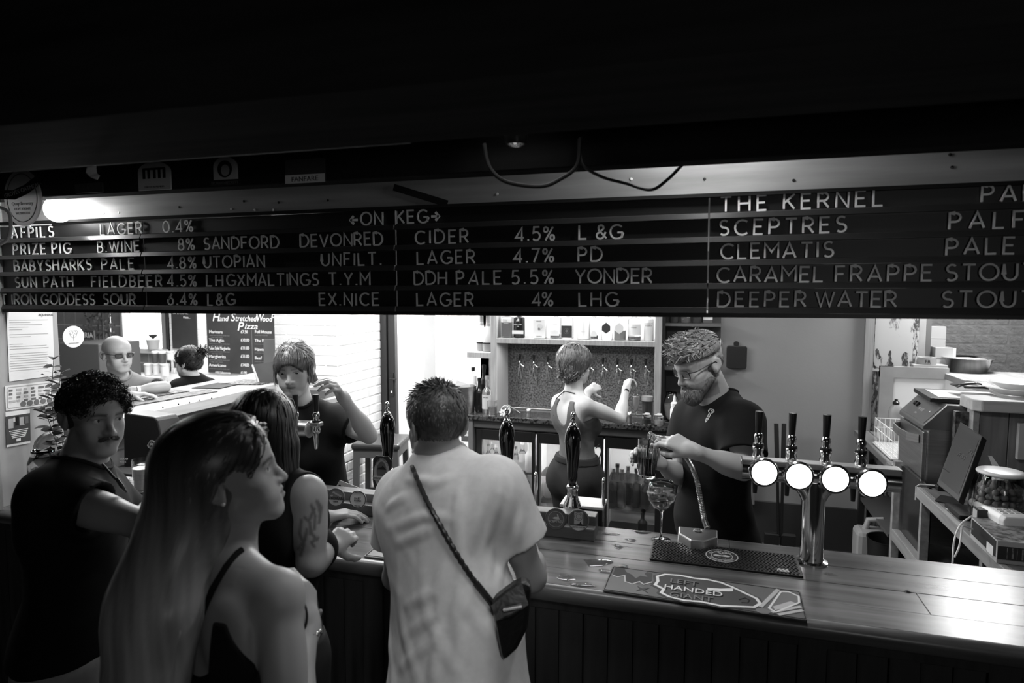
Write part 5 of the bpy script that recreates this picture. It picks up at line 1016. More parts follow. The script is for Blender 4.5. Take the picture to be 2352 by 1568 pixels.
cr_ = thing('card_reader', 'white card payment terminal lying on the printed cartons', 'card reader', (1.2, 2.85, 1.09)); c1 = at(2258, 1160, Z=1.1); c2_ = at(2330, 1198, Z=1.1); cq = (c1+c2_)/2; Mc = frame((cq.x, cq.y, 1.0875), (c1-c2_).cross(V(0, 0, 1)), (0, 0, 1)) @ Matrix.Scale(1.25, 4) @ Matrix.Rotation(math.radians(4), 4, 'X')
m = MB(); m.add([Mc @ V(x*wd, y, z) for y, wd, zt2 in ((-.085, .85, .032), (-.07, 1, .036), (.02, 1, .03), (.095, .9, .022)) for x, z in ((-.04, 0.0), (.04, 0.0), (.043, zt2*.6), (.036, zt2), (-.036, zt2), (-.043, zt2*.6))], [(i*6+k, i*6+(k+1) % 6, (i+1)*6+(k+1) % 6, (i+1)*6+k) for i in range(3) for k in range(6)]+[tuple(range(6))[::-1], tuple(range(18, 24))]); m.build('body', WHT, cr_, bevel=.004)
MB().box(-.03, .03, -.005, .075, .0, .0015, Mc @ Matrix.Translation((0, 0, .0285)) @ Matrix.Rotation(-.09, 4, 'X')).build('screen', mat('reader_screen', .25, .25), cr_)
for i in range(3):
    for j in range(3): MB().box(-.026+.019*i, -.012+.019*i, -.062+.015*j, -.052+.015*j, .034, .037, Mc).build('key', mat('key_grey', .5, .4), cr_)
cable('white charging lead looping off the counter edge below the cartons', [(2232, 1185), (2206, 1205), (2192, 1240), (2188, 1290), (2187, 1305)], [2.55, 2.5, 2.48, 2.46, 2.46], .0035, WHT, 'charging_lead')
cable('second white lead hanging below the counter edge beside the first', [(2234, 1215), (2212, 1208), (2208, 1225), (2203, 1255), (2192, 1280)], [2.52, 2.5, 2.49, 2.48, 2.47], .0035, WHT, 'charging_lead')
# under the counters
p = at(2012, 1262, Y=4.7); jc = thing('jerrycan', 'translucent white plastic jerrycan on the floor below the sink', 'jerrycan', V(p.x, 4.75, 0)); Mj = Matrix.Translation((at(2012, 1230, Y=4.75).x, 4.75, 0))
JP = mat('milky_plastic', .3, .4); zt3 = at(2012, 1215, Y=4.75).z
MB().box(-.13, .11, -.09, .09, .001, zt3, Mj).build('can', JP, jc, bevel=.03); MB().tube([Mj @ V(-.07, 0, zt3-.02), Mj @ V(-.05, 0, zt3+.06), Mj @ V(.03, 0, zt3+.07), Mj @ V(.08, 0, zt3-.01)], .02, 10).build('handle', JP, jc, smooth=True)
p = at(2026, 1250, Y=4.45); bucket('bucket', 'dark plastic bucket on the floor in front of the jerrycan', V(p.x+.03, 4.45, .001), at(2026, 1238, Y=4.45).z, .09, .115, BLK)
t = thing('rubbish_bin', 'black bin liner bin under the till counter', 'bin', (1.35, 3.2, 0)); MB().lathe([(0, 0), (.13, 0), (.16, .6), (.168, .62), (.15, .62), (0, .5)], V(1.36, 3.22, .001), 24, caps=False).build('liner', mat('bin_liner', .012, .25, bump=.8, noise=.01, scale=9.), t, smooth=True); MB().tube([(1.28, 3.12, .66), (1.34, 3.08, .67), (1.42, 3.1, .65)], .008, 8).build('handle', CHR, t, smooth=True)
# ================================================================== left end of the bar and the pizza counter
PC = thing('pizza_counter', 'pale wooden pizza counter running back to the white kitchen wall', 'counter', (-3.6, 4.0, 0))
PCW = mat('pizza_counter_wood', .42, .45, 0, .18, 5., (6, .5, 6), .05); PZ = 1.25
for i, (a, b) in enumerate(((-3.9, -3.75), (-3.75, -3.6), (-3.6, -3.44), (-3.44, -3.287))): MB().box(a+.001, b-.001, 2.6, 5.6, PZ-.035, PZ).build('top_plank', PCW, PC, bevel=.002)
MB().box(-3.287, -3.265, 2.6, 5.6, PZ-.066, PZ).build('nosing', PCW, PC, bevel=.003)
MB().box(-3.34, -3.29, 2.6, 5.6, PZ-.13, PZ-.067).build('dark_apron', mat('apron_dark', .06, .5), PC)
MB().box(-3.8, -3.35, 2.6, 5.6, 0, PZ-.08).build('panel_front', mat('pale_front', .3, .6, 0, .15, 4.), PC)
for y in (2.95, 3.32, 3.69, 4.06): MB().ribbon(rrect(-.16, .16, .35, .95, .004), .006, .012, frame((-3.35, y, .1), (0, 1, 0), (1, 0, 0)), True).build('panel_moulding', mat('pale_front', .3, .6, 0, .15, 4.), PC)
for k in range(5): q = at([374, 435, 457, 486, 410][k], [935, 924, 919, 914, 928][k], X=-3.265); MB().lathe([(.006, 0), (.005, .002), (0, .003)], q, 8, frame((0, 0, 0), (0, 1, 0), (1, 0, 0))).build('screw_head', BLK, PC)
def flat_mat(label, cs, z, m, name='bar_mat'):
    P = [at(x, y, Z=z) for x, y in cs]; t = thing(name, label, 'bar mat', P[0]); mb = MB(); n = len(P)
    mb.add([V(p.x, p.y, z) for p in P]+[V(p.x, p.y, z+.007) for p in P], [tuple(range(n))[::-1], tuple(range(n, 2*n))]+[(i, (i+1) % n, n+(i+1) % n, n+i) for i in range(n)]); mb.build('base', m, t)
    return t, P
t, P = flat_mat('dark patterned bar mat on the pizza counter in front of the bald man', ((294, 908), (294, 922), (436, 899), (400, 895)), PZ+.001, mat('patterned_mat', .08, .5, 0, .8, 40., contrast=(.42, .58)))
t, P = flat_mat('narrow black bar mat along the edge of the pizza counter', ((290, 925), (300, 934), (500, 900), (474, 896)), PZ+.001, mat('patterned_mat2', .06, .5, 0, .9, 30., contrast=(.45, .6)))
t, P = flat_mat('dark clipboard of menus lying on the pizza counter', ((440, 892), (505, 893), (545, 884), (500, 880)), PZ+.001, BLKM, 'clipboard')
t, P = flat_mat('tangle of cables and menus on the far pizza counter', ((505, 884), (600, 884), (640, 875), (560, 872)), PZ+.001, mat('patterned_mat3', .1, .5, 0, .9, 50., contrast=(.45, .6)), 'menu_pile')
# leaning boards at the end of the pizza counter
def board(name, label, cs, Y, m, edge=None, th=.012):
    P = [at(x, y, Y=Y+dy) for x, y, dy in cs]; t = thing(name, label, 'board', P[0]); n_ = (P[1]-P[0]).cross(P[2]-P[0]).normalized()
    if n_.dot(CAM-P[0]) < 0: n_ = -n_
    mb = MB(); n = len(P); mb.add(P+[p-n_*th for p in P], [tuple(range(n)), tuple(range(2*n-1, n-1, -1))]+[(i, n+i, n+(i+1) % n, (i+1) % n) for i in range(n)]); mb.build('panel', m, t)
    if edge is not None: MB().tube([P[0], P[-1]], .008, 6).build('pale_edge', edge, t)
    return t
GB = mat('grey_card_board', .08, .5, 0, .15, 4.)
board('menu_stand', 'tilted grey menu board with white edge on the pizza counter', ((579, 837, 0), (642, 829, .1), (665, 885, .1), (596, 884, 0)), 4.35, GB, PAPER)
board('menu_stand', 'upright grey card standing behind the tilted menu board', ((605, 779, 0), (650, 779, 0), (650, 878, 0), (606, 878, 0)), 4.8, mat('grey_card2', .13, .5, 0, .1, 4.))
tag(MB().box(at(602, 820, Y=4.77).x-.012, at(602, 820, Y=4.77).x+.014, 5.27, 5.29, PZ+.001, at(602, 820, Y=4.77).z).build('card_clip', BLK), 'small black clip at the side of the upright grey card', 'clip')
p = at(745, 898, Y=4.1); tag(MB().box(p.x-.12, p.x+.06, 4.02, 4.18, p.z-.04, p.z+.02).build('wooden_caddy', mat('caddy', .12, .5), bevel=.004), 'small wooden caddy on the ledge beside the raised hand', 'caddy')
tag(MB().box(p.x-.3, p.x+.1, 4.0, 4.2, p.z-.08, p.z-.041).build('wall_ledge', mat('ledge_grey', .3, .5), bevel=.003), 'narrow ledge on the white pier behind the barmaid', 'shelf')
# chalk boards on the kitchen wall
CH = mat('chalkboard', .03, .6, 0, .3, 3.); CHK = mat('chalk', .75, .9); CHD = mat('faint_chalk', .14, .9)
KY = 6.94
def kx(px, py=790): return at(px, py, Y=KY).x
def kz(py, px=550): return at(px, py, Y=KY).z
mb_ = thing('chalkboard', 'large chalkboard menu headed Hand Stretched Wood Fired Pizza', 'chalkboard', (kx(550), KY, kz(858)))
a, b = kx(476), kx(680); MB().box(a, b, KY, KY+.02, kz(858), 2.1).build('board', CH, mb_)
MB().box(kx(579)-.003, kx(579)+.003, KY-.003, KY, kz(852), kz(757)).build('divider_line', CHD, mb_)
def chalk(s_, px, py, hpx, m=CHK, parent=mb_, sh=0., sx=1., ext=.001, y=KY, align='LEFT', bold=0.):
    p = at(px, py, Y=y-.002); sz = hpx*(p-CAM).dot(FWD)/FPX*1.35; o = text('lettering', s_, sz, frame(p, (1, 0, 0), (0, -1, 0)), m, parent, ext=ext, align=align, sx=sx, shear=sh)
    return o
for s_, px, py, h, sx in (('H', 487, 737, 21, 1.), ('and', 503, 737, 13, 1.), ('S', 529, 737, 20, 1.), ('tretched', 540, 737, 14, .88), ('W', 587, 738, 19, .75), ('ood', 602, 738, 13, .95), ('F', 621, 738, 19, .8), ('ired', 631, 738, 14, .8), ('P', 544, 759, 21, 1.15), ('izza', 561, 755, 14, 1.3)): chalk(s_, px, py, h, sh=.25, sx=sx)
for i, (nm, pr, py) in enumerate((('Marinara', '£7.50', 765), ('The Aglio', '£10.00', 784), ('Italian Style Margherita', '£11.00', 802), ('Margherita', '£11.00', 821), ('Americano', '£14.00', 841))):
    chalk(nm, 480, py, 7.5, sx=.62 if i == 2 else 1.05); chalk(pr, 553, py, 7.5, sx=.85); chalk('tomato base mozzarella cheddar basil', 481, py+6, 3, CHD, sx=.9)
    if i < 4: chalk('v vegan option available', 484, py+10.5, 2.6, CHD)
for nm, py in (('Full House', 765), ('The Rocket', 785), ('Hawaiian', 805), ('Beef', 825)): chalk(nm, 585, py, 7.5, sx=1.05); chalk('tomato base mozzarella', 585, py+6, 3, CHD, sx=.9)
chalk('Add Jalapenos', 494, 859.5 if False else 858.5-1.5, 5.5); chalk('£1.00', 553, 857.5, 5.5)
s2 = thing('chalkboard', 'narrow specials chalkboard beside the window', 'chalkboard', (kx(424), KY, 1.15)); MB().box(kx(396), kx(452), KY, KY+.02, kz(805), 2.1).build('board', CH, s2)
chalk('SPECIAL', 397, 721, 8.5, parent=s2, sx=1.05); chalk('Pizza...', 421, 731, 5.5, parent=s2)
# window-side clutter, garland, sign, tubs
g = thing('garland', 'dried leaf garland and branches hung by the tiled wall', 'garland', (kx(225), 6.8, 1.4)); rr = random.Random(5); mb = MB()
for k in range(150):
    p = at(rr.uniform(192, 262), rr.uniform(705, 775), Y=rr.uniform(6.6, 6.9)); a = rr.uniform(0, 6); d = V(math.cos(a), rr.uniform(-.4, .4), math.sin(a)).normalized(); e = d.orthogonal().normalized(); l_ = rr.uniform(.04, .09)
    mb.add([p, p+d*l_*.5+e*l_*.2, p+d*l_, p+d*l_*.5-e*l_*.2], [(0, 1, 2, 3)])
mb.build('leaves', mat('dried_leaf', .07, .6, 0, .6, 30.), g, kind='stuff'); mb = MB()
for px in (225, 234, 250): mb.tube([at(px, 700, Y=6.8), at(px+2, 770, Y=6.8), at(px+6, 850, Y=6.8)], .012, 6)
mb.build('branches', mat('dark_branch', .04, .6), g); o = MB().tube([at(252, 710, Y=6.75), at(254, 768, Y=6.75)], .008, 6).build('rope', PAPER, g)
c = at(205, 769, Y=6.6); t = thing('letter_sign', 'dark sign with white letters IA half hidden by the partition', 'sign', c); Ms_ = frame(c, (1, 0, 0), (0, -1, 0)); MB().box(-.35, .1, -.06, .06, 0, .02, Ms_).build('plate', mat('sign_dark', .03, .5), t); text('lettering', 'PIZZERIA', .1, Ms_ @ Matrix.Translation((.09, -.035, .021)), CHK, t, align='RIGHT')
tag(MB().box(at(204, 860, Y=5.6).x-.3, at(248, 860, Y=5.6).x, 5.5, 6.05, 0, at(204, 783, Y=5.6).z-.02).build('dark_cabinet', mat('kitchen_cabinet', .07, .5), bevel=.01), 'dark wooden cabinet behind the bald man', 'cabinet')
tw = thing('kitchen_worktop', 'white kitchen worktop in front of the window', 'worktop', (-6.4, 6.5, 0)); MB().box(-7.6, -5.6, 6.1, 6.9, .85, .88).build('top', mat('worktop_white', .75, .4), tw, bevel=.004); MB().box(-7.55, -5.65, 6.15, 6.88, 0, .85).build('carcass', mat('carcass_white', .55, .5), tw)
TUB = mat('tub_plastic', .6, .3); DKF = mat('tub_food', .07, .5)
for i, (px, py, w_, h_, dark, lab) in enumerate(((341, 861, 18, 26, 0, 'pale tub at the end of the lower row of the stacked tubs'), (359, 859, 16, 25, 0, 'second pale tub of the lower row of the stacked tubs'), (379, 862, 21, 28, 0, 'wide pale tub of the lower row, nearest the hair bun'), (357, 833, 15, 27, 1, 'dark-filled tub standing on the lower tubs'), (373, 833, 17, 27, 1, 'second dark-filled tub standing on the lower tubs'), (391, 826, 16, 20, 0, 'pale lidded tub on top beside the hair bun'), (392, 846, 15, 18, 1, 'dark-filled tub tucked behind the hair bun'))):
    Y = 6.2; q = at(px, py, Y=Y); s_ = (q-CAM).dot(FWD)/FPX; r, h = w_*s_/2, h_*s_; p = V(q.x, Y+(.1 if i == 6 else 0), q.z)
    t = thing('food_tub', lab, 'tub', p, 0, 'plastic food tubs on the kitchen worktop')
    MB().lathe([(0, 0), (r*.85, 0), (r*.97, h*.82), (r*.97, h*.83)], p, 20).build('tub', DKF if dark else TUB, t, smooth=True); MB().lathe([(r, h*.8), (r*1.03, h*.82), (r*1.03, h*.97), (r*.95, h), (0, h)], p, 20).build('lid', TUB, t, smooth=True)
tag(MB().box(-7.2, -6.3, 6.1, 6.3, .881, at(360, 862, Y=6.2).z-.005).build('tub_riser', mat('worktop_white2', .7, .4), bevel=.003), 'white riser under the stacked food tubs', 'riser')
c = at(350, 800, Y=6.9); t = thing('plant_pot', 'pale plant pot on the window sill', 'plant pot', V(c.x, 6.92, 1.2)); MB().lathe([(0, 0), (.07, 0), (.09, .13), (.08, .13), (0, .11)], V(c.x, 6.92, 1.2), 20).build('pot', mat('pot_pale', .4, .5), t, smooth=True)
mb = MB()
for k in range(30): a = k*2.4; p = V(c.x, 6.92, 1.33); d = V(math.cos(a)*.8, math.sin(a)*.8, .8).normalized(); e = d.cross(V(0, 0, 1)).normalized(); mb.add([p, p+d*.05+e*.025, p+d*.1, p+d*.05-e*.025], [(0, 1, 2, 3)])
mb.build('plant', mat('dark_leaf', .05, .5), t, kind='stuff')
# ---------------------------------------------------------------- papers on the partition
PX = -2.768
def on_p(px, py): return at(px, py, X=PX)
def sheet(name, label, cs, m, cat='poster', th=.0012):
    P = [on_p(x, y) for x, y in cs]; t = thing(name, label, cat, P[3]); mb = MB(); n = len(P)
    mb.add([p+V(th, 0, 0) for p in P]+P, [tuple(range(n)), tuple(range(2*n-1, n-1, -1))]+[(i, n+i, n+(i+1) % n, (i+1) % n) for i in range(n)]); mb.build('paper', m, t)
    M = frame(P[0]+V(th+.0004, 0, 0), P[1]-P[0], (1, 0, 0)); return t, M, (P[1]-P[0]).length, (P[3]-P[0]).length
t, M, W, D = sheet('notice', 'tall typed white notice headed aqueous on the wooden partition', ((13, 690), (119, 692), (125, 862), (21, 876)), mat('notice_paper', .62, .6))
text('lettering', 'aqueous', .022, M @ Matrix.Translation((W*.68, -D*.19, 0)), INK, t, sx=.9)
for i in range(22):
    y = -.24-.03*i
    if i in (5, 8, 9, 13): continue
    w1 = [.95, .5, .8, .45, .3, .9][i % 6] if i < 14 else .92
    MB().box(W*.06, W*(.06+w1*.88), D*y-.0012, D*y+.0012, 0, .0003, M).build('text_line', INKL, t)
t, M, W, D = sheet('poster', 'wide illustrated beer festival poster on the wooden partition', ((11, 886), (138, 872), (138, 926), (13, 943)), mat('festival_paper', .6, .6))
MB().ribbon(rrect(.008, W-.008, -D+.008, -.008, .006), .003, .0004, M, True).build('border', INKL, t); rr = random.Random(8)
for i in range(7):
    for j in range(4): MB().box(W*(.06+.13*i), W*(.06+.13*i+rr.uniform(.05, .11)), -D*(.2+.15*j)-.006, -D*(.2+.15*j)+.003, 0, .0004, M).build('print_block', INK if rr.random() > .5 else INKL, t)
for i in range(6): MB().prism(ellipse(.012, .012, 14, W*(.3+.12*i), -D*.82), .0005, M).build('mug_print', INK, t)
t, M, W, D = sheet('poster', 'small dark event flyer below the festival poster', ((12, 947), (68, 939), (69, 1017), (15, 1027)), mat('flyer_paper', .6, .6))
MB().box(W*.0, W, -D*.93, -D*.12, 0, .0004, M).build('dark_field', mat('flyer_dark', .04, .5), t)
for i, (x, y, w_, h_, v) in enumerate(((.1, -.48, .2, .28, 3), (.38, -.42, .14, .26, 0), (.55, -.44, .2, .24, 3), (.72, -.4, .2, .2, 2), (.3, -.3, .12, .12, 4))): MB().box(W*x, W*(x+w_), D*y, D*(y+h_), .0004, .0008, M).build('photo_block', GR[v], t)
for i in range(5): MB().box(W*(.12+.03*i), W*(.9-.03*i), -D*(.56+.05*i)-.0015, -D*(.56+.05*i)+.0015, .0004, .0008, M).build('text_line', PAPER, t)
MB().box(W*.4, W*.58, -D*.88, -D*.8, .0004, .0008, M).build('badge', PAPER, t)
c = on_p(168, 773); M = frame(c+V(.001, 0, 0), (0, 1, 0), (1, 0, 0)); t = thing('beer_mat', 'round white beer mat pinned to the wooden partition', 'beer mat', c-V(0, 0, .05)); MB().prism(ellipse(.052, .05, 36), .002, M).build('disc', mat('mat_card', .6, .6), t)
for x, y, r in ((0, .012, .016), (-.012, .02, .009), (.012, .02, .009)): MB().ribbon(ellipse(r, r, 16, x, y), .0012, .0025, M, True).build('tree_print', INKL, t)
MB().box(-.001, .001, -.02, .01, 0, .0025, M).build('trunk_print', INKL, t); text('lettering', 'WOODLAND', .008, M @ Matrix.Translation((0, -.032, .0022)), INKL, t, align='CENTER')
# clip-top jar at the bar end
p = at(78, 1130, X=-2.6); p = at(80, 1148, Z=BZ+.0006); p = V(max(p.x, -2.67), p.y, BZ+.0006); t = thing('clip_top_jar', 'tall clip-top glass jar with lettered label at the end of the bar', 'jar', p)
MB().lathe([(0, 0), (.055, 0), (.06, .01), (.06, .17), (.05, .2), (.045, .205), (.045, .225), (.043, .225), (.056, .165), (.056, .012), (0, .008)], p, 28, caps=False).build('glass_wall', GLS, t, smooth=2)
MB().lathe([(0, .012), (.053, .013), (.053, .1), (0, .1)], p, 24, caps=False).build('contents', mat('dark_sweets', .02, .4), t, smooth=True)
MB().lathe([(.0608, .075), (.0608, .14)], p, 28, caps=False).build('label_band', mat('jar_label', .45, .6), t, smooth=2)
for s_, z in (('LOL', .15), ('YUMMY', .105), ('CIDER', .03)): text('lettering', s_, .028, frame(p+V(.028, -.056, z), (1, .45, 0), (.45, -1, 0)), WHT, t, align='CENTER')
Ml = Matrix.Rotation(math.radians(-55), 3, 'Y'); MB().lathe([(0, .018), (.03, .016), (.046, .008), (.05, 0), (.046, -.004), (0, -.002)], p+V(.02, .0, .265), 28, Ml).build('lid', mat('white_lid', .6, .15, trans=.4), t, smooth=2); MB().lathe([(.046, -.006), (.05, 0), (.046, .006), (.042, 0), (.046, -.006)], p+V(.02, 0, .265), 28, Ml, caps=False).build('rubber_ring', WHT, t, smooth=2)
MB().tube([p+V(-.05, 0, .2), p+V(-.055, 0, .24), p+V(-.02, 0, .26)], .002, 6).build('wire_clip', CHR, t)
# eucalyptus in a small vase
p = at(150, 1120, Y=2.06); p = V(p.x, 2.06, BZ+.0006); t = thing('eucalyptus', 'eucalyptus stems in a vase against the wooden partition', 'plant', p); MB().lathe([(0, 0), (.04, 0), (.05, .03), (.035, .1), (.025, .13), (.028, .14), (.022, .14), (0, .02)], p, 20, caps=False).build('vase', mat('vase_dark', .05, .3), t, smooth=2)
EL = mat('eucalyptus_leaf', .05, .5, 0, .3, 20.)
lm = MB().add([(0, 0, 0), (.014, .014, .004), (.034, .012, .005), (.045, 0, 0), (.034, -.012, .005), (.014, -.014, .004)], [(0, 1, 5), (1, 2, 4, 5), (2, 3, 4)]).mesh('leaf'); lm.materials.append(EL)
for sx_, pts in ((0, ((150, 1100), (125, 1000), (118, 900), (124, 812))), (1, ((152, 1100), (142, 990), (135, 900), (140, 850))), (2, ((152, 1100), (130, 1020), (110, 960), (100, 930)))):
    P = [at(x, y, Y=2.03-.03*sx_) for x, y in pts]; P[0] = p+V(0, 0, .1); Q = []
    for i in range(3):
        for k in range(6): Q.append(P[i].lerp(P[i+1], k/6))
    MB().tube(Q, .0012, 6).build('twig', EL, t)
    for j, q in enumerate(Q[3:]):
        for s in (-1, 1):
            o = bpy.data.objects.new('leaf', lm); C.objects.link(o); par(o, t); az = (0 if s > 0 else math.pi)+.5*math.sin(j*1.7+sx_)+PH; o.matrix_basis = Matrix.Translation(q) @ Matrix.Rotation(az, 4, 'Z') @ Matrix.Rotation(-.15+.25*math.sin(j*2.1), 4, 'Y') @ Matrix.Rotation(.5*math.sin(j*1.9+s), 4, 'X') @ Matrix.Scale(1.05+.25*math.sin(j*1.3+s), 4)
# black till seen from behind, with its sticker, and things around it
t = thing('till', 'black angular till back with a round brewery sticker behind the bar', 'till', at(340, 1080, Y=2.8)); 
Pt = [(284, 948), (355, 958), (362, 966), (386, 1062), (372, 1078), (284, 1072)]
Y_ = 2.85; A_ = [at(x, y, Y=Y_+.1*(x-284)/100) for x, y in Pt]; nn_ = V(.25, -1, .1).normalized(); mb = MB(); n = 6; mb.add(A_+[p-nn_*.22 for p in A_], [tuple(range(n)), tuple(range(2*n-1, n-1, -1))]+[(i, n+i, n+(i+1) % n, (i+1) % n) for i in range(n)]); mb.build('casing', BLK, t, bevel=.008); q_ = sum(A_, V(0, 0, 0))/6+V(.03, .12, 0); MB().tube([V(q_.x, q_.y, .981), V(q_.x, q_.y, q_.z)], .05, 12).build('pedestal', BLK, t)
def sticker(px, py, rx, ry, txt, par_):
    c = at(px, py, Y=Y_+.1*(px-284)/100)+nn_*.004; M = frame(c, (1, .25, 0), nn_); MB().prism(ellipse(rx, ry, 30), .0008, M).build('sticker', mat('sticker_pale', .45, .5), par_); MB().ribbon(ellipse(rx*.72, ry*.72, 26), .002, .0014, M, True).build('sticker_ring', INK, par_); MB().prism(ellipse(rx*.62, ry*.62, 24), .0012, M).build('sticker_centre', BLKM, par_)
    for k in range(3): MB().ribbon([(-rx*.4, ry*(.2-.2*k)), (0, ry*(.3-.2*k)), (rx*.4, ry*(.1-.2*k))], .003, .0018, M).build('sticker_motif', mat('sticker_pale', .45, .5), par_)
    for k, ch in enumerate('SALCOMBE BREWERY CO '):
        a = math.radians(200-k*18); text('lettering', ch, .007, M @ Matrix.Translation((rx*.85*math.cos(a), ry*.85*math.sin(a), .001)) @ Matrix.Rotation(a-math.pi/2, 4, 'Z') @ Matrix.Translation((0, -.0025, 0)), INK, par_, align='CENTER', ext=.0004)
sticker(349, 1020, .027, .025, '', t)
c = at(277, 1055, Y=Y_-.02)+nn_*.01; text('lettering', 'GOOD', .016, frame(c, (1, .25, 0), nn_), mat('sticker_pale', .45, .5), t); text('lettering', 'VIBES', .016, frame(c-V(0, 0, .017), (1, .25, 0), nn_), mat('sticker_pale', .45, .5), t)
sh = tag(MB().box(-3.24, -2.8, 2.75, 3.3, 0, .98).build('back_cabinet', mat('dull_shelf', .06, .4), bevel=.003), 'dull cabinet behind the bar under the black till', 'cabinet')
def bl(name, label, cat, px, py, w_, h_, dep, Y, m, **k):
    q = at(px, py, Y=Y); s_ = (q-CAM).dot(FWD)/FPX; o = MB().box(q.x-w_*s_/2, q.x+w_*s_/2, Y, Y+dep, q.z-h_*s_/2, q.z+h_*s_/2).build(name, m, bevel=.003, **k); return tag(o, label, cat)
bl('tap_block', 'grey wooden tap handle block standing on the bar', 'block', 321, 1096, 22, 58, .03, 2.3, mat('block_grey', .2, .5, 0, .1, 8.))
q = at(292, 1135, Z=BZ+.0006); t = tumbler('glass tankard with pale contents beside the grey tap block', V(q.x-.02, 2.28, BZ+.0006), .13, .042, .046, .7, mat('cloudy', .5, .3), 'tankard')
t = tumbler('empty pint glass in front of the grey tap block', V(at(322, 1150, Y=2.2).x, 2.2, BZ+.0006), .07, .035, .04, 0, None, 'short_glass')
bl('napkin_box', 'pale napkin box near the pony-tailed customer', 'box', 365, 1120, 36, 22, .1, 2.34, mat('napkin', .5, .6))
bl('cutlery_tray', 'dark tray with a pale rim behind the napkin box', 'tray', 360, 1085, 60, 16, .15, 2.5, mat('tray_dark', .04, .5))
# steel change tray by the round clips
c = at(800, 1128, Y=2.36); t = thing('drip_tray', 'steel perforated tray tilted behind the round clips', 'tray', c); Mt_ = frame(c, (1, 0, -.28), (.1, -.8, .6)); MB().box(-.06, .07, -.02, .03, 0, .006, Mt_).build('tray', STEEL, t, bevel=.002)
for k in range(5): MB().lathe([(.006, 0), (.006, .002), (0, .002)], Mt_ @ V(-.045+.024*k, .006, .006), 12, Mt_.to_3x3()).build('hole', BLK, t)
o = MB().box(-2.72, -2.3, 2.42, 2.7, 0, 1.0).build('back_cabinet', mat('dull_shelf', .06, .4)); tag(o, 'dull cabinet behind the bar end below the jar', 'cabinet')
# ================================================================== people: bodies grown as one smooth surface from tapered limbs
def npv(v): return np.array(v, dtype=np.float64)
def unit(v): v = np.asarray(v, float); return v/max(np.linalg.norm(v), 1e-9)
def rc(a, b, ra, rb, k=.02, op='u'): return ('rc', npv(a), npv(b), ra, rb, k, op)
def cc(a, b, ra, rb, k=.02, op='u'): return ('cc', npv(a), npv(b), ra, rb, k, op)
def el(c, r, R=None, k=.02, op='u'): return ('el', npv(c), npv(r), np.eye(3) if R is None else R, None, k, op)
def hs(n, p, k=.004, op='i'): n = unit(n); return ('hs', n, float(np.dot(n, p)), None, None, k, op)
def pdist(p, P):
    t = p[0]
    if t == 'el':
        q = (P-p[1])@p[3]; k0 = np.sqrt(((q/p[2])**2).sum(-1)); k1 = np.sqrt(((q/(p[2]**2))**2).sum(-1))
        return k0*(k0-1)/np.maximum(k1, 1e-6)
    if t == 'hs': return P@p[1]-p[2]
    if t == 'ch':
        D = None
        for a, b_, ra, rb in zip(p[1][:-1], p[1][1:], p[2][:-1], p[2][1:]):
            ba = b_-a; pa = P-a; hc = np.clip((pa@ba)/max(ba@ba, 1e-12), 0, 1); d = np.sqrt(((pa-hc[..., None]*ba)**2).sum(-1))-(ra+(rb-ra)*hc); D = d if D is None else np.minimum(D, d)
        return D
    ba = p[2]-p[1]; L2 = max(ba@ba, 1e-12); pa = P-p[1]; h = (pa@ba)/L2; hc = np.clip(h, 0, 1)
    if t == 'rc': return np.sqrt(((pa-hc[..., None]*ba)**2).sum(-1))-(p[3]+(p[4]-p[3])*hc)
    hu = np.maximum(h, 0); rad = np.sqrt(((pa-hu[..., None]*ba)**2).sum(-1))-(p[3]+(p[4]-p[3])*hc)
    return np.maximum(rad, (h-1)*math.sqrt(L2))
def comb(D, d, k, op):
    if op == 'u': h = np.maximum(k-np.abs(D-d), 0)/k; return np.minimum(D, d)-h*h*k*.25
    if op == 's': d = -d
    h = np.maximum(k-np.abs(D-d), 0)/k; return np.maximum(D, d)+h*h*k*.25
def ev(prims, P, disp=None):
    D = np.full(P.shape[:-1], 1.0)
    for p in prims: D = comb(D, pdist(p, P), p[5], p[6])
    if disp is not None: D = D+disp(P)
    return D
def bounds(prims, e=.03):
    lo = np.full(3, 1e9); hi = -lo
    for p in prims:
        if p[6] != 'u': continue
        if p[0] == 'el': r = np.abs(p[3])@p[2]; a, b = p[1]-r, p[1]+r
        elif p[0] == 'ch': a, b = p[1].min(0)-.02, p[1].max(0)+.02
        else: a = np.minimum(p[1]-p[3], p[2]-p[4]); b = np.maximum(p[1]+p[3], p[2]+p[4])
        lo = np.minimum(lo, a); hi = np.maximum(hi, b)
    return lo-e, hi+e
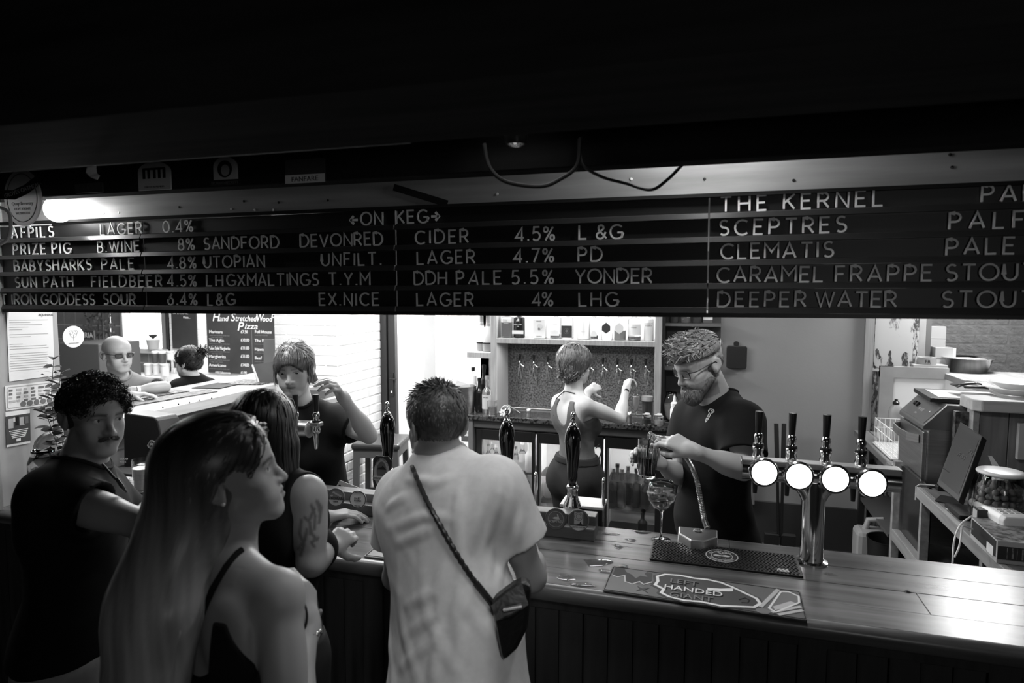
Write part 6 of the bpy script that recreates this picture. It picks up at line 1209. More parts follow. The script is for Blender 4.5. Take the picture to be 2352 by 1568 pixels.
def mesh_sdf(prims, h, disp=None, lo=None, hi=None):
    l0, h0 = bounds(prims)
    lo = l0 if lo is None else np.maximum(l0, lo); hi = h0 if hi is None else np.minimum(h0, hi)
    B = 8; nb = np.ceil((hi-lo)/(h*B)).astype(int)+1; n = nb*B
    g = np.stack(np.meshgrid(*[np.arange(k) for k in nb], indexing='ij'), -1).reshape(-1, 3)
    ctr = lo+(g*B+B/2-.5)*h; rad = B*h*.5*1.74
    pd = [pdist(p, ctr) for p in prims]; D = np.full(len(ctr), 1.)
    for p, d in zip(prims, pd): D = comb(D, d, p[5], p[6])
    act = np.abs(D) < rad*1.25+.014
    val = np.where(D > 0, .1, -.1).astype(np.float32)
    full = np.broadcast_to(val.reshape(nb)[:, None, :, None, :, None], (nb[0], B, nb[1], B, nb[2], B)).copy()
    ai = np.nonzero(act)[0]; off = np.stack(np.meshgrid(*[np.arange(B)]*3, indexing='ij'), -1).reshape(-1, 3)*h
    P = (lo+g[ai]*B*h)[:, None, :]+off[None]
    V_ = np.full(P.shape[:2], .2); Dc = D[ai]
    for p, d in zip(prims, pd):
        d = d[ai]
        m = (d < np.maximum(Dc, 0)+rad*2.4+p[5]) if p[6] == 'u' else (d < rad*1.3+p[5]) if p[6] == 's' else (d > -rad*1.3-p[5])
        if m.any(): V_[m] = comb(V_[m], pdist(p, P[m]), p[5], p[6])
    if disp is not None: V_ = V_+disp(P)
    full[g[ai, 0], :, g[ai, 1], :, g[ai, 2], :] = V_.reshape(-1, B, B, B)
    A = full.reshape(n)
    # surface nets
    S = A < 0
    cnt = np.zeros(tuple(n-1), np.uint8)
    for i in (0, 1):
        for j in (0, 1):
            for k in (0, 1): cnt += S[i:n[0]-1+i, j:n[1]-1+j, k:n[2]-1+k]
    c = np.argwhere((cnt > 0) & (cnt < 8))
    if not len(c): return np.zeros((0, 3)), np.zeros((0, 4), int)
    idx = np.full(tuple(n-1), -1, np.int32); idx[c[:, 0], c[:, 1], c[:, 2]] = np.arange(len(c))
    cor = np.array([(i, j, k) for i in (0, 1) for j in (0, 1) for k in (0, 1)])
    cv = np.stack([A[c[:, 0]+q[0], c[:, 1]+q[1], c[:, 2]+q[2]] for q in cor], 1)
    acc = np.zeros((len(c), 3)); w_ = np.zeros(len(c))
    for a in range(8):
        for b in range(a+1, 8):
            if np.abs(cor[a]-cor[b]).sum() != 1: continue
            va, vb = cv[:, a], cv[:, b]; m = (va < 0) != (vb < 0); t = np.where(m, va/np.where(m, va-vb, 1), 0)
            acc += np.where(m[:, None], cor[a]+(cor[b]-cor[a])*t[:, None], 0); w_ += m
    verts = lo+(c+acc/w_[:, None])*h
    faces = []
    for ax in range(3):
        b_, c_ = (ax+1) % 3, (ax+2) % 3
        sl0 = [slice(None)]*3; sl1 = [slice(None)]*3; sl0[ax] = slice(0, n[ax]-1); sl1[ax] = slice(1, n[ax])
        s0, s1 = S[tuple(sl0)], S[tuple(sl1)]; e = np.argwhere(s0 != s1); e = e[(e[:, b_] > 0) & (e[:, c_] > 0) & (e[:, b_] < n[b_]-1) & (e[:, c_] < n[c_]-1)]
        if not len(e): continue
        fl = s0[e[:, 0], e[:, 1], e[:, 2]]
        q = []
        for db, dc in ((-1, -1), (0, -1), (0, 0), (-1, 0)):
            t = e.copy(); t[:, b_] += db; t[:, c_] += dc; q.append(idx[t[:, 0], t[:, 1], t[:, 2]])
        q = np.stack(q, 1); q[~fl] = q[~fl][:, ::-1]; faces.append(q)
    F = np.concatenate(faces); F = F[(F >= 0).all(1)]
    return verts, F
def np_mesh(name, parts, m, parent=None, col=None, smooth=True):
    """parts: list of (verts, quads or tris) joined in one mesh"""
    vs = []; fl = []; ls = []; n = 0
    for v, f in parts:
        if not len(f): continue
        vs.append(v); fl.append((f+n).reshape(-1)); ls.append(np.full(len(f), f.shape[1])); n += len(v)
    v = np.concatenate(vs).astype(np.float32); fl = np.concatenate(fl).astype(np.int32); ls = np.concatenate(ls).astype(np.int32)
    me = bpy.data.meshes.new(name); me.vertices.add(len(v)); me.vertices.foreach_set('co', v.ravel()); me.loops.add(len(fl)); me.loops.foreach_set('vertex_index', fl)
    me.polygons.add(len(ls)); st = np.concatenate([[0], np.cumsum(ls)[:-1]]).astype(np.int32); me.polygons.foreach_set('loop_start', st)
    try: me.polygons.foreach_set('loop_total', ls)
    except Exception: pass
    me.update(calc_edges=True); me.validate()
    if smooth: me.polygons.foreach_set('use_smooth', np.ones(len(me.polygons), bool))
    if col is not None:
        a = me.attributes.new('Col', 'FLOAT_COLOR', 'POINT'); cv = np.ones((len(v), 4), np.float32); cv[:, :3] = np.asarray(col(v.astype(np.float64)))[:, None]; a.data.foreach_set('color', cv.ravel())
    me.materials.append(m)
    o = bpy.data.objects.new(name, me); C.objects.link(o); par(o, parent); return o
def grad(prims, P, e=.002):
    g = np.stack([ev(prims, P+d)-ev(prims, P-d) for d in np.eye(3)*e], -1); return g/np.maximum(np.linalg.norm(g, axis=-1, keepdims=True), 1e-9)
def strands(prims, roots, dirf, n, step, off=.003, r=.0012, taper=.4, jit=.0, lift=0., stick=True, seed=1):
    """locks of hair that run along a flow field over the hair surface; returns verts, quads"""
    rg = np.random.default_rng(seed); P = roots.copy(); N = len(P); path = [P.copy()]; jv = rg.normal(0, jit, (N, 3)) if jit else 0.; nl = np.broadcast_to(np.asarray(n), (N,)) if np.ndim(n) else None
    of = off*rg.uniform(.3, 1.5, N) if stick else None; nmax = int(np.max(n))
    for s in range(nmax):
        d = dirf(P, s/nmax)+jv; g = grad(prims, P)
        if stick: d = d-(d*g).sum(-1, keepdims=True)*g
        d = d/np.maximum(np.linalg.norm(d, axis=-1, keepdims=True), 1e-9)
        st = step if nl is None else np.where(s < nl, step, 0.)[:, None]
        P = P+d*st+(g*lift if lift else 0)
        if stick: P = P-g*(ev(prims, P)-of)[:, None]
        path.append(P.copy())
    return ribbons(np.stack(path, 1), r, taper, rg, prims if stick else None)
def ribbons(path, r, taper, rg, prims=None):
    """flat locks, one quad per step"""
    N, M = path.shape[:2]
    T = np.gradient(path, axis=1); T /= np.maximum(np.linalg.norm(T, axis=-1, keepdims=True), 1e-9)
    if prims is not None: g = grad(prims, path.reshape(-1, 3)).reshape(path.shape); A_ = np.cross(T, g)
    else: A_ = np.cross(T, rg.normal(0, 1, (N, 1, 3)))
    A_ = A_/np.maximum(np.linalg.norm(A_, axis=-1, keepdims=True), 1e-9)
    rad = r*1.5*(1-(1-taper)*np.linspace(0, 1, M)**2)[None, :, None]*rg.uniform(.6, 1.4, (N, 1, 1))
    v = np.stack([path-A_*rad, path+A_*rad], 2).reshape(-1, 3); base = (np.arange(N)[:, None]*M+np.arange(M-1)[None, :])*2
    f = np.stack([base, base+1, base+3, base+2], -1).reshape(-1, 4); return v, f
def tufts(prims, roots, sweepf, L, up=.5, curl=0., w=.0012, n=7, jit=.3, seed=1, turns=1., off=.0):
    """loose locks that stand off the scalp, swept in a direction, with optional curls"""
    rg = np.random.default_rng(seed); N = len(roots); nrm = grad(prims, roots); sw = sweepf(roots); sw = sw/np.maximum(np.linalg.norm(sw, axis=-1, keepdims=True), 1e-9)
    sw = sw+rg.normal(0, jit, (N, 3)); Ls = (L*rg.uniform(.6, 1.25, N))[:, None]; a = np.cross(nrm, rg.normal(0, 1, (N, 3))); a /= np.maximum(np.linalg.norm(a, axis=-1, keepdims=True), 1e-9); b_ = np.cross(nrm, a); ph = rg.uniform(0, 6.3, (N, 1)); path = []
    for i in range(n):
        t = i/(n-1); p = roots+nrm*(off+up*Ls*(t-.55*t*t))+sw*Ls*t*(1 if not curl else .5)
        if curl: q = ph+6.283*turns*t; p = p+curl*(a*(np.cos(q)-np.cos(ph))+b_*(np.sin(q)-np.sin(ph)))
        path.append(p)
    return ribbons(np.stack(path, 1), w, .4, rg)
def view_hit(prims, px, py, d0, d1, disp=None):
    """where the line of sight through a pixel meets a surface"""
    R_ = np.array([npv(ray(float(x), float(y))) for x, y in zip(np.atleast_1d(px), np.atleast_1d(py))]); L_ = np.linalg.norm(R_, axis=1); T = np.full(len(R_), float(d0))
    for _ in range(60): D = ev(prims, npv(CAM)+R_*T[:, None]); T = np.where((D < .0006) | (T > d1), T, T+D*.8/L_)
    return npv(CAM)+R_*T[:, None]
# ------------------------------------------------------------------ body parts
def facing(deg):
    """horizontal direction seen by the camera: 0 towards it, 90 to the photo's right, 180 away"""
    a = math.radians(deg); f = npv((-math.sin(PH), math.cos(PH), 0)); r = npv(RGT); return -math.cos(a)*f+math.sin(a)*r
def hrot(deg, pitch=0., roll=0.):
    """head frame: columns right, forward, up"""
    f = facing(deg); u = npv((0, 0, 1)); p = math.radians(pitch); f, u = f*math.cos(p)+u*math.sin(p), u*math.cos(p)-f*math.sin(p); r = np.cross(f, u); q = math.radians(roll); r, u = r*math.cos(q)+u*math.sin(q), u*math.cos(q)-r*math.sin(q)
    return np.stack([r, f, u], 1)
def J(px, py, d): return npv(at(px, py, d=d))
class Head:
    def __init__(s, o, R, sc=1., fem=False, nose=1., jaw=1., lips=1., eye=1., wide=1., lid=.0045, smile=0., chin=1.):
        s.o = npv(o); s.R = R; s.sc = sc; s.kw = dict(fem=fem, nose=nose, jaw=jaw, lips=lips, eye=eye, wide=wide, lid=lid, smile=smile, chin=chin)
    def w(s, p): return s.o+s.R@(npv(p)*s.sc)
    def loc(s, P): return ((P-s.o)@s.R)/s.sc
    def rc(s, a, b, ra, rb, k, op='u'): return rc(s.w(a), s.w(b), ra*s.sc, rb*s.sc, k*s.sc, op)
    def el(s, c, r, k, op='u', tilt=None): return el(s.w(c), npv(r)*s.sc, s.R if tilt is None else s.R@tilt, k*s.sc, op)
    def prims(s):
        K = s.kw; fem = K['fem']; j = K['jaw']; n = K['nose']; wd = K['wide']; o = []
        o.append(s.el((0, -.016, .034), (.0755*wd, .094, .084), .03))
        o.append(s.el((0, .032, .036), (.061*wd, .053, .055), .03))
        o.append(s.el((0, .028, -.035), (.055*wd, .054, .066), .03))
        for x in (-1, 1):
            o.append(s.el((x*.046*wd, .046, -.024), (.019, .022, .017), .022))
            o.append(s.rc((x*.049*j*wd, .0, -.062), (x*.02*j, .066, -.096), .017, .017, .028))
            o.append(s.el((x*.034, .055, -.055), (.022, .022, .022), .025))
        o.append(s.el((0, .0725, -.097*K['chin']), (.023*j, .017, .0165), .016))
        o.append(s.el((0, .07, -.06), (.031, .0225, .026), .02))
        br = .008 if fem else .0115
        for x in (-1, 1): o.append(s.rc((x*.008, .079, .0165), (x*.04, .066, .019), br, br*.8, .014))
        o.append(s.el((0, .079, .006), (.011, .012, .016), .01))
        for x in (-1, 1): o.append(s.el((x*.031, .096, .0), (.0195, .017, .0125), .012, 's'))
        o.append(s.rc((0, .079, .004), (0, .0985+.003*n, -.034), .0072, .0098*n, .009))
        o.append(s.rc((0, .086, -.036), (0, .0985+.002*n, -.037), .009, .0085*n, .006))
        for x in (-1, 1): o.append(s.el((x*.0125*n, .0885, -.0375), (.0078*n, .0115, .0072), .006))
        for x in (-1, 1):
            o.append(s.el((x*.031, .0655, 0), (.0138, .0138, .0138), .004))
            o.append(s.el((x*.031, .0815, -.0008), (.0128, .0105, K['lid']*K['eye']), .0022, 's'))
        l = K['lips']; sm = K['smile']*.006
        for x in (-1, 1):
            o.append(s.rc((x*(.018+sm), .0815, -.0605+sm), (x*.004, .0905, -.0572), .0038, .0058*l, .004))
            o.append(s.rc((x*(.016+sm), .0815, -.0655+sm), (0, .0895, -.0698), .0038, .0068*l, .004))
            o.append(s.rc((0, .0985, -.0632), (x*(.019+sm), .089, -.0632+sm*1.1), .0022, .0018, .0035, 's'))
        a = math.radians(14)
        tl = np.array([[1, 0, 0], [0, math.cos(a), -math.sin(a)], [0, math.sin(a), math.cos(a)]])
        for x in (-1, 1):
            b = math.radians(22)*x; ry = np.array([[math.cos(b), -math.sin(b), 0], [math.sin(b), math.cos(b), 0], [0, 0, 1]])
            o.append(s.el((x*.0765*wd, -.031, -.006), (.0065, .0185, .03), .006, tilt=ry@tl)); o.append(s.el((x*.0735*wd, -.02, -.012), (.009, .012, .02), .008))
            o.append(s.el((x*.0855*wd, -.029, -.001), (.0065, .0115, .019), .005, 's', tilt=ry@tl)); o.append(s.el((x*.074*wd, -.018, -.032), (.006, .008, .009), .006))
        return o
    def eyes(s, parent, gaze=(0, 1, 0), iris=.03):
        g = s.R@unit(gaze); W = mat('eye_white', .55, .15); I = mat('iris_%g' % iris, iris, .1)
        for x in (-1, 1):
            c = s.w((x*.031, .0655, 0)); M = frame((0, 0, 0), V(*np.cross(g, (0, 0, 1))), V(*g)).to_3x3(); r = .0124*s.sc
            mb = MB(); mb.lathe([(r*math.sin(a), r*math.cos(a)) for a in [math.radians(t) for t in (0, 14, 29, 30, 45, 60, 80, 100, 130, 180)]], Vector(c), 18, M, caps=False)
            me = mb.mesh('eye'); me.materials.append(W); me.materials.append(I)
            for i, p in enumerate(me.polygons):
                p.use_smooth = True
                if i < 18*2: p.material_index = 1
            link('eye', me, None, parent)
def hand(w, f, pn, side, curl, s=1., thumb=(.55, .75, .35), spread=.0, tcurl=.35):
    """palm, four unequal fingers and a thumb; side=+1 when the thumb is on f x pn"""
    w = npv(w); f = unit(f); pn = unit(npv(pn)-np.dot(pn, f)*f); la = np.cross(f, pn)*side; o = []
    offs = (.027, .0088, -.0095, -.0265); kn = (.088, .092, .087, .078); ln = ((.044, .026, .021), (.049, .031, .022), (.045, .029, .021), (.035, .021, .018)); rr = (.0095, .0098, .0093, .0082)
    o.append(rc(w-f*.01*s, w+f*.02*s, .026*s, .026*s, .015))
    for i in range(4):
        K = w+(f*kn[i]+la*offs[i]-pn*.002)*s; o.append(rc(w+(la*offs[i]*.55+f*.012)*s, K, .0145*s, .0115*s, .012))
        p = K; a = 0.; fd = unit(f+la*spread*offs[i]*30); c = curl[i] if np.ndim(curl) else curl
        for j in range(3):
            a += c*(1.0, 1.15, .8)[j]; d = fd*math.cos(a)+pn*math.sin(a); q = p+d*ln[i][j]*s; o.append(rc(p, q, rr[i]*(1, .93, .86)[j]*s, rr[i]*(.93, .86, .74)[j]*s, .0035)); p = q
    o.append(rc(w+(f*.018+la*.018)*s, w+(f*.05+la*.026+pn*.008)*s, .016*s, .012*s, .012))
    p = w+(f*.028+la*.026+pn*.006)*s; d = unit(f*thumb[0]+la*thumb[1]+pn*thumb[2])
    for j, (L, r0, r1) in enumerate(((.04, .0135, .0118), (.032, .0115, .0102), (.025, .0102, .0082))):
        q = p+d*L*s; o.append(rc(p, q, r0*s, r1*s, .006)); p = q; d = unit(d+f*tcurl+pn*.12-la*tcurl*.5)
    return o
class Body:
    """joints in world space; right and left are the person's own"""
    def __init__(s, N, SL, SR, HL, HR, fem=False, b=1., lean=None):
        s.N, s.SL, s.SR, s.HL, s.HR = map(npv, (N, SL, SR, HL, HR)); s.fem = fem; s.b = b
        s.pel = (s.HL+s.HR)/2; rh_ = unit((s.HR-s.HL)*npv((1, 1, 0))); s.HL, s.HR = s.pel-rh_*.078*b, s.pel+rh_*.078*b; s.mid = (s.SL+s.SR)/2; s.up = unit(s.N-s.pel); s.rt = unit(s.SR-s.SL); s.fr = unit(np.cross(s.up, s.rt)); s.rt = np.cross(s.fr, s.up); s.R = np.stack([s.rt, s.fr, s.up], 1)
        s.sw = np.linalg.norm(s.SR-s.SL)/2; s.rh = unit(s.HR-s.HL); s.fh = unit(np.cross((0, 0, 1), s.rh)); s.Rh = np.stack([s.rh, s.fh, npv((0, 0, 1))], 1)
    def P(s, r, f, u, base=None): return (s.N if base is None else base)+s.rt*r+s.fr*f+s.up*u
    def torso(s, e=0., loose=0., breast=None):
        fem = s.fem; b = s.b; o = []
        cw = (.128 if fem else .15)*b; cdp = (.088 if fem else .1)*b
        o.append(el(s.P(0, .012, -.17), (cw+e, cdp+e, .16+e), s.R, .05))
        o.append(el(s.P(0, -.005, -.06), (cw*.8+e, .06*b+e, .075+e), s.R, .05))
        for S in (s.SL, s.SR):
            d = S-s.N; o.append(rc(s.N+d*.12+s.up*.012, s.N+d*.8-s.up*.004, .046*b+e, .043*b+e, .05)); o.append(el(S-s.up*.012, (.052*b*(.88 if fem else 1)+e,)*3, None, .045))
            o.append(el(s.P(0, .055, -.13)+(S-s.mid)*.55, (.06*b+e, .04*b+e, .05*b+e), s.R, .05)); o.append(el(s.P(0, -.06, -.14)+(S-s.mid)*.55, (.065*b+e, .035*b+e, .085+e), s.R, .05))
        if fem and breast is not False:
            for x in (-1, 1): o.append(el(s.P(x*.067, .098, -.215), (.058+e, .05+e, .055+e), s.R, .04))
        w_ = s.P(0, .01, 0, s.pel*.5+(s.N-s.up*.2)*.5); ww = (.108 if fem else .132)*b
        o.append(el(w_, (ww+e+loose, .085*b+e+loose*.8, .15+e), s.R, .07)); hw = (.152 if fem else .15)*b
        o.append(el(s.pel+s.fh*(-.01)+npv((0, 0, .03)), (hw+e+loose*.8, .105*b+e+loose*.5, .115+e), s.Rh, .07))
        for x in (-1, 1): o.append(el(s.pel+s.rh*x*.07-s.fh*.055+npv((0, 0, -.03)), (.085*b+e, .075*b+e, .09+e), s.Rh, .05))
        return o
    def neck(s, H, r=None): r = r or (.046 if s.fem else .056); return [rc(s.N+s.up*.0-s.fr*.004, H.w((0, -.022, -.07)), r*1.12, r, .03), rc(s.P(0, .03, -.03), H.w((0, .012, -.085)), r*.72, r*.66, .035)]
    def arm(s, S, E, W, m=1., e=0.):
        fem = .86 if s.fem else 1.; m = m*fem; S, E, W = map(npv, (S, E, W)); d = W-E
        return [rc(S, E, .047*m+e, .038*m+e, .02), el(S*.55+E*.45, (.043*m+e, .043*m+e, .085+e), axis(E-S), .03), rc(E, W, .0375*m+e, .0255*m+e, .015), el(E+d*.28, (.0395*m+e, .0395*m+e, .075+e), axis(d), .03)]
    def leg(s, Hj, K, A_, m=1., e=0.):
        Hj, K, A_ = map(npv, (Hj, K, A_)); return [rc(Hj, K, .085*m+e, .056*m+e, .04), rc(K, A_, .054*m+e, .036*m+e, .03), el(K*.68+A_*.32-s.fh*.015, (.05*m+e, .055*m+e, .1+e), s.Rh, .04)]
    def feet(s, A_, fwd=None): f = s.fh if fwd is None else fwd; A_ = npv(A_); return [rc(A_+npv((0, 0, -.03)), A_+f*.16+npv((0, 0, -.045)), .038, .03, .03)]
def axis(d):
    z = unit(d); x = unit(np.cross(z, (.3, .5, .81))); return np.stack([x, np.cross(z, x), z], 1)
def straight_legs(b, z=0.):
    """standing legs from the hips to the floor"""
    out = []
    for Hj, x in ((b.HL, -1), (b.HR, 1)):
        K = Hj+npv((0, 0, -(Hj[2]-z)*.48))+b.rh*x*.01+b.fh*.015; A_ = npv((Hj[0], Hj[1], z+.085))+b.rh*x*.02-b.fh*.01; out.append((Hj, K, A_))
    return out
def wrinkle(a, sc=1., d=(.3, .2, 1.), seed=0.):
    d = npv(d)
    def f(P):
        x, y, z = P[..., 0]*sc, P[..., 1]*sc, P[..., 2]*sc
        w1 = np.sin(38*x+21*z+3*np.sin(9*z+seed)+2*np.sin(13*x-6*y+seed)); w2 = np.sin(27*y-33*z+2.5*np.sin(11*x+7*z+2*seed)); w3 = np.sin(14*x-11*y+16*z+seed+1.5*np.sin(17*z))
        return -a*(.5*np.maximum(w1, 0)**2+.4*np.maximum(w2, 0)**2+.5*w3)
    return f
SKIN = mat('skin', .5, .45, attr=True, spec=.4); 
def hairmat(v, rough=.42): return mat('hair_%g' % v, v, rough, 0, .35, 45., spec=.5)
HATT = mat('dyed_hair', .2, .36, attr=True, spec=.5)
def cloth(name, v, rough=.85): return mat(name, v, rough, 0, .06, 40., bump=.15, bscale=900, spec=.2)
def cap_hair(H, out=.010, front=.0, low=-.03, vol=(0, 0, 0), back=0.):
    """a scalp-hugging volume of hair without the face"""
    o = [H.el((vol[0], -.018+vol[1], .034+vol[2]), (.0755*H.kw['wide']+out, .094+out+back, .084+out), .02), H.el((0, .03, .045), (.058*H.kw['wide']+out, .05+out, .048+out), .02)]
    o.append(H.el((0, .085, -.052+front), (.066, .082, .105), .012, 's')); o.append(('hs', -H.R[:, 2], float(np.dot(-H.R[:, 2], H.w((0, 0, low)))), None, None, .01, 'i'))
    return o
def body_col(H, base=.42, lip=.6, brow=None, extra=None, cheek=0.):
    def f(P):
        q = H.loc(P); c = np.full(len(P), base); x, y, z = np.abs(q[:, 0]), q[:, 1], q[:, 2]
        lm = np.exp(-(((x)/.017)**4))*np.exp(-(((z+.0632)/.0085)**2)**2)*(y > .07); c *= 1-(1-lip)*lm
        ml = np.exp(-(((x)/.019)**4))*np.exp(-(((z+.0632)/.0022)**2))*(y > .07); c *= 1-.55*ml
        if brow:
            bz = .0195+.1*(x-.03)*(x < .03)-.25*np.maximum(x-.036, 0); bm = np.exp(-((z-bz)/.0045)**2)*(x > .011)*(x < .05)*(y > .05); c *= 1-brow*bm
        lash = np.exp(-((z-.0045)/.002)**2)*(np.abs(x-.031) < .014)*(y > .07); c *= 1-.5*lash
        if extra is not None: c = extra(q, c, P)
        return np.clip(c, .005, 1)
    return f
# ================================================================== the nine people
def split_body(prims, h, zs, h2=.013):
    return [mesh_sdf(prims, h, lo=npv((-9, -9, zs-.004))), mesh_sdf(prims, h2, hi=npv((9, 9, zs+.012)))]
def tee_prims(b, H, arms, e=.014, loose=.022, sl=.55, nr=.066, hem=.9, sr=.0, nf=.012, hang=0.):
    o = [q[:5]+(q[5]*1.5,)+q[6:] for q in b.torso(e, loose, None)]
    if hang: o.append(el(b.P(0, -.005, -.4), (.138*b.b+hang, .1*b.b+hang, .34), b.R, .09))
    for S, E in arms:
        S, E = npv(S), npv(E); en = S+(E-S)*sl; m = .047*(.86 if b.fem else 1)
        o.append(cc(S-(E-S)*.05, en, m+.016+sr, m+.02+sr, .035)); o.append(rc(S+(E-S)*(sl-.02), S+(E-S)*(sl+.3), m+.006+sr, m+.01+sr, .003, 's'))
    o.append(el(b.P(0, nf, .075), (nr, nr*1.12, .085), b.R, .008, 's')); o.append(hs((0, 0, -1), (0, 0, hem), .006))
    return o
def collar(b, tp, m, t, nr=.066, nf=.012, r=.0075):
    # ribbed neckband laid where the neck opening meets the shirt
    base = [q for q in tp if q[6] == 'u' and q[0] != 'ch']; an = np.arange(36)*2*math.pi/36; Z = np.full(36, .09)
    p0 = np.array([b.P(nr*1.06*math.cos(a), nf+nr*1.2*math.sin(a), 0) for a in an])
    for _ in range(40): D = ev(base, p0+b.up*Z[:, None]); Z = np.where(D < .001, Z, Z-np.maximum(D*.7, .001))
    P = [Vector(q) for q in p0+b.up*(Z+.001)[:, None]]
    for _ in range(2): P = [(P[i-1]+P[i]*2+P[(i+1) % 36])/4 for i in range(36)]
    MB().tube(P, r, 8, closed=True).build('neckband', m, t, smooth=True)
def leg_prims(b, legs, e=0., m=1.):
    o = []
    for l in legs: o += b.leg(*l, m=m, e=e)
    return o
def pants(b, legs, top, bottom, e=.012, m=1.):
    o = b.torso(e, 0.)+leg_prims(b, legs, e+.006, m); o.append(hs((0, 0, 1), (0, 0, top), .006)); o.append(hs((0, 0, -1), (0, 0, bottom), .006)); return o
def person(label, b): return thing('person', label, 'person', (b.pel[0], b.pel[1], 0))
def roots_from(v, n, seed=0, keep=None):
    rg = np.random.default_rng(seed); w_ = v if keep is None else v[keep(v)]; return w_[rg.integers(0, len(w_), n)]
def hair_obj(t, prims, h, m, n, dirf, steps, step, off=.004, r=.0011, disp=None, jit=.15, keep=None, seed=1, lo=None, name='hair', taper=.3, base=True):
    v, f = mesh_sdf(prims, h, disp, lo); parts = [(v, f)] if base else []
    if n: parts.append(strands(prims, roots_from(v, n, seed, keep), dirf, steps, step, off, r, taper, jit, seed=seed))
    return np_mesh(name, parts, m, t)
def glasses(H, t, m, w_=.025, hh=.016, lens=None, arms=True, name='glasses', y=.088, z=-.001, r=.0016):
    fr = MB(); g = thing if False else None
    o_ = MB()
    for x in (-1, 1):
        P = [H.w((x*.033+px, y-abs(px+x*.012)*.12, z+pz)) for px, pz in rrect(-w_, w_, -hh, hh, hh*.6, 3)]; o_.tube([Vector(p) for p in P], r, 6, closed=True)
        if arms: o_.tube([Vector(H.w(q)) for q in ((x*(.033+w_), y-.006, z+hh*.5), (x*.076, .06, z+.008), (x*.0785, .0, z+.01), (x*.079, -.028, z+.008), (x*.077, -.045, -.02))], r*1.05, 6)
    o_.tube([Vector(H.w(q)) for q in ((-.008, y+.001, z+.004), (0, y+.004, z+.007), (.008, y+.001, z+.004))], r, 6)
    ob = o_.build(name, m, t, smooth=True)
    if lens is not None:
        for x in (-1, 1):
            l = MB(); P = [Vector(H.w((x*.033+px, y-abs(px+x*.012)*.12-.0005, z+pz))) for px, pz in rrect(-w_, w_, -hh, hh, hh*.6, 3)]; l.add(P, [tuple(range(len(P)))]); l.build('lens', lens, ob)
    return ob
LENS = mat('lens_glass', .9, .02, trans=1., ior=1.05); DLENS = mat('dark_lens', .01, .05)
HD = hairmat(.012); 
def noise_bump(a, f):
    return lambda P: -a*np.sin(f*P[..., 0])*np.sin(f*P[..., 1]+1)*np.sin(f*P[..., 2]+2)
# ---------------------------------------------------------------- 1 customer in the white T-shirt, back to us
H = Head(J(1001, 977, 1.86), hrot(207, -10), 1.0); b = Body(J(1010, 1085, 1.86), J(928, 1146, 1.96), J(1140, 1128, 1.73), J(990, 1640, 1.7), J(1150, 1640, 1.56), b=1.04)
t = person('man in a white T-shirt with a black cross-body bag, back turned, leaning on the bar', b); WTM = t
EL_, ER_ = J(908, 1325, 1.98), J(1222, 1325, 1.75); WL, WR = npv((-.95, 2.12, 1.145)), npv((-.56, 2.06, 1.15))
legs = straight_legs(b)
pr = H.prims()+b.torso()+b.neck(H)+b.arm(b.SL, EL_, WL)+b.arm(b.SR, ER_, WR)+hand(WL, unit(npv((.1, .12, -.02))), (0, 0, -1), 1, .15)+hand(WR, unit(npv((-.6, .5, -.05))), (0, 0, -1), -1, .25)+leg_prims(b, legs)+sum([b.feet(l[2]) for l in legs], [])
np_mesh('body', split_body(pr, .0055, 1.0), SKIN, t, body_col(H, .3, brow=.5)); H.eyes(t)
tp = tee_prims(b, H, [(b.SL, EL_), (b.SR, ER_)], .021, .03, .58, .068, .80, .02, hang=.012)
folds = [[(1158, 1070), (1140, 1165), (1105, 1300)], [(1170, 1100), (1160, 1235)], [(890, 1165), (935, 1140)], [(890, 1215), (975, 1185), (1040, 1192)], [(910, 1250), (1000, 1212)], [(935, 1390), (1000, 1360), (1030, 1290)], [(930, 1460), (1003, 1411), (1040, 1305)], [(1060, 1330), (1040, 1445)], [(1100, 1305), (1058, 1420), (1050, 1535)], [(1060, 1110), (1050, 1200), (1065, 1330)], [(985, 1120), (1035, 1095)], [(935, 1100), (1010, 1108)], [(1110, 1130), (1085, 1260)], [(1130, 1250), (1115, 1400)], [(925, 1530), (1000, 1470), (1015, 1430)], [(1150, 1300), (1135, 1380)], [(1005, 1480), (990, 1568)], [(1195, 1180), (1185, 1250)]]
def drape(P):
    c = (P-b.N)@b.rt; v = (P-b.N)@b.up; lo_ = np.clip((-.12-v)/.3, 0, 1)
    r1 = np.sin(62*c+5*np.sin(5*v+1)+2.2*np.sin(13*v)); r2 = np.sin(46*(c*.75+v*.9)+2.5*np.sin(11*c+3*v)); r3 = np.sin(95*(c*.5-v*.85)+3*np.sin(8*c))
    return -(.003*lo_*np.maximum(r1, 0)**1.5+.0018*np.maximum(r2, 0)**2*np.clip(-c*6+.4, 0, 1))
base = list(tp)
for i, fl in enumerate(folds):
    Q = view_hit(base, [q[0] for q in fl], [q[1] for q in fl], 1.2, 2.2)
    Q = np.stack([np.interp(np.linspace(0, 1, 7), np.linspace(0, 1, len(Q)), Q[:, k]) for k in range(3)], 1)
    for _ in range(4): Q = Q-grad(base, Q)*ev(base, Q)[:, None]
    gq = grad(base, Q); Q = Q-gq*np.array([.0165, .0105, .0078, .0072, .0078, .0105, .0165])[:, None]
    tp.insert(-2, ('ch', Q, np.full(len(Q), .0125), None, None, .014, 'u'))
np_mesh('t_shirt', [mesh_sdf(tp, .0052, drape)], cloth('white_cotton', .62), t); collar(b, tp, cloth('white_cotton', .62), t, .068)
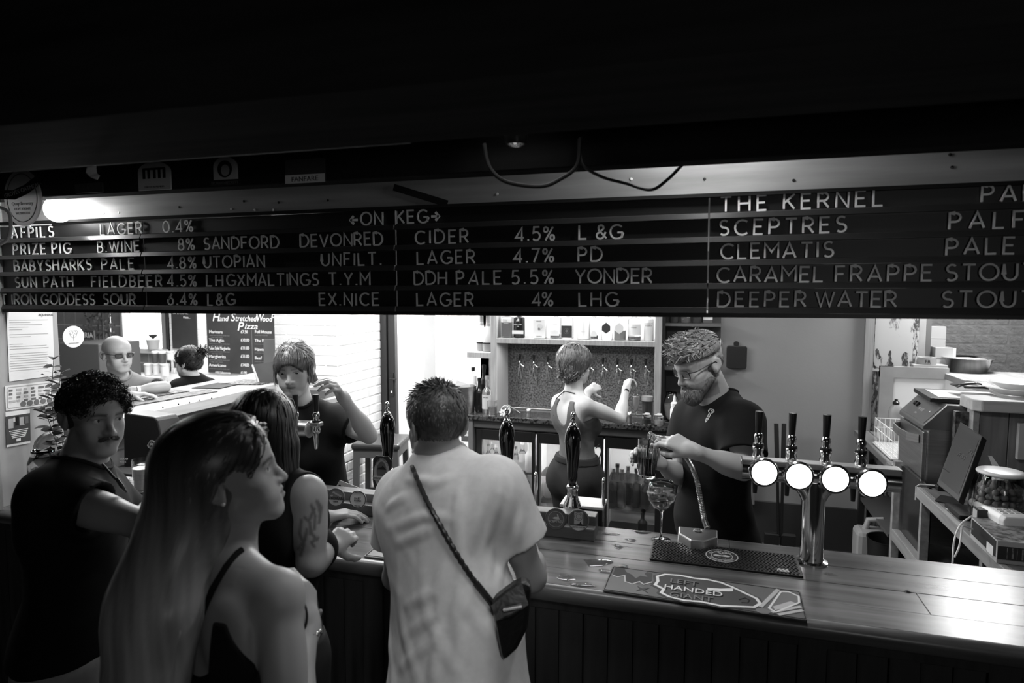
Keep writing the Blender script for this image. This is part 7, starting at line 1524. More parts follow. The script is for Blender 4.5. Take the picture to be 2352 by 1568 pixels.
def seam_ring(prims, c, ax, name, r=.0017, m=None):
    # a stitched seam that runs round the garment
    R_ = axis(ax); c = npv(c); an = np.arange(48)*2*math.pi/48; d = np.cos(an)[:, None]*R_[:, 0]+np.sin(an)[:, None]*R_[:, 1]; sg_ = np.arange(.02, .16, .0015)
    D = ev(prims, c+d[:, None, :]*sg_[None, :, None]) > 0; first = np.where(D.any(1), D.argmax(1), len(sg_)-1)
    P = [Vector(c+d[k]*sg_[first[k]]) if sg_[first[k]] < .105 else None for k in range(48)]
    if None in P:
        k0 = max(range(48), key=lambda i: (P[i] is None and P[(i+1) % 48] is not None)); P = P[k0+1:]+P[:k0+1]; P = [q for q in P if q is not None]
        for _ in range(3): P = [P[0]]+[(P[i-1]+P[i]*2+P[i+1])/4 for i in range(1, len(P)-1)]+[P[-1]]
        MB().tube(P, r, 6).build(name, m, t, smooth=True)
    else:
        for _ in range(3): P = [(P[i-1]+P[i]*2+P[(i+1) % 48])/4 for i in range(48)]
        MB().tube(P, r, 6, closed=True).build(name, m, t, smooth=True)
SEAM = cloth('white_seam', .3)
for S, E in ((b.SR, ER_), (b.SL, EL_)):
    S, E = npv(S), npv(E); sd_ = unit(S-b.mid); seam_ring(tp, S+sd_*.004-b.up*.02, sd_, 'armhole_seam', m=SEAM); seam_ring(tp, S+(E-S)*.5, E-S, 'sleeve_hem_stitch', .0013, SEAM)
np_mesh('trousers', [mesh_sdf(pants(b, legs, .95, .1), .01)], cloth('dark_trousers', .03), t)
hp = cap_hair(H, .006, .02, -.062, (0, 0, .002))
v, f = mesh_sdf(hp, .0048); dnl = -H.R[:, 2]
def sw(P): q = H.loc(P); top = np.clip((q[:, 2:3]-.06)/.05, 0, 1); cr = P-H.w((.01, -.055, .1)); return (1-top)*dnl*1.2+top*(cr/np.maximum(np.linalg.norm(cr, axis=1, keepdims=True), .01)+H.R[:, 1]*.5)
def fl(P, s): return sw(P)
np_mesh('hair', [(v, f), strands(hp, roots_from(v, 4200, 2), fl, 4, .006, .0035, .001, .3, .22, seed=2), tufts(hp, roots_from(v, 1300, 3, lambda v: H.loc(v)[:, 2] > .075), sw, .019, .06, 0, .0012, 5, .22, 3)], hairmat(.085), t)
# strap and bag
sx_ = np.interp(np.linspace(0, 1, 26), np.linspace(0, 1, 7), [946, 975, 1010, 1050, 1090, 1125, 1142]); sy_ = np.interp(np.linspace(0, 1, 26), np.linspace(0, 1, 7), [1070, 1140, 1205, 1275, 1335, 1378, 1400])
Q2 = view_hit(tp+b.neck(H), sx_, sy_, 1.2, 2.2); Q2 = [Vector(q)+(CAM-Vector(q)).normalized()*.006 for q in Q2]
for _ in range(2): Q2 = [Q2[0]]+[(Q2[i-1]+Q2[i]*2+Q2[i+1])/4 for i in range(1, len(Q2)-1)]+[Q2[-1]]
Q = [Q2[0], Q2[4], Q2[8], Q2[12], Q2[17], Q2[21], Q2[25]]
bag = thing('cross_body_bag', 'black cross-body bag hanging at the hip of the white T-shirt', 'bag', Q[-1]-V(0, 0, .14)); LEA = mat('black_leather', .012, .38, bump=.2, bscale=60, noise=.01)
m = MB()
for i in range(len(Q2)-1): m.tube([Q2[i], Q2[i].lerp(Q2[i+1], .5), Q2[i+1]], [.0055, .0075, .0055], 8)
m.build('strap', LEA, bag, smooth=True); e = Q[-1]
MB().tube([Q[4], Q[5], Q[6]], .0085, 8).build('buckle_tab', BLK, bag, smooth=True)
out = [(1128, 1388), (1160, 1362), (1198, 1336), (1222, 1345), (1217, 1400), (1212, 1448), (1188, 1495), (1154, 1526), (1143, 1470), (1134, 1420)]; o2 = [Vector(J(x, y, 1.5+.0004*(x-1128))) for x, y in out]; n = len(o2); mb = MB(); mb.add(o2+[q+FWD*.055 for q in o2], [tuple(range(n)), tuple(range(2*n-1, n-1, -1))]+[(i, n+i, n+(i+1) % n, (i+1) % n) for i in range(n)]); mb.build('bag_body', LEA, bag, bevel=.014)
fl_ = [o2[0]-FWD*.004, o2[1]-FWD*.006, o2[2]-FWD*.004, Vector(J(1214, 1388, 1.5)), Vector(J(1180, 1415, 1.485)), Vector(J(1140, 1425, 1.49))]; o = MB().add(fl_, [tuple(range(6))]).build('flap', LEA, bag); o.modifiers.new('s', 'SOLIDIFY').thickness = .005
MB().tube([e, Vector(J(1160, 1400, 1.485)), Vector(J(1198, 1392, 1.49))], .006, 8).build('zip', mat('zip_metal', .2, .3, .8), bag, smooth=True)
# ---------------------------------------------------------------- 2 long-haired customer in the foreground
H = Head(J(528, 1089, 1.36), hrot(111, 10, 0), 1.0, fem=True, lips=1.12, nose=.95, jaw=.95, eye=.95); b = Body(J(505, 1292, 1.37), J(385, 1352, 1.49), J(643, 1362, 1.27), J(500, 1900, 1.42), J(640, 1900, 1.3), fem=True, b=.98)
t = person('woman with very long hair and a black strappy top in profile, nearest the camera', b)
ER_ = J(664, 1730, 1.2); WR = J(709, 1438, 1.41); EL_ = npv(b.SL)+npv((-.03, .05, -.27)); WL = EL_+npv((.1, .2, .02)); legs = straight_legs(b)
pr = H.prims()+b.torso()+b.neck(H, .044)+b.arm(b.SL, EL_, WL)+b.arm(b.SR, ER_, WR, .98)+hand(WL, (.5, .4, .2), (.3, -.5, .6), 1, .4, .92)+hand(WR, unit(J(700, 1318, 1.47)-WR), -npv(RGT)*.9+npv(FWD)*.2, 1, (.55, .62, .66, .7), .95, thumb=(.8, .25, .5))+leg_prims(b, legs, m=.92)+sum([b.feet(l[2]) for l in legs], [])
def xt(q, c, P): return c
np_mesh('body', split_body(pr, .0036, 1.05), SKIN, t, body_col(H, .34, .62, brow=.85)); H.eyes(t, (.15, 1, -.02), .015)
# black strappy top: torso volume cut low at the back, with two straps
tp = b.torso(.006, .004)
c0 = b.P(0, -.1, -.08); tp += [el(b.P(0, -.12, -.055), (.105, .13, .16), b.R, .012, 's'), el(b.P(0, .12, -.03), (.09, .12, .1), b.R, .012, 's'), hs((0, 0, -1), (0, 0, 1.0), .006)]
for S in (b.SL, b.SR): tp.append(el(S+b.up*.03, (.095, .11, .17), b.R, .01, 's'))
tp.append(hs(b.up, b.P(0, 0, -.075), .006))
parts = [mesh_sdf(tp, .004)]
bb = b.torso(.003, .0)
sk = MB()
for pl in ([(556, 1262), (545, 1270), (520, 1300), (487, 1355), (462, 1420), (440, 1480), (424, 1530)],):
    Q = view_hit(bb, [q[0] for q in pl], [q[1] for q in pl], .9, 1.7); sk.tube([Vector(q) for q in Q], .0065, 8)
Q = [b.P(-.06, y, z) for y, z in ((-.075, -.2), (-.075, -.1), (-.03, -.02), (.03, -.03), (.09, -.13))]; sk.tube([Vector(q) for q in Q], .006, 8)
Q = [b.P(.075, y, z) for y, z in ((-.02, .0), (.03, -.03), (.075, -.07), (.1, -.13))]; sk.tube([Vector(q) for q in Q], .006, 8)
TOP = cloth('black_jersey', .012); np_mesh('strappy_top', parts, TOP, t); sk.build('straps', TOP, t, smooth=True)
np_mesh('trousers', [mesh_sdf(pants(b, legs, 1.03, .1, .01, .92), .01)], cloth('dark_trousers', .03), t)
# hair: scalp, then a long fall down the back
hp = cap_hair(H, .012, .012, -.075, (0, -.004, .004), .008); hp.append(H.el((0, .108, -.047), (.108, .103, .122), .012, 's'))
hp.insert(1, H.el((0, -.06, -.01), (.066, .06, .085), .04))
for x in (-1, 1): hp.append(H.el((x*.09, .022, -.04), (.045, .062, .078), .01, 's'))
def seg(x0, y0, d0, x1, y1, d1, r0, r1, k=.05): return rc(J(x0, y0, d0), J(x1, y1, d1), r0, r1, k)
fall = [seg(450, 1080, 1.37, 425, 1190, 1.34, .07, .062), seg(425, 1190, 1.34, 372, 1320, 1.30, .062, .056), seg(372, 1320, 1.30, 335, 1440, 1.27, .055, .052), seg(335, 1440, 1.27, 330, 1570, 1.25, .052, .045), seg(330, 1570, 1.25, 335, 1700, 1.24, .045, .03), seg(400, 1230, 1.33, 330, 1380, 1.30, .045, .042), seg(450, 1200, 1.34, 400, 1400, 1.27, .045, .04), seg(330, 1380, 1.3, 300, 1540, 1.27, .042, .03), seg(400, 1400, 1.27, 390, 1600, 1.24, .036, .02), seg(470, 1100, 1.36, 455, 1230, 1.34, .05, .04)]
hp2 = hp+[p for p in fall]
axp = [J(500, 960, 1.38), J(440, 1040, 1.38), J(425, 1190, 1.33), J(372, 1320, 1.29), J(335, 1440, 1.26), J(330, 1570, 1.245), J(338, 1720, 1.24)]
def flow(P, s):
    A_ = np.array(axp); seg_ = A_[1:]-A_[:-1]; d = np.zeros_like(P); wsum = np.zeros((len(P), 1))
    mid = (A_[1:]+A_[:-1])/2
    for i in range(len(seg_)):
        w_ = np.exp(-((P-mid[i])**2).sum(-1, keepdims=True)/.0065); d += w_*unit(seg_[i]); wsum += w_
    d = d/np.maximum(wsum, 1e-9); return d+.03*np.sin(60*P[:, [1, 2, 0]])
HL_ = hairmat(.16, .32)
def locks(P):
    c = P[..., 0]*.8+P[..., 1]*.5; z = P[..., 2]
    return .4*np.sin(83*c+2*np.sin(7*z+1))+.3*np.sin(197*c+3*np.sin(9*z))+.2*np.sin(411*c+2*np.sin(13*z+2))+.25*np.sin(37*c+5*z)
hf = lambda P: .0045*locks(P)
v, f = mesh_sdf(hp2, .0045, hf)
rts = np.concatenate([roots_from(v, 2600, 3, lambda v: v[:, 2] > 1.52), roots_from(v, 2200, 4, lambda v: (v[:, 2] < 1.6) & (v[:, 2] > 1.25))])
def hcol(P):
    # dark roots growing out into pale lengths
    z = np.clip((1.72-P[:, 2])/.32, 0, 1); st_ = .55+.6*locks(P); return (.025+.42*z**1.6)*(.5+.65*st_)
np_mesh('hair', [(v, f), strands(hp2, rts, flow, 24, .016, .006, .0016, .3, .06, seed=3)], HATT, t, hcol)
ea = H.w((.078, -.017, -.037)); MB().sphere(ea, .0042, 10).build('ear_stud', mat('pearl', .9, .1), t, smooth=2); MB().sphere(J(572, 1210, 1.37), .0045, 8).build('pendant', CHR, t, smooth=2)
br = [Vector(WR+unit(ER_-WR)*.012+(npv(RGT)*math.cos(q)+npv(FWD)*math.sin(q))*.026) for q in [k*math.pi/7 for k in range(14)]]; bl_ = MB()
for p in br: bl_.sphere(p, .0058, 8)
bl_.build('bead_bracelet', CHR, t, smooth=2)
# ---------------------------------------------------------------- 3 moustached man looking round
H = Head(J(217, 955, 2.0), hrot(60, -4, 4), .99, jaw=1.05, lips=1.05); b = Body(J(178, 1092, 1.98), J(222, 1120, 2.18), J(128, 1140, 1.86), J(165, 1490, 2.13), J(150, 1500, 1.9), b=1.02)
t = person('young man with curly hair and moustache in a black T-shirt looking over his arm', b)
ER_ = J(338, 1208, 1.83); WR = npv(J(470, 1190, 2.02)); EL_ = npv(b.SL)+npv((.12, .12, -.24)); WL = npv((-1.78, 2.06, 1.15)); legs = straight_legs(b)
pr = H.prims()+b.torso()+b.neck(H)+b.arm(b.SL, EL_, WL)+b.arm(b.SR, ER_, WR, 1.1)+hand(WR, unit(WR-ER_), (0, 0, -1), -1, .3)+hand(WL, (.6, .5, 0), (0, 0, -1), 1, .3)+leg_prims(b, legs)+sum([b.feet(l[2]) for l in legs], [])
def stub(q, c, P):
    x = np.abs(q[:, 0]); m = np.exp(-((q[:, 2]+.0515-.06*np.maximum(x-.012, 0))/.0055)**2)*(x < .03)*(q[:, 1] > .07); return c*(1-.75*m)
np_mesh('body', split_body(pr, .0045, 1.0), SKIN, t, body_col(H, .3, .6, brow=.8, extra=stub)); H.eyes(t, (-.45, 1, .05), .02)
tp = tee_prims(b, H, [(b.SL, EL_), (b.SR, ER_)], .015, .02, .42, .064, .9, .014)
np_mesh('t_shirt', [mesh_sdf(tp, .005, wrinkle(.005, .8, seed=2))], cloth('black_cotton', .007), t); collar(b, tp, cloth('black_cotton', .007), t, .064)
np_mesh('trousers', [mesh_sdf(pants(b, legs, 1.0, .1), .008, wrinkle(.003))], cloth('pale_trousers', .34), t)
hp = cap_hair(H, .008, .026, .022, (0, -.002, .006)); v, f = mesh_sdf(hp, .0045, noise_bump(.003, 200))
def sw(P): return H.R[:, 1]*.5-H.R[:, 2]*.2+np.zeros_like(P)
np_mesh('hair', [(v, f), tufts(hp, roots_from(v, 3000, 2), sw, .026, .75, .006, .0013, 10, .3, 2, 1.6)], hairmat(.016, .5), t)
hair_obj(t, [H.el((0, -.03, .0), (.0775, .075, .06), .02), H.el((0, .1, -.03), (.1, .095, .12), .01, 's'), ('hs', -H.R[:, 2], float(np.dot(-H.R[:, 2], H.w((0, 0, -.045)))), None, None, .01, 'i')], .005, hairmat(.03, .6), 0, None, 0, 0, name='faded_sides')
mv = []
rg = np.random.default_rng(4); xs_ = rg.uniform(-.024, .024, 420); rt = np.array([H.w((x, .0905-abs(x)*.35+.002, -.0495-abs(x)*.18+rg.uniform(-.003, .003))) for x in xs_])
fp = H.prims()
np_mesh('moustache', [strands(fp, rt, lambda P, s: np.sign(H.loc(P)[:, :1])*H.R[:, 0]*.7-H.R[:, 2]*.9, 4, .0026, .0018, .0007, .3, .2)], hairmat(.014, .5), t)
sg = MB(); c = J(270, 1095, 1.88); sg.tube([Vector(J(236, 1066, 1.9)), Vector(J(255, 1088, 1.88)), Vector(J(266, 1100, 1.87))], .004, 8); sg.tube([Vector(J(268, 1098, 1.87)), Vector(J(278, 1115, 1.87)), Vector(J(290, 1130, 1.88))], [.004, .007, .003], 8); o = sg.build('sunglasses', mat('glossy_frame', .05, .1), smooth=True); tag(o, 'folded sunglasses hooked in the neck of a black T-shirt', 'sunglasses')
# ---------------------------------------------------------------- 4 dark-haired woman with tattooed arm
H = Head(J(608, 1000, 1.82), hrot(183, -4), .98, fem=True); b = Body(J(622, 1100, 1.83), J(552, 1132, 1.98), J(708, 1132, 1.74), J(590, 1500, 1.92), J(690, 1500, 1.8), fem=True)
t = person('dark-haired woman in a black sleeveless top with a tattooed upper arm at the bar', b)
ER_ = J(716, 1290, 1.74); WR = npv(J(752, 1262, 1.9)); EL_ = npv(b.SL)+npv((-.02, .08, -.25)); WL = npv((-1.36, 2.06, 1.145)); legs = straight_legs(b)
pr = H.prims()+b.torso()+b.neck(H)+b.arm(b.SL, EL_, WL)+b.arm(b.SR, ER_, WR, 1.06)+hand(WR, unit(npv((.02, .16, .03))), (-.6, 0, -.8), -1, .55, .95)+hand(WL, (.5, .5, 0), (0, 0, -1), 1, .3)+leg_prims(b, legs, m=.95)+sum([b.feet(l[2]) for l in legs], [])
SRp, ERp = npv(b.SR), npv(ER_)
TAT = [[(722, 1168), (710, 1195), (716, 1225), (728, 1240)], [(715, 1160), (724, 1185), (722, 1215)], [(692, 1195), (688, 1225), (698, 1250), (690, 1275)], [(700, 1188), (712, 1200), (712, 1225)], [(735, 1175), (728, 1150), (738, 1165), (733, 1200)], [(685, 1260), (700, 1240), (705, 1215)], [(730, 1235), (715, 1245), (722, 1255)]]
def proj(P):
    q = P-npv(CAM); f = q@npv(FWD); return np.stack([1176+FPX*(q@npv(RGT))/f, 784-FPX*(q@npv(UPV))/f], 1)
def tatt(q, c, P):
    # the tattoo is inked on the outer upper arm, measured along the arm and around it
    ax_ = unit(ERp-SRp); rel = P-SRp; al = rel@ax_; near = (al > .0) & (al < .3) & (np.linalg.norm(rel-al[:, None]*ax_, axis=1) < .06)
    i = np.nonzero(near)[0]
    if len(i):
        p2 = proj(P[i]); best = np.full(len(i), 1e9)
        for L_ in TAT:
            for (x0, y0), (x1, y1) in zip(L_[:-1], L_[1:]):
                a = npv((x0, y0)); d = npv((x1, y1))-a; h_ = np.clip(((p2-a)@d)/(d@d), 0, 1); best = np.minimum(best, np.linalg.norm(p2-a-h_[:, None]*d, axis=1))
        c[i] *= 1-.6*np.clip(1.4-best/4., 0, 1)
    return c
np_mesh('body', split_body(pr, .005, 1.02), SKIN, t, body_col(H, .34, brow=.7, extra=tatt)); H.eyes(t)
tp = b.torso(.008, .004)+[hs((0, 0, -1), (0, 0, .98), .006)]
for S in (b.SL, b.SR): tp.append(el(S+b.up*.0+(S-b.mid)*.25, (.06, .085, .11), b.R, .01, 's'))
tp.append(el(b.P(0, .03, .06), (.062, .08, .08), b.R, .008, 's'))
np_mesh('sleeveless_top', [mesh_sdf(tp, .0055)], cloth('black_jersey2', .01), t)
np_mesh('trousers', [mesh_sdf(pants(b, legs, 1.03, .1, .01, .95), .01)], cloth('dark_trousers', .03), t)
hp = cap_hair(H, .014, .0, -.09, (0, -.004, .004), .006); hp.insert(1, H.el((0, -.05, -.02), (.072, .062, .09), .04))
dn = npv((0, 0, -1))
fall = [rc(H.w((x*.03, -.07, -.04)), H.w((x*.045, -.085, -.17)), .05, .046, .05) for x in (-1, 1)]+[rc(H.w((x*.045, -.085, -.17)), H.w((x*.05, -.1, -.34)), .046, .03, .05) for x in (-1, 1)]+[rc(H.w((.065, -.03, -.03)), H.w((.075, -.05, -.2)), .03, .026, .04)]
hp2 = hp+fall
def df(P, s): return dn+.25*(-H.R[:, 1])*(H.loc(P)[:, 2:3] > -.02)+.04*np.sin(70*P[:, [2, 0, 1]])
v, f = mesh_sdf(hp2, .005, lambda P: .003*np.sin(190*P[..., 0]+3*np.sin(12*P[..., 2])))
np_mesh('hair', [(v, f), strands(hp2, roots_from(v, 2400, 6), df, 14, .018, .004, .0012, .3, .05, seed=6)], hairmat(.008, .4), t)
sgl = thing('sunglasses', 'dark sunglasses pushed up on the dark-haired woman\'s head', 'sunglasses', H.w((0, .04, .12)))
sr_ = MB()
for x in (-1, 1): sr_.tube([Vector(H.w((x*.036+px*1.05, .035+pz*.9, .118-pz*.25-abs(x*.036+px)*.28))) for px, pz in ellipse(.03, .024, 18)], .003, 6, closed=True); sr_.tube([Vector(H.w(q)) for q in ((x*.068, .04, .1), (x*.09, .01, .06), (x*.088, -.03, .02))], .0025, 6)
sr_.tube([Vector(H.w((-.008, .045, .122))), Vector(H.w((.008, .045, .122)))], .0025, 6); sr_.build('frame', BLK, sgl, smooth=True)
for x in (-1, 1): l = MB(); l.add([Vector(H.w((x*.036+px*1.05, .035+pz*.9, .119-pz*.25-abs(x*.036+px)*.28))) for px, pz in ellipse(.029, .023, 18)], [tuple(range(18))]); l.build('lens', DLENS, sgl)
# ---------------------------------------------------------------- 5 barmaid with a fringe
H = Head(J(676, 846, 2.9), hrot(3, -9, -3), 1.0, fem=True, lid=.004, jaw=.95, lips=1.1); b = Body(J(694, 948, 2.95), J(786, 968, 2.95), J(650, 988, 2.86), J(770, 1190, 3.02), J(680, 1190, 2.98), fem=True, b=1.02)
t = person('barmaid with a straight fringe in a black T-shirt gesturing with a raised hand', b)
EL_ = J(848, 1000, 2.86); WL = npv(J(788, 912, 2.68)); ER_ = J(634, 1092, 2.86); WR = npv(J(668, 1150, 2.8)); legs = straight_legs(b)
pr = H.prims()+b.torso()+b.neck(H)+b.arm(b.SL, EL_, WL, 1.05)+b.arm(b.SR, ER_, WR)+hand(WL, unit(J(768, 880, 2.6)-WL), -npv(RGT)*.7-npv(UPV)*.75, -1, (.5, .5, .55, .6), .95, thumb=(.8, .5, .3))+hand(WR, unit(npv((.1, -.1, -.02))), (0, 0, -1), 1, .3)+leg_prims(b, legs, m=.95)+sum([b.feet(l[2]) for l in legs], [])
np_mesh('body', split_body(pr, .0042, 1.0), SKIN, t, body_col(H, .46, .5, brow=.55)); H.eyes(t, (0, 1, -.3), .02)
tp = tee_prims(b, H, [(b.SL, EL_), (b.SR, ER_)], .015, .022, .5, .066, .85, .016); np_mesh('t_shirt', [mesh_sdf(tp, .006, wrinkle(.004, .8, seed=4))], cloth('black_cotton', .007), t); collar(b, tp, cloth('black_cotton', .007), t, .066)
np_mesh('trousers', [mesh_sdf(pants(b, legs, .92, .1, .01), .012)], cloth('dark_trousers', .03), t)
hp = cap_hair(H, .009, -.006, -.07, (0, -.002, .002)); hp.insert(1, H.el((0, .055, .045), (.06, .032, .038), .015))
hp[-2] = H.el((0, .085, -.046), (.064, .082, .092), .008, 's')
def df(P, s): q = H.loc(P); fr_ = np.clip((q[:, 1:2]-.02)/.03, 0, 1); return fr_*(H.R[:, 1]*.35-H.R[:, 2])+(1-fr_)*(-H.R[:, 2]*.7-H.R[:, 1]*.8)
hair_obj(t, hp, .0035, hairmat(.16, .35), 3600, df, 7, .009, .003, .0011, None, .08)
sw_ = [H.w((s_*.074, .028, .03)) for s_ in (-1, 1)]
np_mesh('side_locks', [strands(fp, np.concatenate([p+np.random.default_rng(3).normal(0, .005, (60, 3)) for p in sw_]), lambda P, s: -H.R[:, 2]+.15*H.R[:, 1]*math.sin(4*s), 11, .0085, 0, .0009, .3, .06, stick=False)], hairmat(.16, .35), t)['kind'] = 'stuff'
np_mesh('ponytail', [mesh_sdf([rc(H.w((-.03, -.095, -.02)), H.w((-.055, -.1, -.09)), .028, .018, .03)], .005)], hairmat(.16, .35), t)
# ---------------------------------------------------------------- 6 barmaid at the taps
H = Head(J(1322, 838, 4.25), hrot(128, -6), 1.02, fem=True); b = Body(J(1317, 908, 4.25), J(1284, 922, 4.36), J(1345, 930, 4.12), J(1300, 1095, 4.38), J(1352, 1095, 4.2), fem=True, b=1.08)
t = person('barmaid in a grey tank top pouring beer at the wall taps', b)
ER_ = J(1424, 962, 4.22); WR = npv(J(1438, 893, 4.45)); EL_ = npv(b.SL)+npv((.12, .2, -.12)); WL = npv(J(1352, 898, 4.62)); legs = straight_legs(b)
pr = H.prims()+b.torso()+b.neck(H)+b.arm(b.SL, EL_, WL, 1.05)+b.arm(b.SR, ER_, WR, 1.12)+hand(WR, unit(J(1446, 862, 4.56)-WR), unit(npv(FWD)*.6+npv(RGT)*.6), 1, .85, 1.0)+hand(WL, unit(J(1385, 878, 4.72)-WL), unit(npv(RGT)*.3+npv(FWD)*.7), -1, .55, 1.0)+leg_prims(b, legs)+sum([b.feet(l[2]) for l in legs], [])
np_mesh('body', split_body(pr, .005, .75), SKIN, t, body_col(H, .5, .7, brow=.5)); H.eyes(t)
tp = b.torso(.008, .006)+[hs((0, 0, -1), (0, 0, at(1320, 1052, d=4.25).z), .006)]
for S in (b.SL, b.SR): tp.append(el(S+b.up*.015+(S-b.mid)*.12, (.068, .1, .13), b.R, .01, 's'))
tp += [el(b.P(0, -.1, -.06), (.062, .1, .12), b.R, .01, 's'), el(b.P(0, .1, .0), (.06, .12, .12), b.R, .01, 's'), hs(b.up, b.P(0, 0, -.02), .006)]
TANK = cloth('grey_jersey', .11); np_mesh('tank_top', [mesh_sdf(tp, .005, wrinkle(.003, 1.2, seed=1))], TANK, t)
bb = b.torso(.008); sk = MB()
for pl in ([(1274, 925), (1277, 900), (1290, 888)], [(1272, 955), (1278, 915), (1296, 898), (1320, 903)]):
    Q = view_hit(bb, [q[0] for q in pl], [q[1] for q in pl], 3.8, 4.8); sk.tube([Vector(q) for q in Q], .0035, 6)
sk.build('straps', cloth('dark_strap', .03), t, smooth=True)
np_mesh('shorts', [mesh_sdf(pants(b, legs, at(1320, 1048, d=4.25).z, .42, .026, 1.15), .007, wrinkle(.006, .7, seed=3))], cloth('charcoal_shorts', .022), t)
zw = at(1320, 1048, d=4.25).z; np_mesh('waistband', [mesh_sdf(pants(b, legs, zw+.004, zw-.034, .031, 1.15), .006)], cloth('charcoal_band', .016), t)
ds = MB(); ds.tube([Vector(J(x, y, 4.1)) for x, y in ((1368, 1030), (1376, 1020), (1382, 1035), (1375, 1055), (1378, 1075))], .004, 6); ds.build('drawstring', cloth('dark_strap', .03), t, smooth=True)
hp = cap_hair(H, .016, .01, -.03, (0, -.006, .004), .006)[:-1]+[hs(-H.R[:, 2], H.w((0, 0, -.1)), .01)]; hp.insert(1, H.el((0, -.055, -.04), (.068, .052, .06), .03))
v, f = mesh_sdf(hp, .0055, noise_bump(.006, 120))
def sw(P): q = H.loc(P); return -H.R[:, 2]*.9-H.R[:, 1]*.3+.3*np.sin(60*P[:, [1, 2, 0]])
def fl(P, s): q = H.loc(P); return -H.R[:, 2]*(1-.5*np.clip((q[:, 2:3]-.08)/.04, 0, 1))-H.R[:, 1]*.25+.35*np.sin(55*P[:, [2, 0, 1]]+3*s)
np_mesh('hair', [(v, f), strands(hp, roots_from(v, 2200, 2), fl, 9, .0105, .007, .002, .3, .08, seed=2), tufts(hp, roots_from(v, 500, 5, lambda v: H.loc(v)[:, 2] < -.02), sw, .04, .5, .009, .002, 8, .2, 2, .7)], hairmat(.13, .4), t)
glasses(H, t, mat('thin_frame', .25, .3, .8), .022, .018, None, True, r=.0012)
wa = WR+unit(ER_-WR)*.02; Rw = axis(ER_-WR); wm = MB(); wm.lathe([(.0265, -.009), (.028, 0), (.0265, .009)], Vector(wa), 20, Matrix(Rw.tolist()), caps=False); wo = wm.build('watch_strap', BLK, t, smooth=True); MB().lathe([(0, .004), (.017, .003), (.018, -.002), (.016, -.006)], Vector(wa-npv(FWD)*.03), 18, frame((0, 0, 0), RGT, -FWD).to_3x3()).build('watch_face', BLK, wo, smooth=True)
# ---------------------------------------------------------------- 7 bearded barman pouring
H = Head(J(1604, 836, 2.6), hrot(-72, -24, 0), 1.03, smile=1.2, lid=.002, nose=1.08); b = Body(J(1652, 930, 2.68), J(1706, 972, 2.52), J(1588, 962, 2.82), J(1690, 1240, 2.56), J(1590, 1240, 2.8), b=1.0)
t = person('bearded barman in glasses and a black T-shirt pouring a mixer into a glass', b)
EL_ = J(1708, 1078, 2.42); WL = npv(J(1594, 1036, 2.34)); ER_ = J(1560, 1090, 2.74); WR = npv(J(1512, 1062, 2.58)); legs = straight_legs(b)
hL = hand(WL, unit(J(1552, 1016, 2.38)-WL), unit(npv(FWD)*.8-npv(UPV)*.3-npv(RGT)*.25), 1, (.45, .5, .6, .75), 1.0, thumb=(.9, .3, .5)); hR = hand(WR, unit(J(1480, 1050, 2.56)-WR), unit(-npv(FWD)*.85-npv(UPV)*.1-npv(RGT)*.35), 1, .45, 1.0)
pr = H.prims()+b.torso()+b.neck(H)+b.arm(b.SL, EL_, WL, 1.02)+b.arm(b.SR, ER_, WR)+hL+hR+leg_prims(b, legs)+sum([b.feet(l[2]) for l in legs], [])
def beardc(q, c, P):
    x = np.abs(q[:, 0]); m = (q[:, 2] < -.045+.5*np.maximum(.03-q[:, 1], -.01)*(q[:, 1] < .03))*(q[:, 2] > -.13)*(q[:, 1] > -.02)*(q[:, 1] < .2); lip = (np.abs(q[:, 2]+.064) < .008)*(x < .02); return np.where(m & ~lip, c*.6, c)
np_mesh('body', split_body(pr, .0045, 1.0), SKIN, t, body_col(H, .45, .6, brow=.5, extra=beardc)); H.eyes(t, (0, 1, -.6), .03)
tp = tee_prims(b, H, [(b.SL, EL_), (b.SR, ER_)], .016, .026, .68, .057, .82, .02, -.006); np_mesh('t_shirt', [mesh_sdf(tp, .0055, wrinkle(.004, .8, seed=5))], cloth('black_cotton', .007), t); collar(b, tp, cloth('black_cotton', .007), t, .057, -.006)
np_mesh('trousers', [mesh_sdf(pants(b, legs, .92, .1, .01), .012)], cloth('dark_trousers', .03), t)
hp = [H.el((0, -.016, .036), (.0785, .097, .087), .02), H.el((0, .03, .075), (.06, .062, .034), .03), H.el((0, .088, -.05), (.07, .08, .105), .01, 's'), hs(-H.R[:, 2], H.w((0, 0, .05)), .015)]
v, f = mesh_sdf(hp, .0045, noise_bump(.003, 140))
def sw(P): q = H.loc(P); return H.R[:, 1]*(.9-6*np.maximum(q[:, 1:2]-.03, 0))+H.R[:, 0]*(.5*np.sin(35*q[:, 1:2]+25*q[:, :1]))+H.R[:, 2]*(.35-np.clip((.1-q[:, 2:3])/.04, 0, 1))
def fl(P, s): q = H.loc(P); return H.R[:, 1]*1.0+H.R[:, 0]*(.55*np.sin(38*q[:, 1:2]+18*q[:, :1]+1))+H.R[:, 2]*(.5-.9*np.clip((.095-q[:, 2:3])/.03, 0, 1))+.15*np.sin(60*P[:, [1, 2, 0]])
np_mesh('hair', [(v, f), strands(hp, roots_from(v, 2600, 2), fl, 9, .0075, .008, .0013, .25, .1, seed=2), tufts(hp, roots_from(v, 700, 3, lambda v: H.loc(v)[:, 2] > .07), sw, .05, .5, .008, .0015, 8, .2, 3, .5)], hairmat(.24, .36), t)
hair_obj(t, [H.el((0, -.03, .0), (.0768, .072, .055), .02), H.el((0, .1, -.03), (.1, .098, .12), .01, 's'), hs(-H.R[:, 2], H.w((0, 0, -.05)), .01)], .005, hairmat(.14, .5), 700, lambda P, s: np.broadcast_to(-H.R[:, 2], P.shape), 4, .004, .002, .0008, name='short_sides')
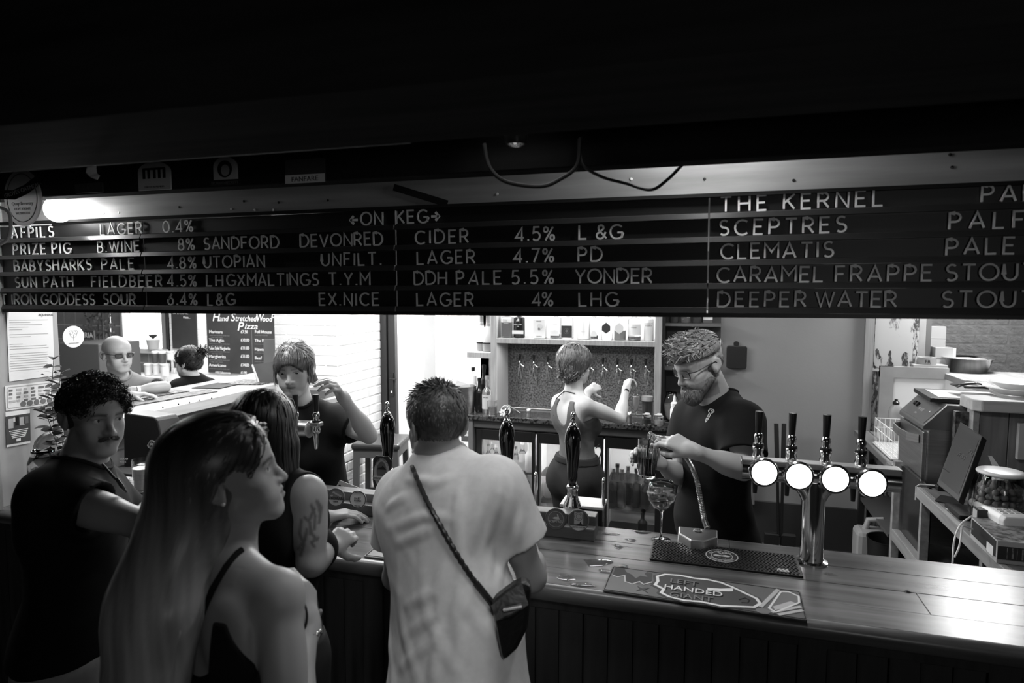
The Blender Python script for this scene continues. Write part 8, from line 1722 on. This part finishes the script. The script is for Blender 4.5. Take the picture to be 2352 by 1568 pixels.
bd_ = [H.rc((x*.05, .004, -.05), (x*.022, .068, -.098), .022, .026, .03) for x in (-1, 1)]+[H.el((0, .078, -.108), (.03, .024, .03), .03), H.el((0, .075, -.075), (.034, .018, .03), .02), H.el((0, .098, -.064), (.017, .03, .0075), .006, 's'), hs(H.R[:, 2], H.w((0, 0, -.046)), .014)]
def df(P, s): q = H.loc(P); return -H.R[:, 2]+.5*H.R[:, 1]+.2*np.sin(80*P[:, [1, 2, 0]])
hair_obj(t, bd_, .0038, hairmat(.14, .45), 3000, df, 5, .0045, .003, .0008, noise_bump(.0015, 260), .3, name='beard')
rt = np.array([H.w((x, .0925-abs(x)*.3, -.05-abs(x)*.25)) for x in np.random.default_rng(5).uniform(-.03, .03, 420)]); fp = H.prims()
np_mesh('moustache', [strands(fp, rt, lambda P, s: np.sign(H.loc(P)[:, :1])*H.R[:, 0]*.8-H.R[:, 2]*.7, 5, .003, .002, .0008, .3, .25)], hairmat(.14, .45), t)
glasses(H, t, BLK, .0235, .0165, LENS, True, r=.0019)
# emblem printed on the chest: a small T of outlined capitals
E0 = view_hit(tp, [1632], [956], 2.0, 3.2)[0]; gn = grad(tp, E0[None])[0]; Me = frame(Vector(E0+gn*.008), Vector(np.cross((0, 0, 1), gn)), Vector(gn)); em = MB()
em.ribbon([(-.018, .02), (-.012, .028), (.012, .028), (.018, .02), (.012, .013), (.006, .012), (.006, -.018), (0, -.03), (-.006, -.018), (-.006, .012), (-.012, .013)], .0018, .0015, Me, True)
emb = em.build('chest_emblem', mat('pale_print', .6, .5), t)
for s_, x, y in (('T', -.011, .018), ('R', 0, .018), ('B', .011, .018), ('C', 0, .004), ('O', 0, -.008), ('W', 0, -.018)): text('lettering', s_, .009, Me @ Matrix.Translation((x, y, .0005)), mat('pale_print', .6, .5), emb, align='CENTER')
# what he holds: a ribbed glass of dark drink and a tilted mixer bottle
gp = J(1484, 1096, 2.5); gx_ = unit(npv(UPV)+.06*npv(RGT)); Mg = Matrix(axis(gx_).tolist()); t = tumbler('ribbed glass of dark cola held by the bearded barman', Vector(gp), .148, .034, .04, .52, DLIQ, 'highball_glass', R=Mg)
for k in range(16): a = k*math.pi/8; o = MB().tube([Vector(gp)+Mg @ V(.0345*math.cos(a), .0345*math.sin(a), .02), Vector(gp)+Mg @ V(.0398*math.cos(a), .0398*math.sin(a), .12)], .0022, 5).build('rib', GLS, t)
b0, b1 = J(1548, 1030, 2.4), J(1497, 1001, 2.46); ax_ = unit(b1-b0); Mb_ = Matrix(axis(ax_).tolist()); t = thing('mixer_bottle', 'small clear mixer bottle tilted to pour in the barman\'s hand', 'bottle', Vector(b0)); MB().lathe([(0, 0), (.024, 0), (.026, .006), (.026, .05), (.022, .065), (.0135, .085), (.0125, .105), (.015, .108), (.015, .112), (.012, .112)], Vector(b0), 20, Mb_, caps=False).build('glass', CLR, t, smooth=2); MB().lathe([(0, .003), (.023, .004), (.023, .05), (.018, .064), (0, .064)], Vector(b0), 18, Mb_, caps=False).build('mixer', DLIQ, t, smooth=True)
MB().tube([Vector(b1+ax_*.0), Vector(J(1490, 1012, 2.48)), Vector(J(1486, 1050, 2.495))], [.003, .003, .002], 8).build('pouring_stream', DLIQ, t, smooth=True)
# ---------------------------------------------------------------- 8 bald man at the pizza counter
H = Head(J(269, 813, 4.6), hrot(60, -2), 1.1, jaw=1.03); b = Body(J(275, 873, 4.68), J(338, 893, 4.78), J(222, 893, 4.52), J(320, 1010, 4.9), J(250, 1010, 4.75), b=1.08)
t = person('bald man in glasses and a grey T-shirt leaning on the pizza counter', b); PZc = 1.25
EL_ = npv(J(378, 884, 4.68)); EL_[2] = PZc+.045; WL = npv(J(305, 893, 4.55)); WL[2] = PZc+.04; ER_ = npv(J(225, 915, 4.3)); ER_[2] = PZc+.045; WR = npv(J(300, 896, 4.35)); WR[2] = PZc+.04; legs = straight_legs(b)
pr = H.prims()+b.torso()+b.neck(H)+b.arm(b.SL, EL_, WL)+b.arm(b.SR, ER_, WR)+hand(WL, (-.6, -.5, 0), (0, 0, -1), 1, .3)+hand(WR, (.5, .4, 0), (0, 0, -1), -1, .3)+leg_prims(b, legs)
np_mesh('body', split_body(pr, .0055, 1.05, .012), SKIN, t, body_col(H, .4, .75, brow=.3)); H.eyes(t, (.2, 1, 0), .05)
tp = tee_prims(b, H, [(b.SL, EL_), (b.SR, ER_)], .014, .025, .6, .07, .95, .01); np_mesh('t_shirt', [mesh_sdf(tp, .006, wrinkle(.005, .9, seed=7))], cloth('grey_marl', .2), t); collar(b, tp, cloth('grey_marl', .2), t, .07); np_mesh('trousers', [mesh_sdf(pants(b, legs, 1.05, .1, .01), .014)], cloth('dark_trousers', .03), t)
glasses(H, t, mat('dark_frame2', .015, .3), .024, .013, mat('tinted_lens', .15, .05, trans=.7, ior=1.05), True, r=.0024)
MB().lathe([(.031, -.01), (.032, .01)], Vector(WL+npv((.03, .02, .0))), 16, Matrix(axis(EL_-WL).tolist()), caps=False).build('watch_strap', WHT, t, smooth=True)
# ---------------------------------------------------------------- 9 person with pinned-up hair in black
H = Head(J(432, 832, 5.3), hrot(252, -4), 1.02, fem=True); b = Body(J(444, 876, 5.34), J(408, 893, 5.2), J(482, 891, 5.45), J(420, 1000, 5.4), J(470, 1000, 5.5), fem=True, b=1.1)
t = person('person in black with dark pinned-up hair behind the pizza counter', b); legs = straight_legs(b)
EL_ = npv(b.SL)+npv((-.1, -.02, -.26)); ER_ = npv(b.SR)+npv((.06, .06, -.26)); WL = EL_+npv((-.15, .1, -.05)); WR = ER_+npv((-.12, .12, -.05))
pr = H.prims()+b.torso()+b.neck(H)+b.arm(b.SL, EL_, WL)+b.arm(b.SR, ER_, WR)+hand(WL, (-.6, .2, 0), (0, 0, -1), 1, .3)+hand(WR, (-.6, .2, 0), (0, 0, -1), -1, .3)+leg_prims(b, legs)
np_mesh('body', split_body(pr, .006, 1.1, .013), SKIN, t, body_col(H, .5)); H.eyes(t)
tp = tee_prims(b, H, [(b.SL, EL_), (b.SR, ER_)], .014, .02, .6, .06, .85, .01); np_mesh('t_shirt', [mesh_sdf(tp, .008, wrinkle(.004))], cloth('black_cotton', .007), t); np_mesh('trousers', [mesh_sdf(pants(b, legs, .95, .1, .01), .015)], cloth('dark_trousers', .03), t)
hp = cap_hair(H, .012, .0, -.06, (0, -.004, .004)); hp.insert(1, H.el((0, -.122, .05), (.034, .036, .034), .012)); hp.insert(2, H.el((0, -.06, -.02), (.06, .05, .05), .03))
hair_obj(t, hp, .006, HD, 900, lambda P, s: unit(H.w((0, -.15, .06))-H.w((0, 0, 0)))+.4*np.sin(70*P[:, [1, 2, 0]]), 9, .009, .006, .0018, noise_bump(.004, 110), .3)
rb = H.w((0, -.14, .075))+np.random.default_rng(9).normal(0, .014, (160, 3)); np_mesh('loose_ends', [tufts(hp, rb, lambda P: -H.R[:, 1]+H.R[:, 2]*.3+np.zeros_like(P), .05, .5, .006, .0022, 6, .5, 9)], HD, t)['kind'] = 'stuff'
MB().tube([Vector(H.w((.0902*math.sin(a), .012, .03+.098*math.cos(a)))) for a in [math.radians(-75+15*k) for k in range(11)]], .006, 6).build('hair_band', mat('grey_band', .35, .5), t, smooth=True)
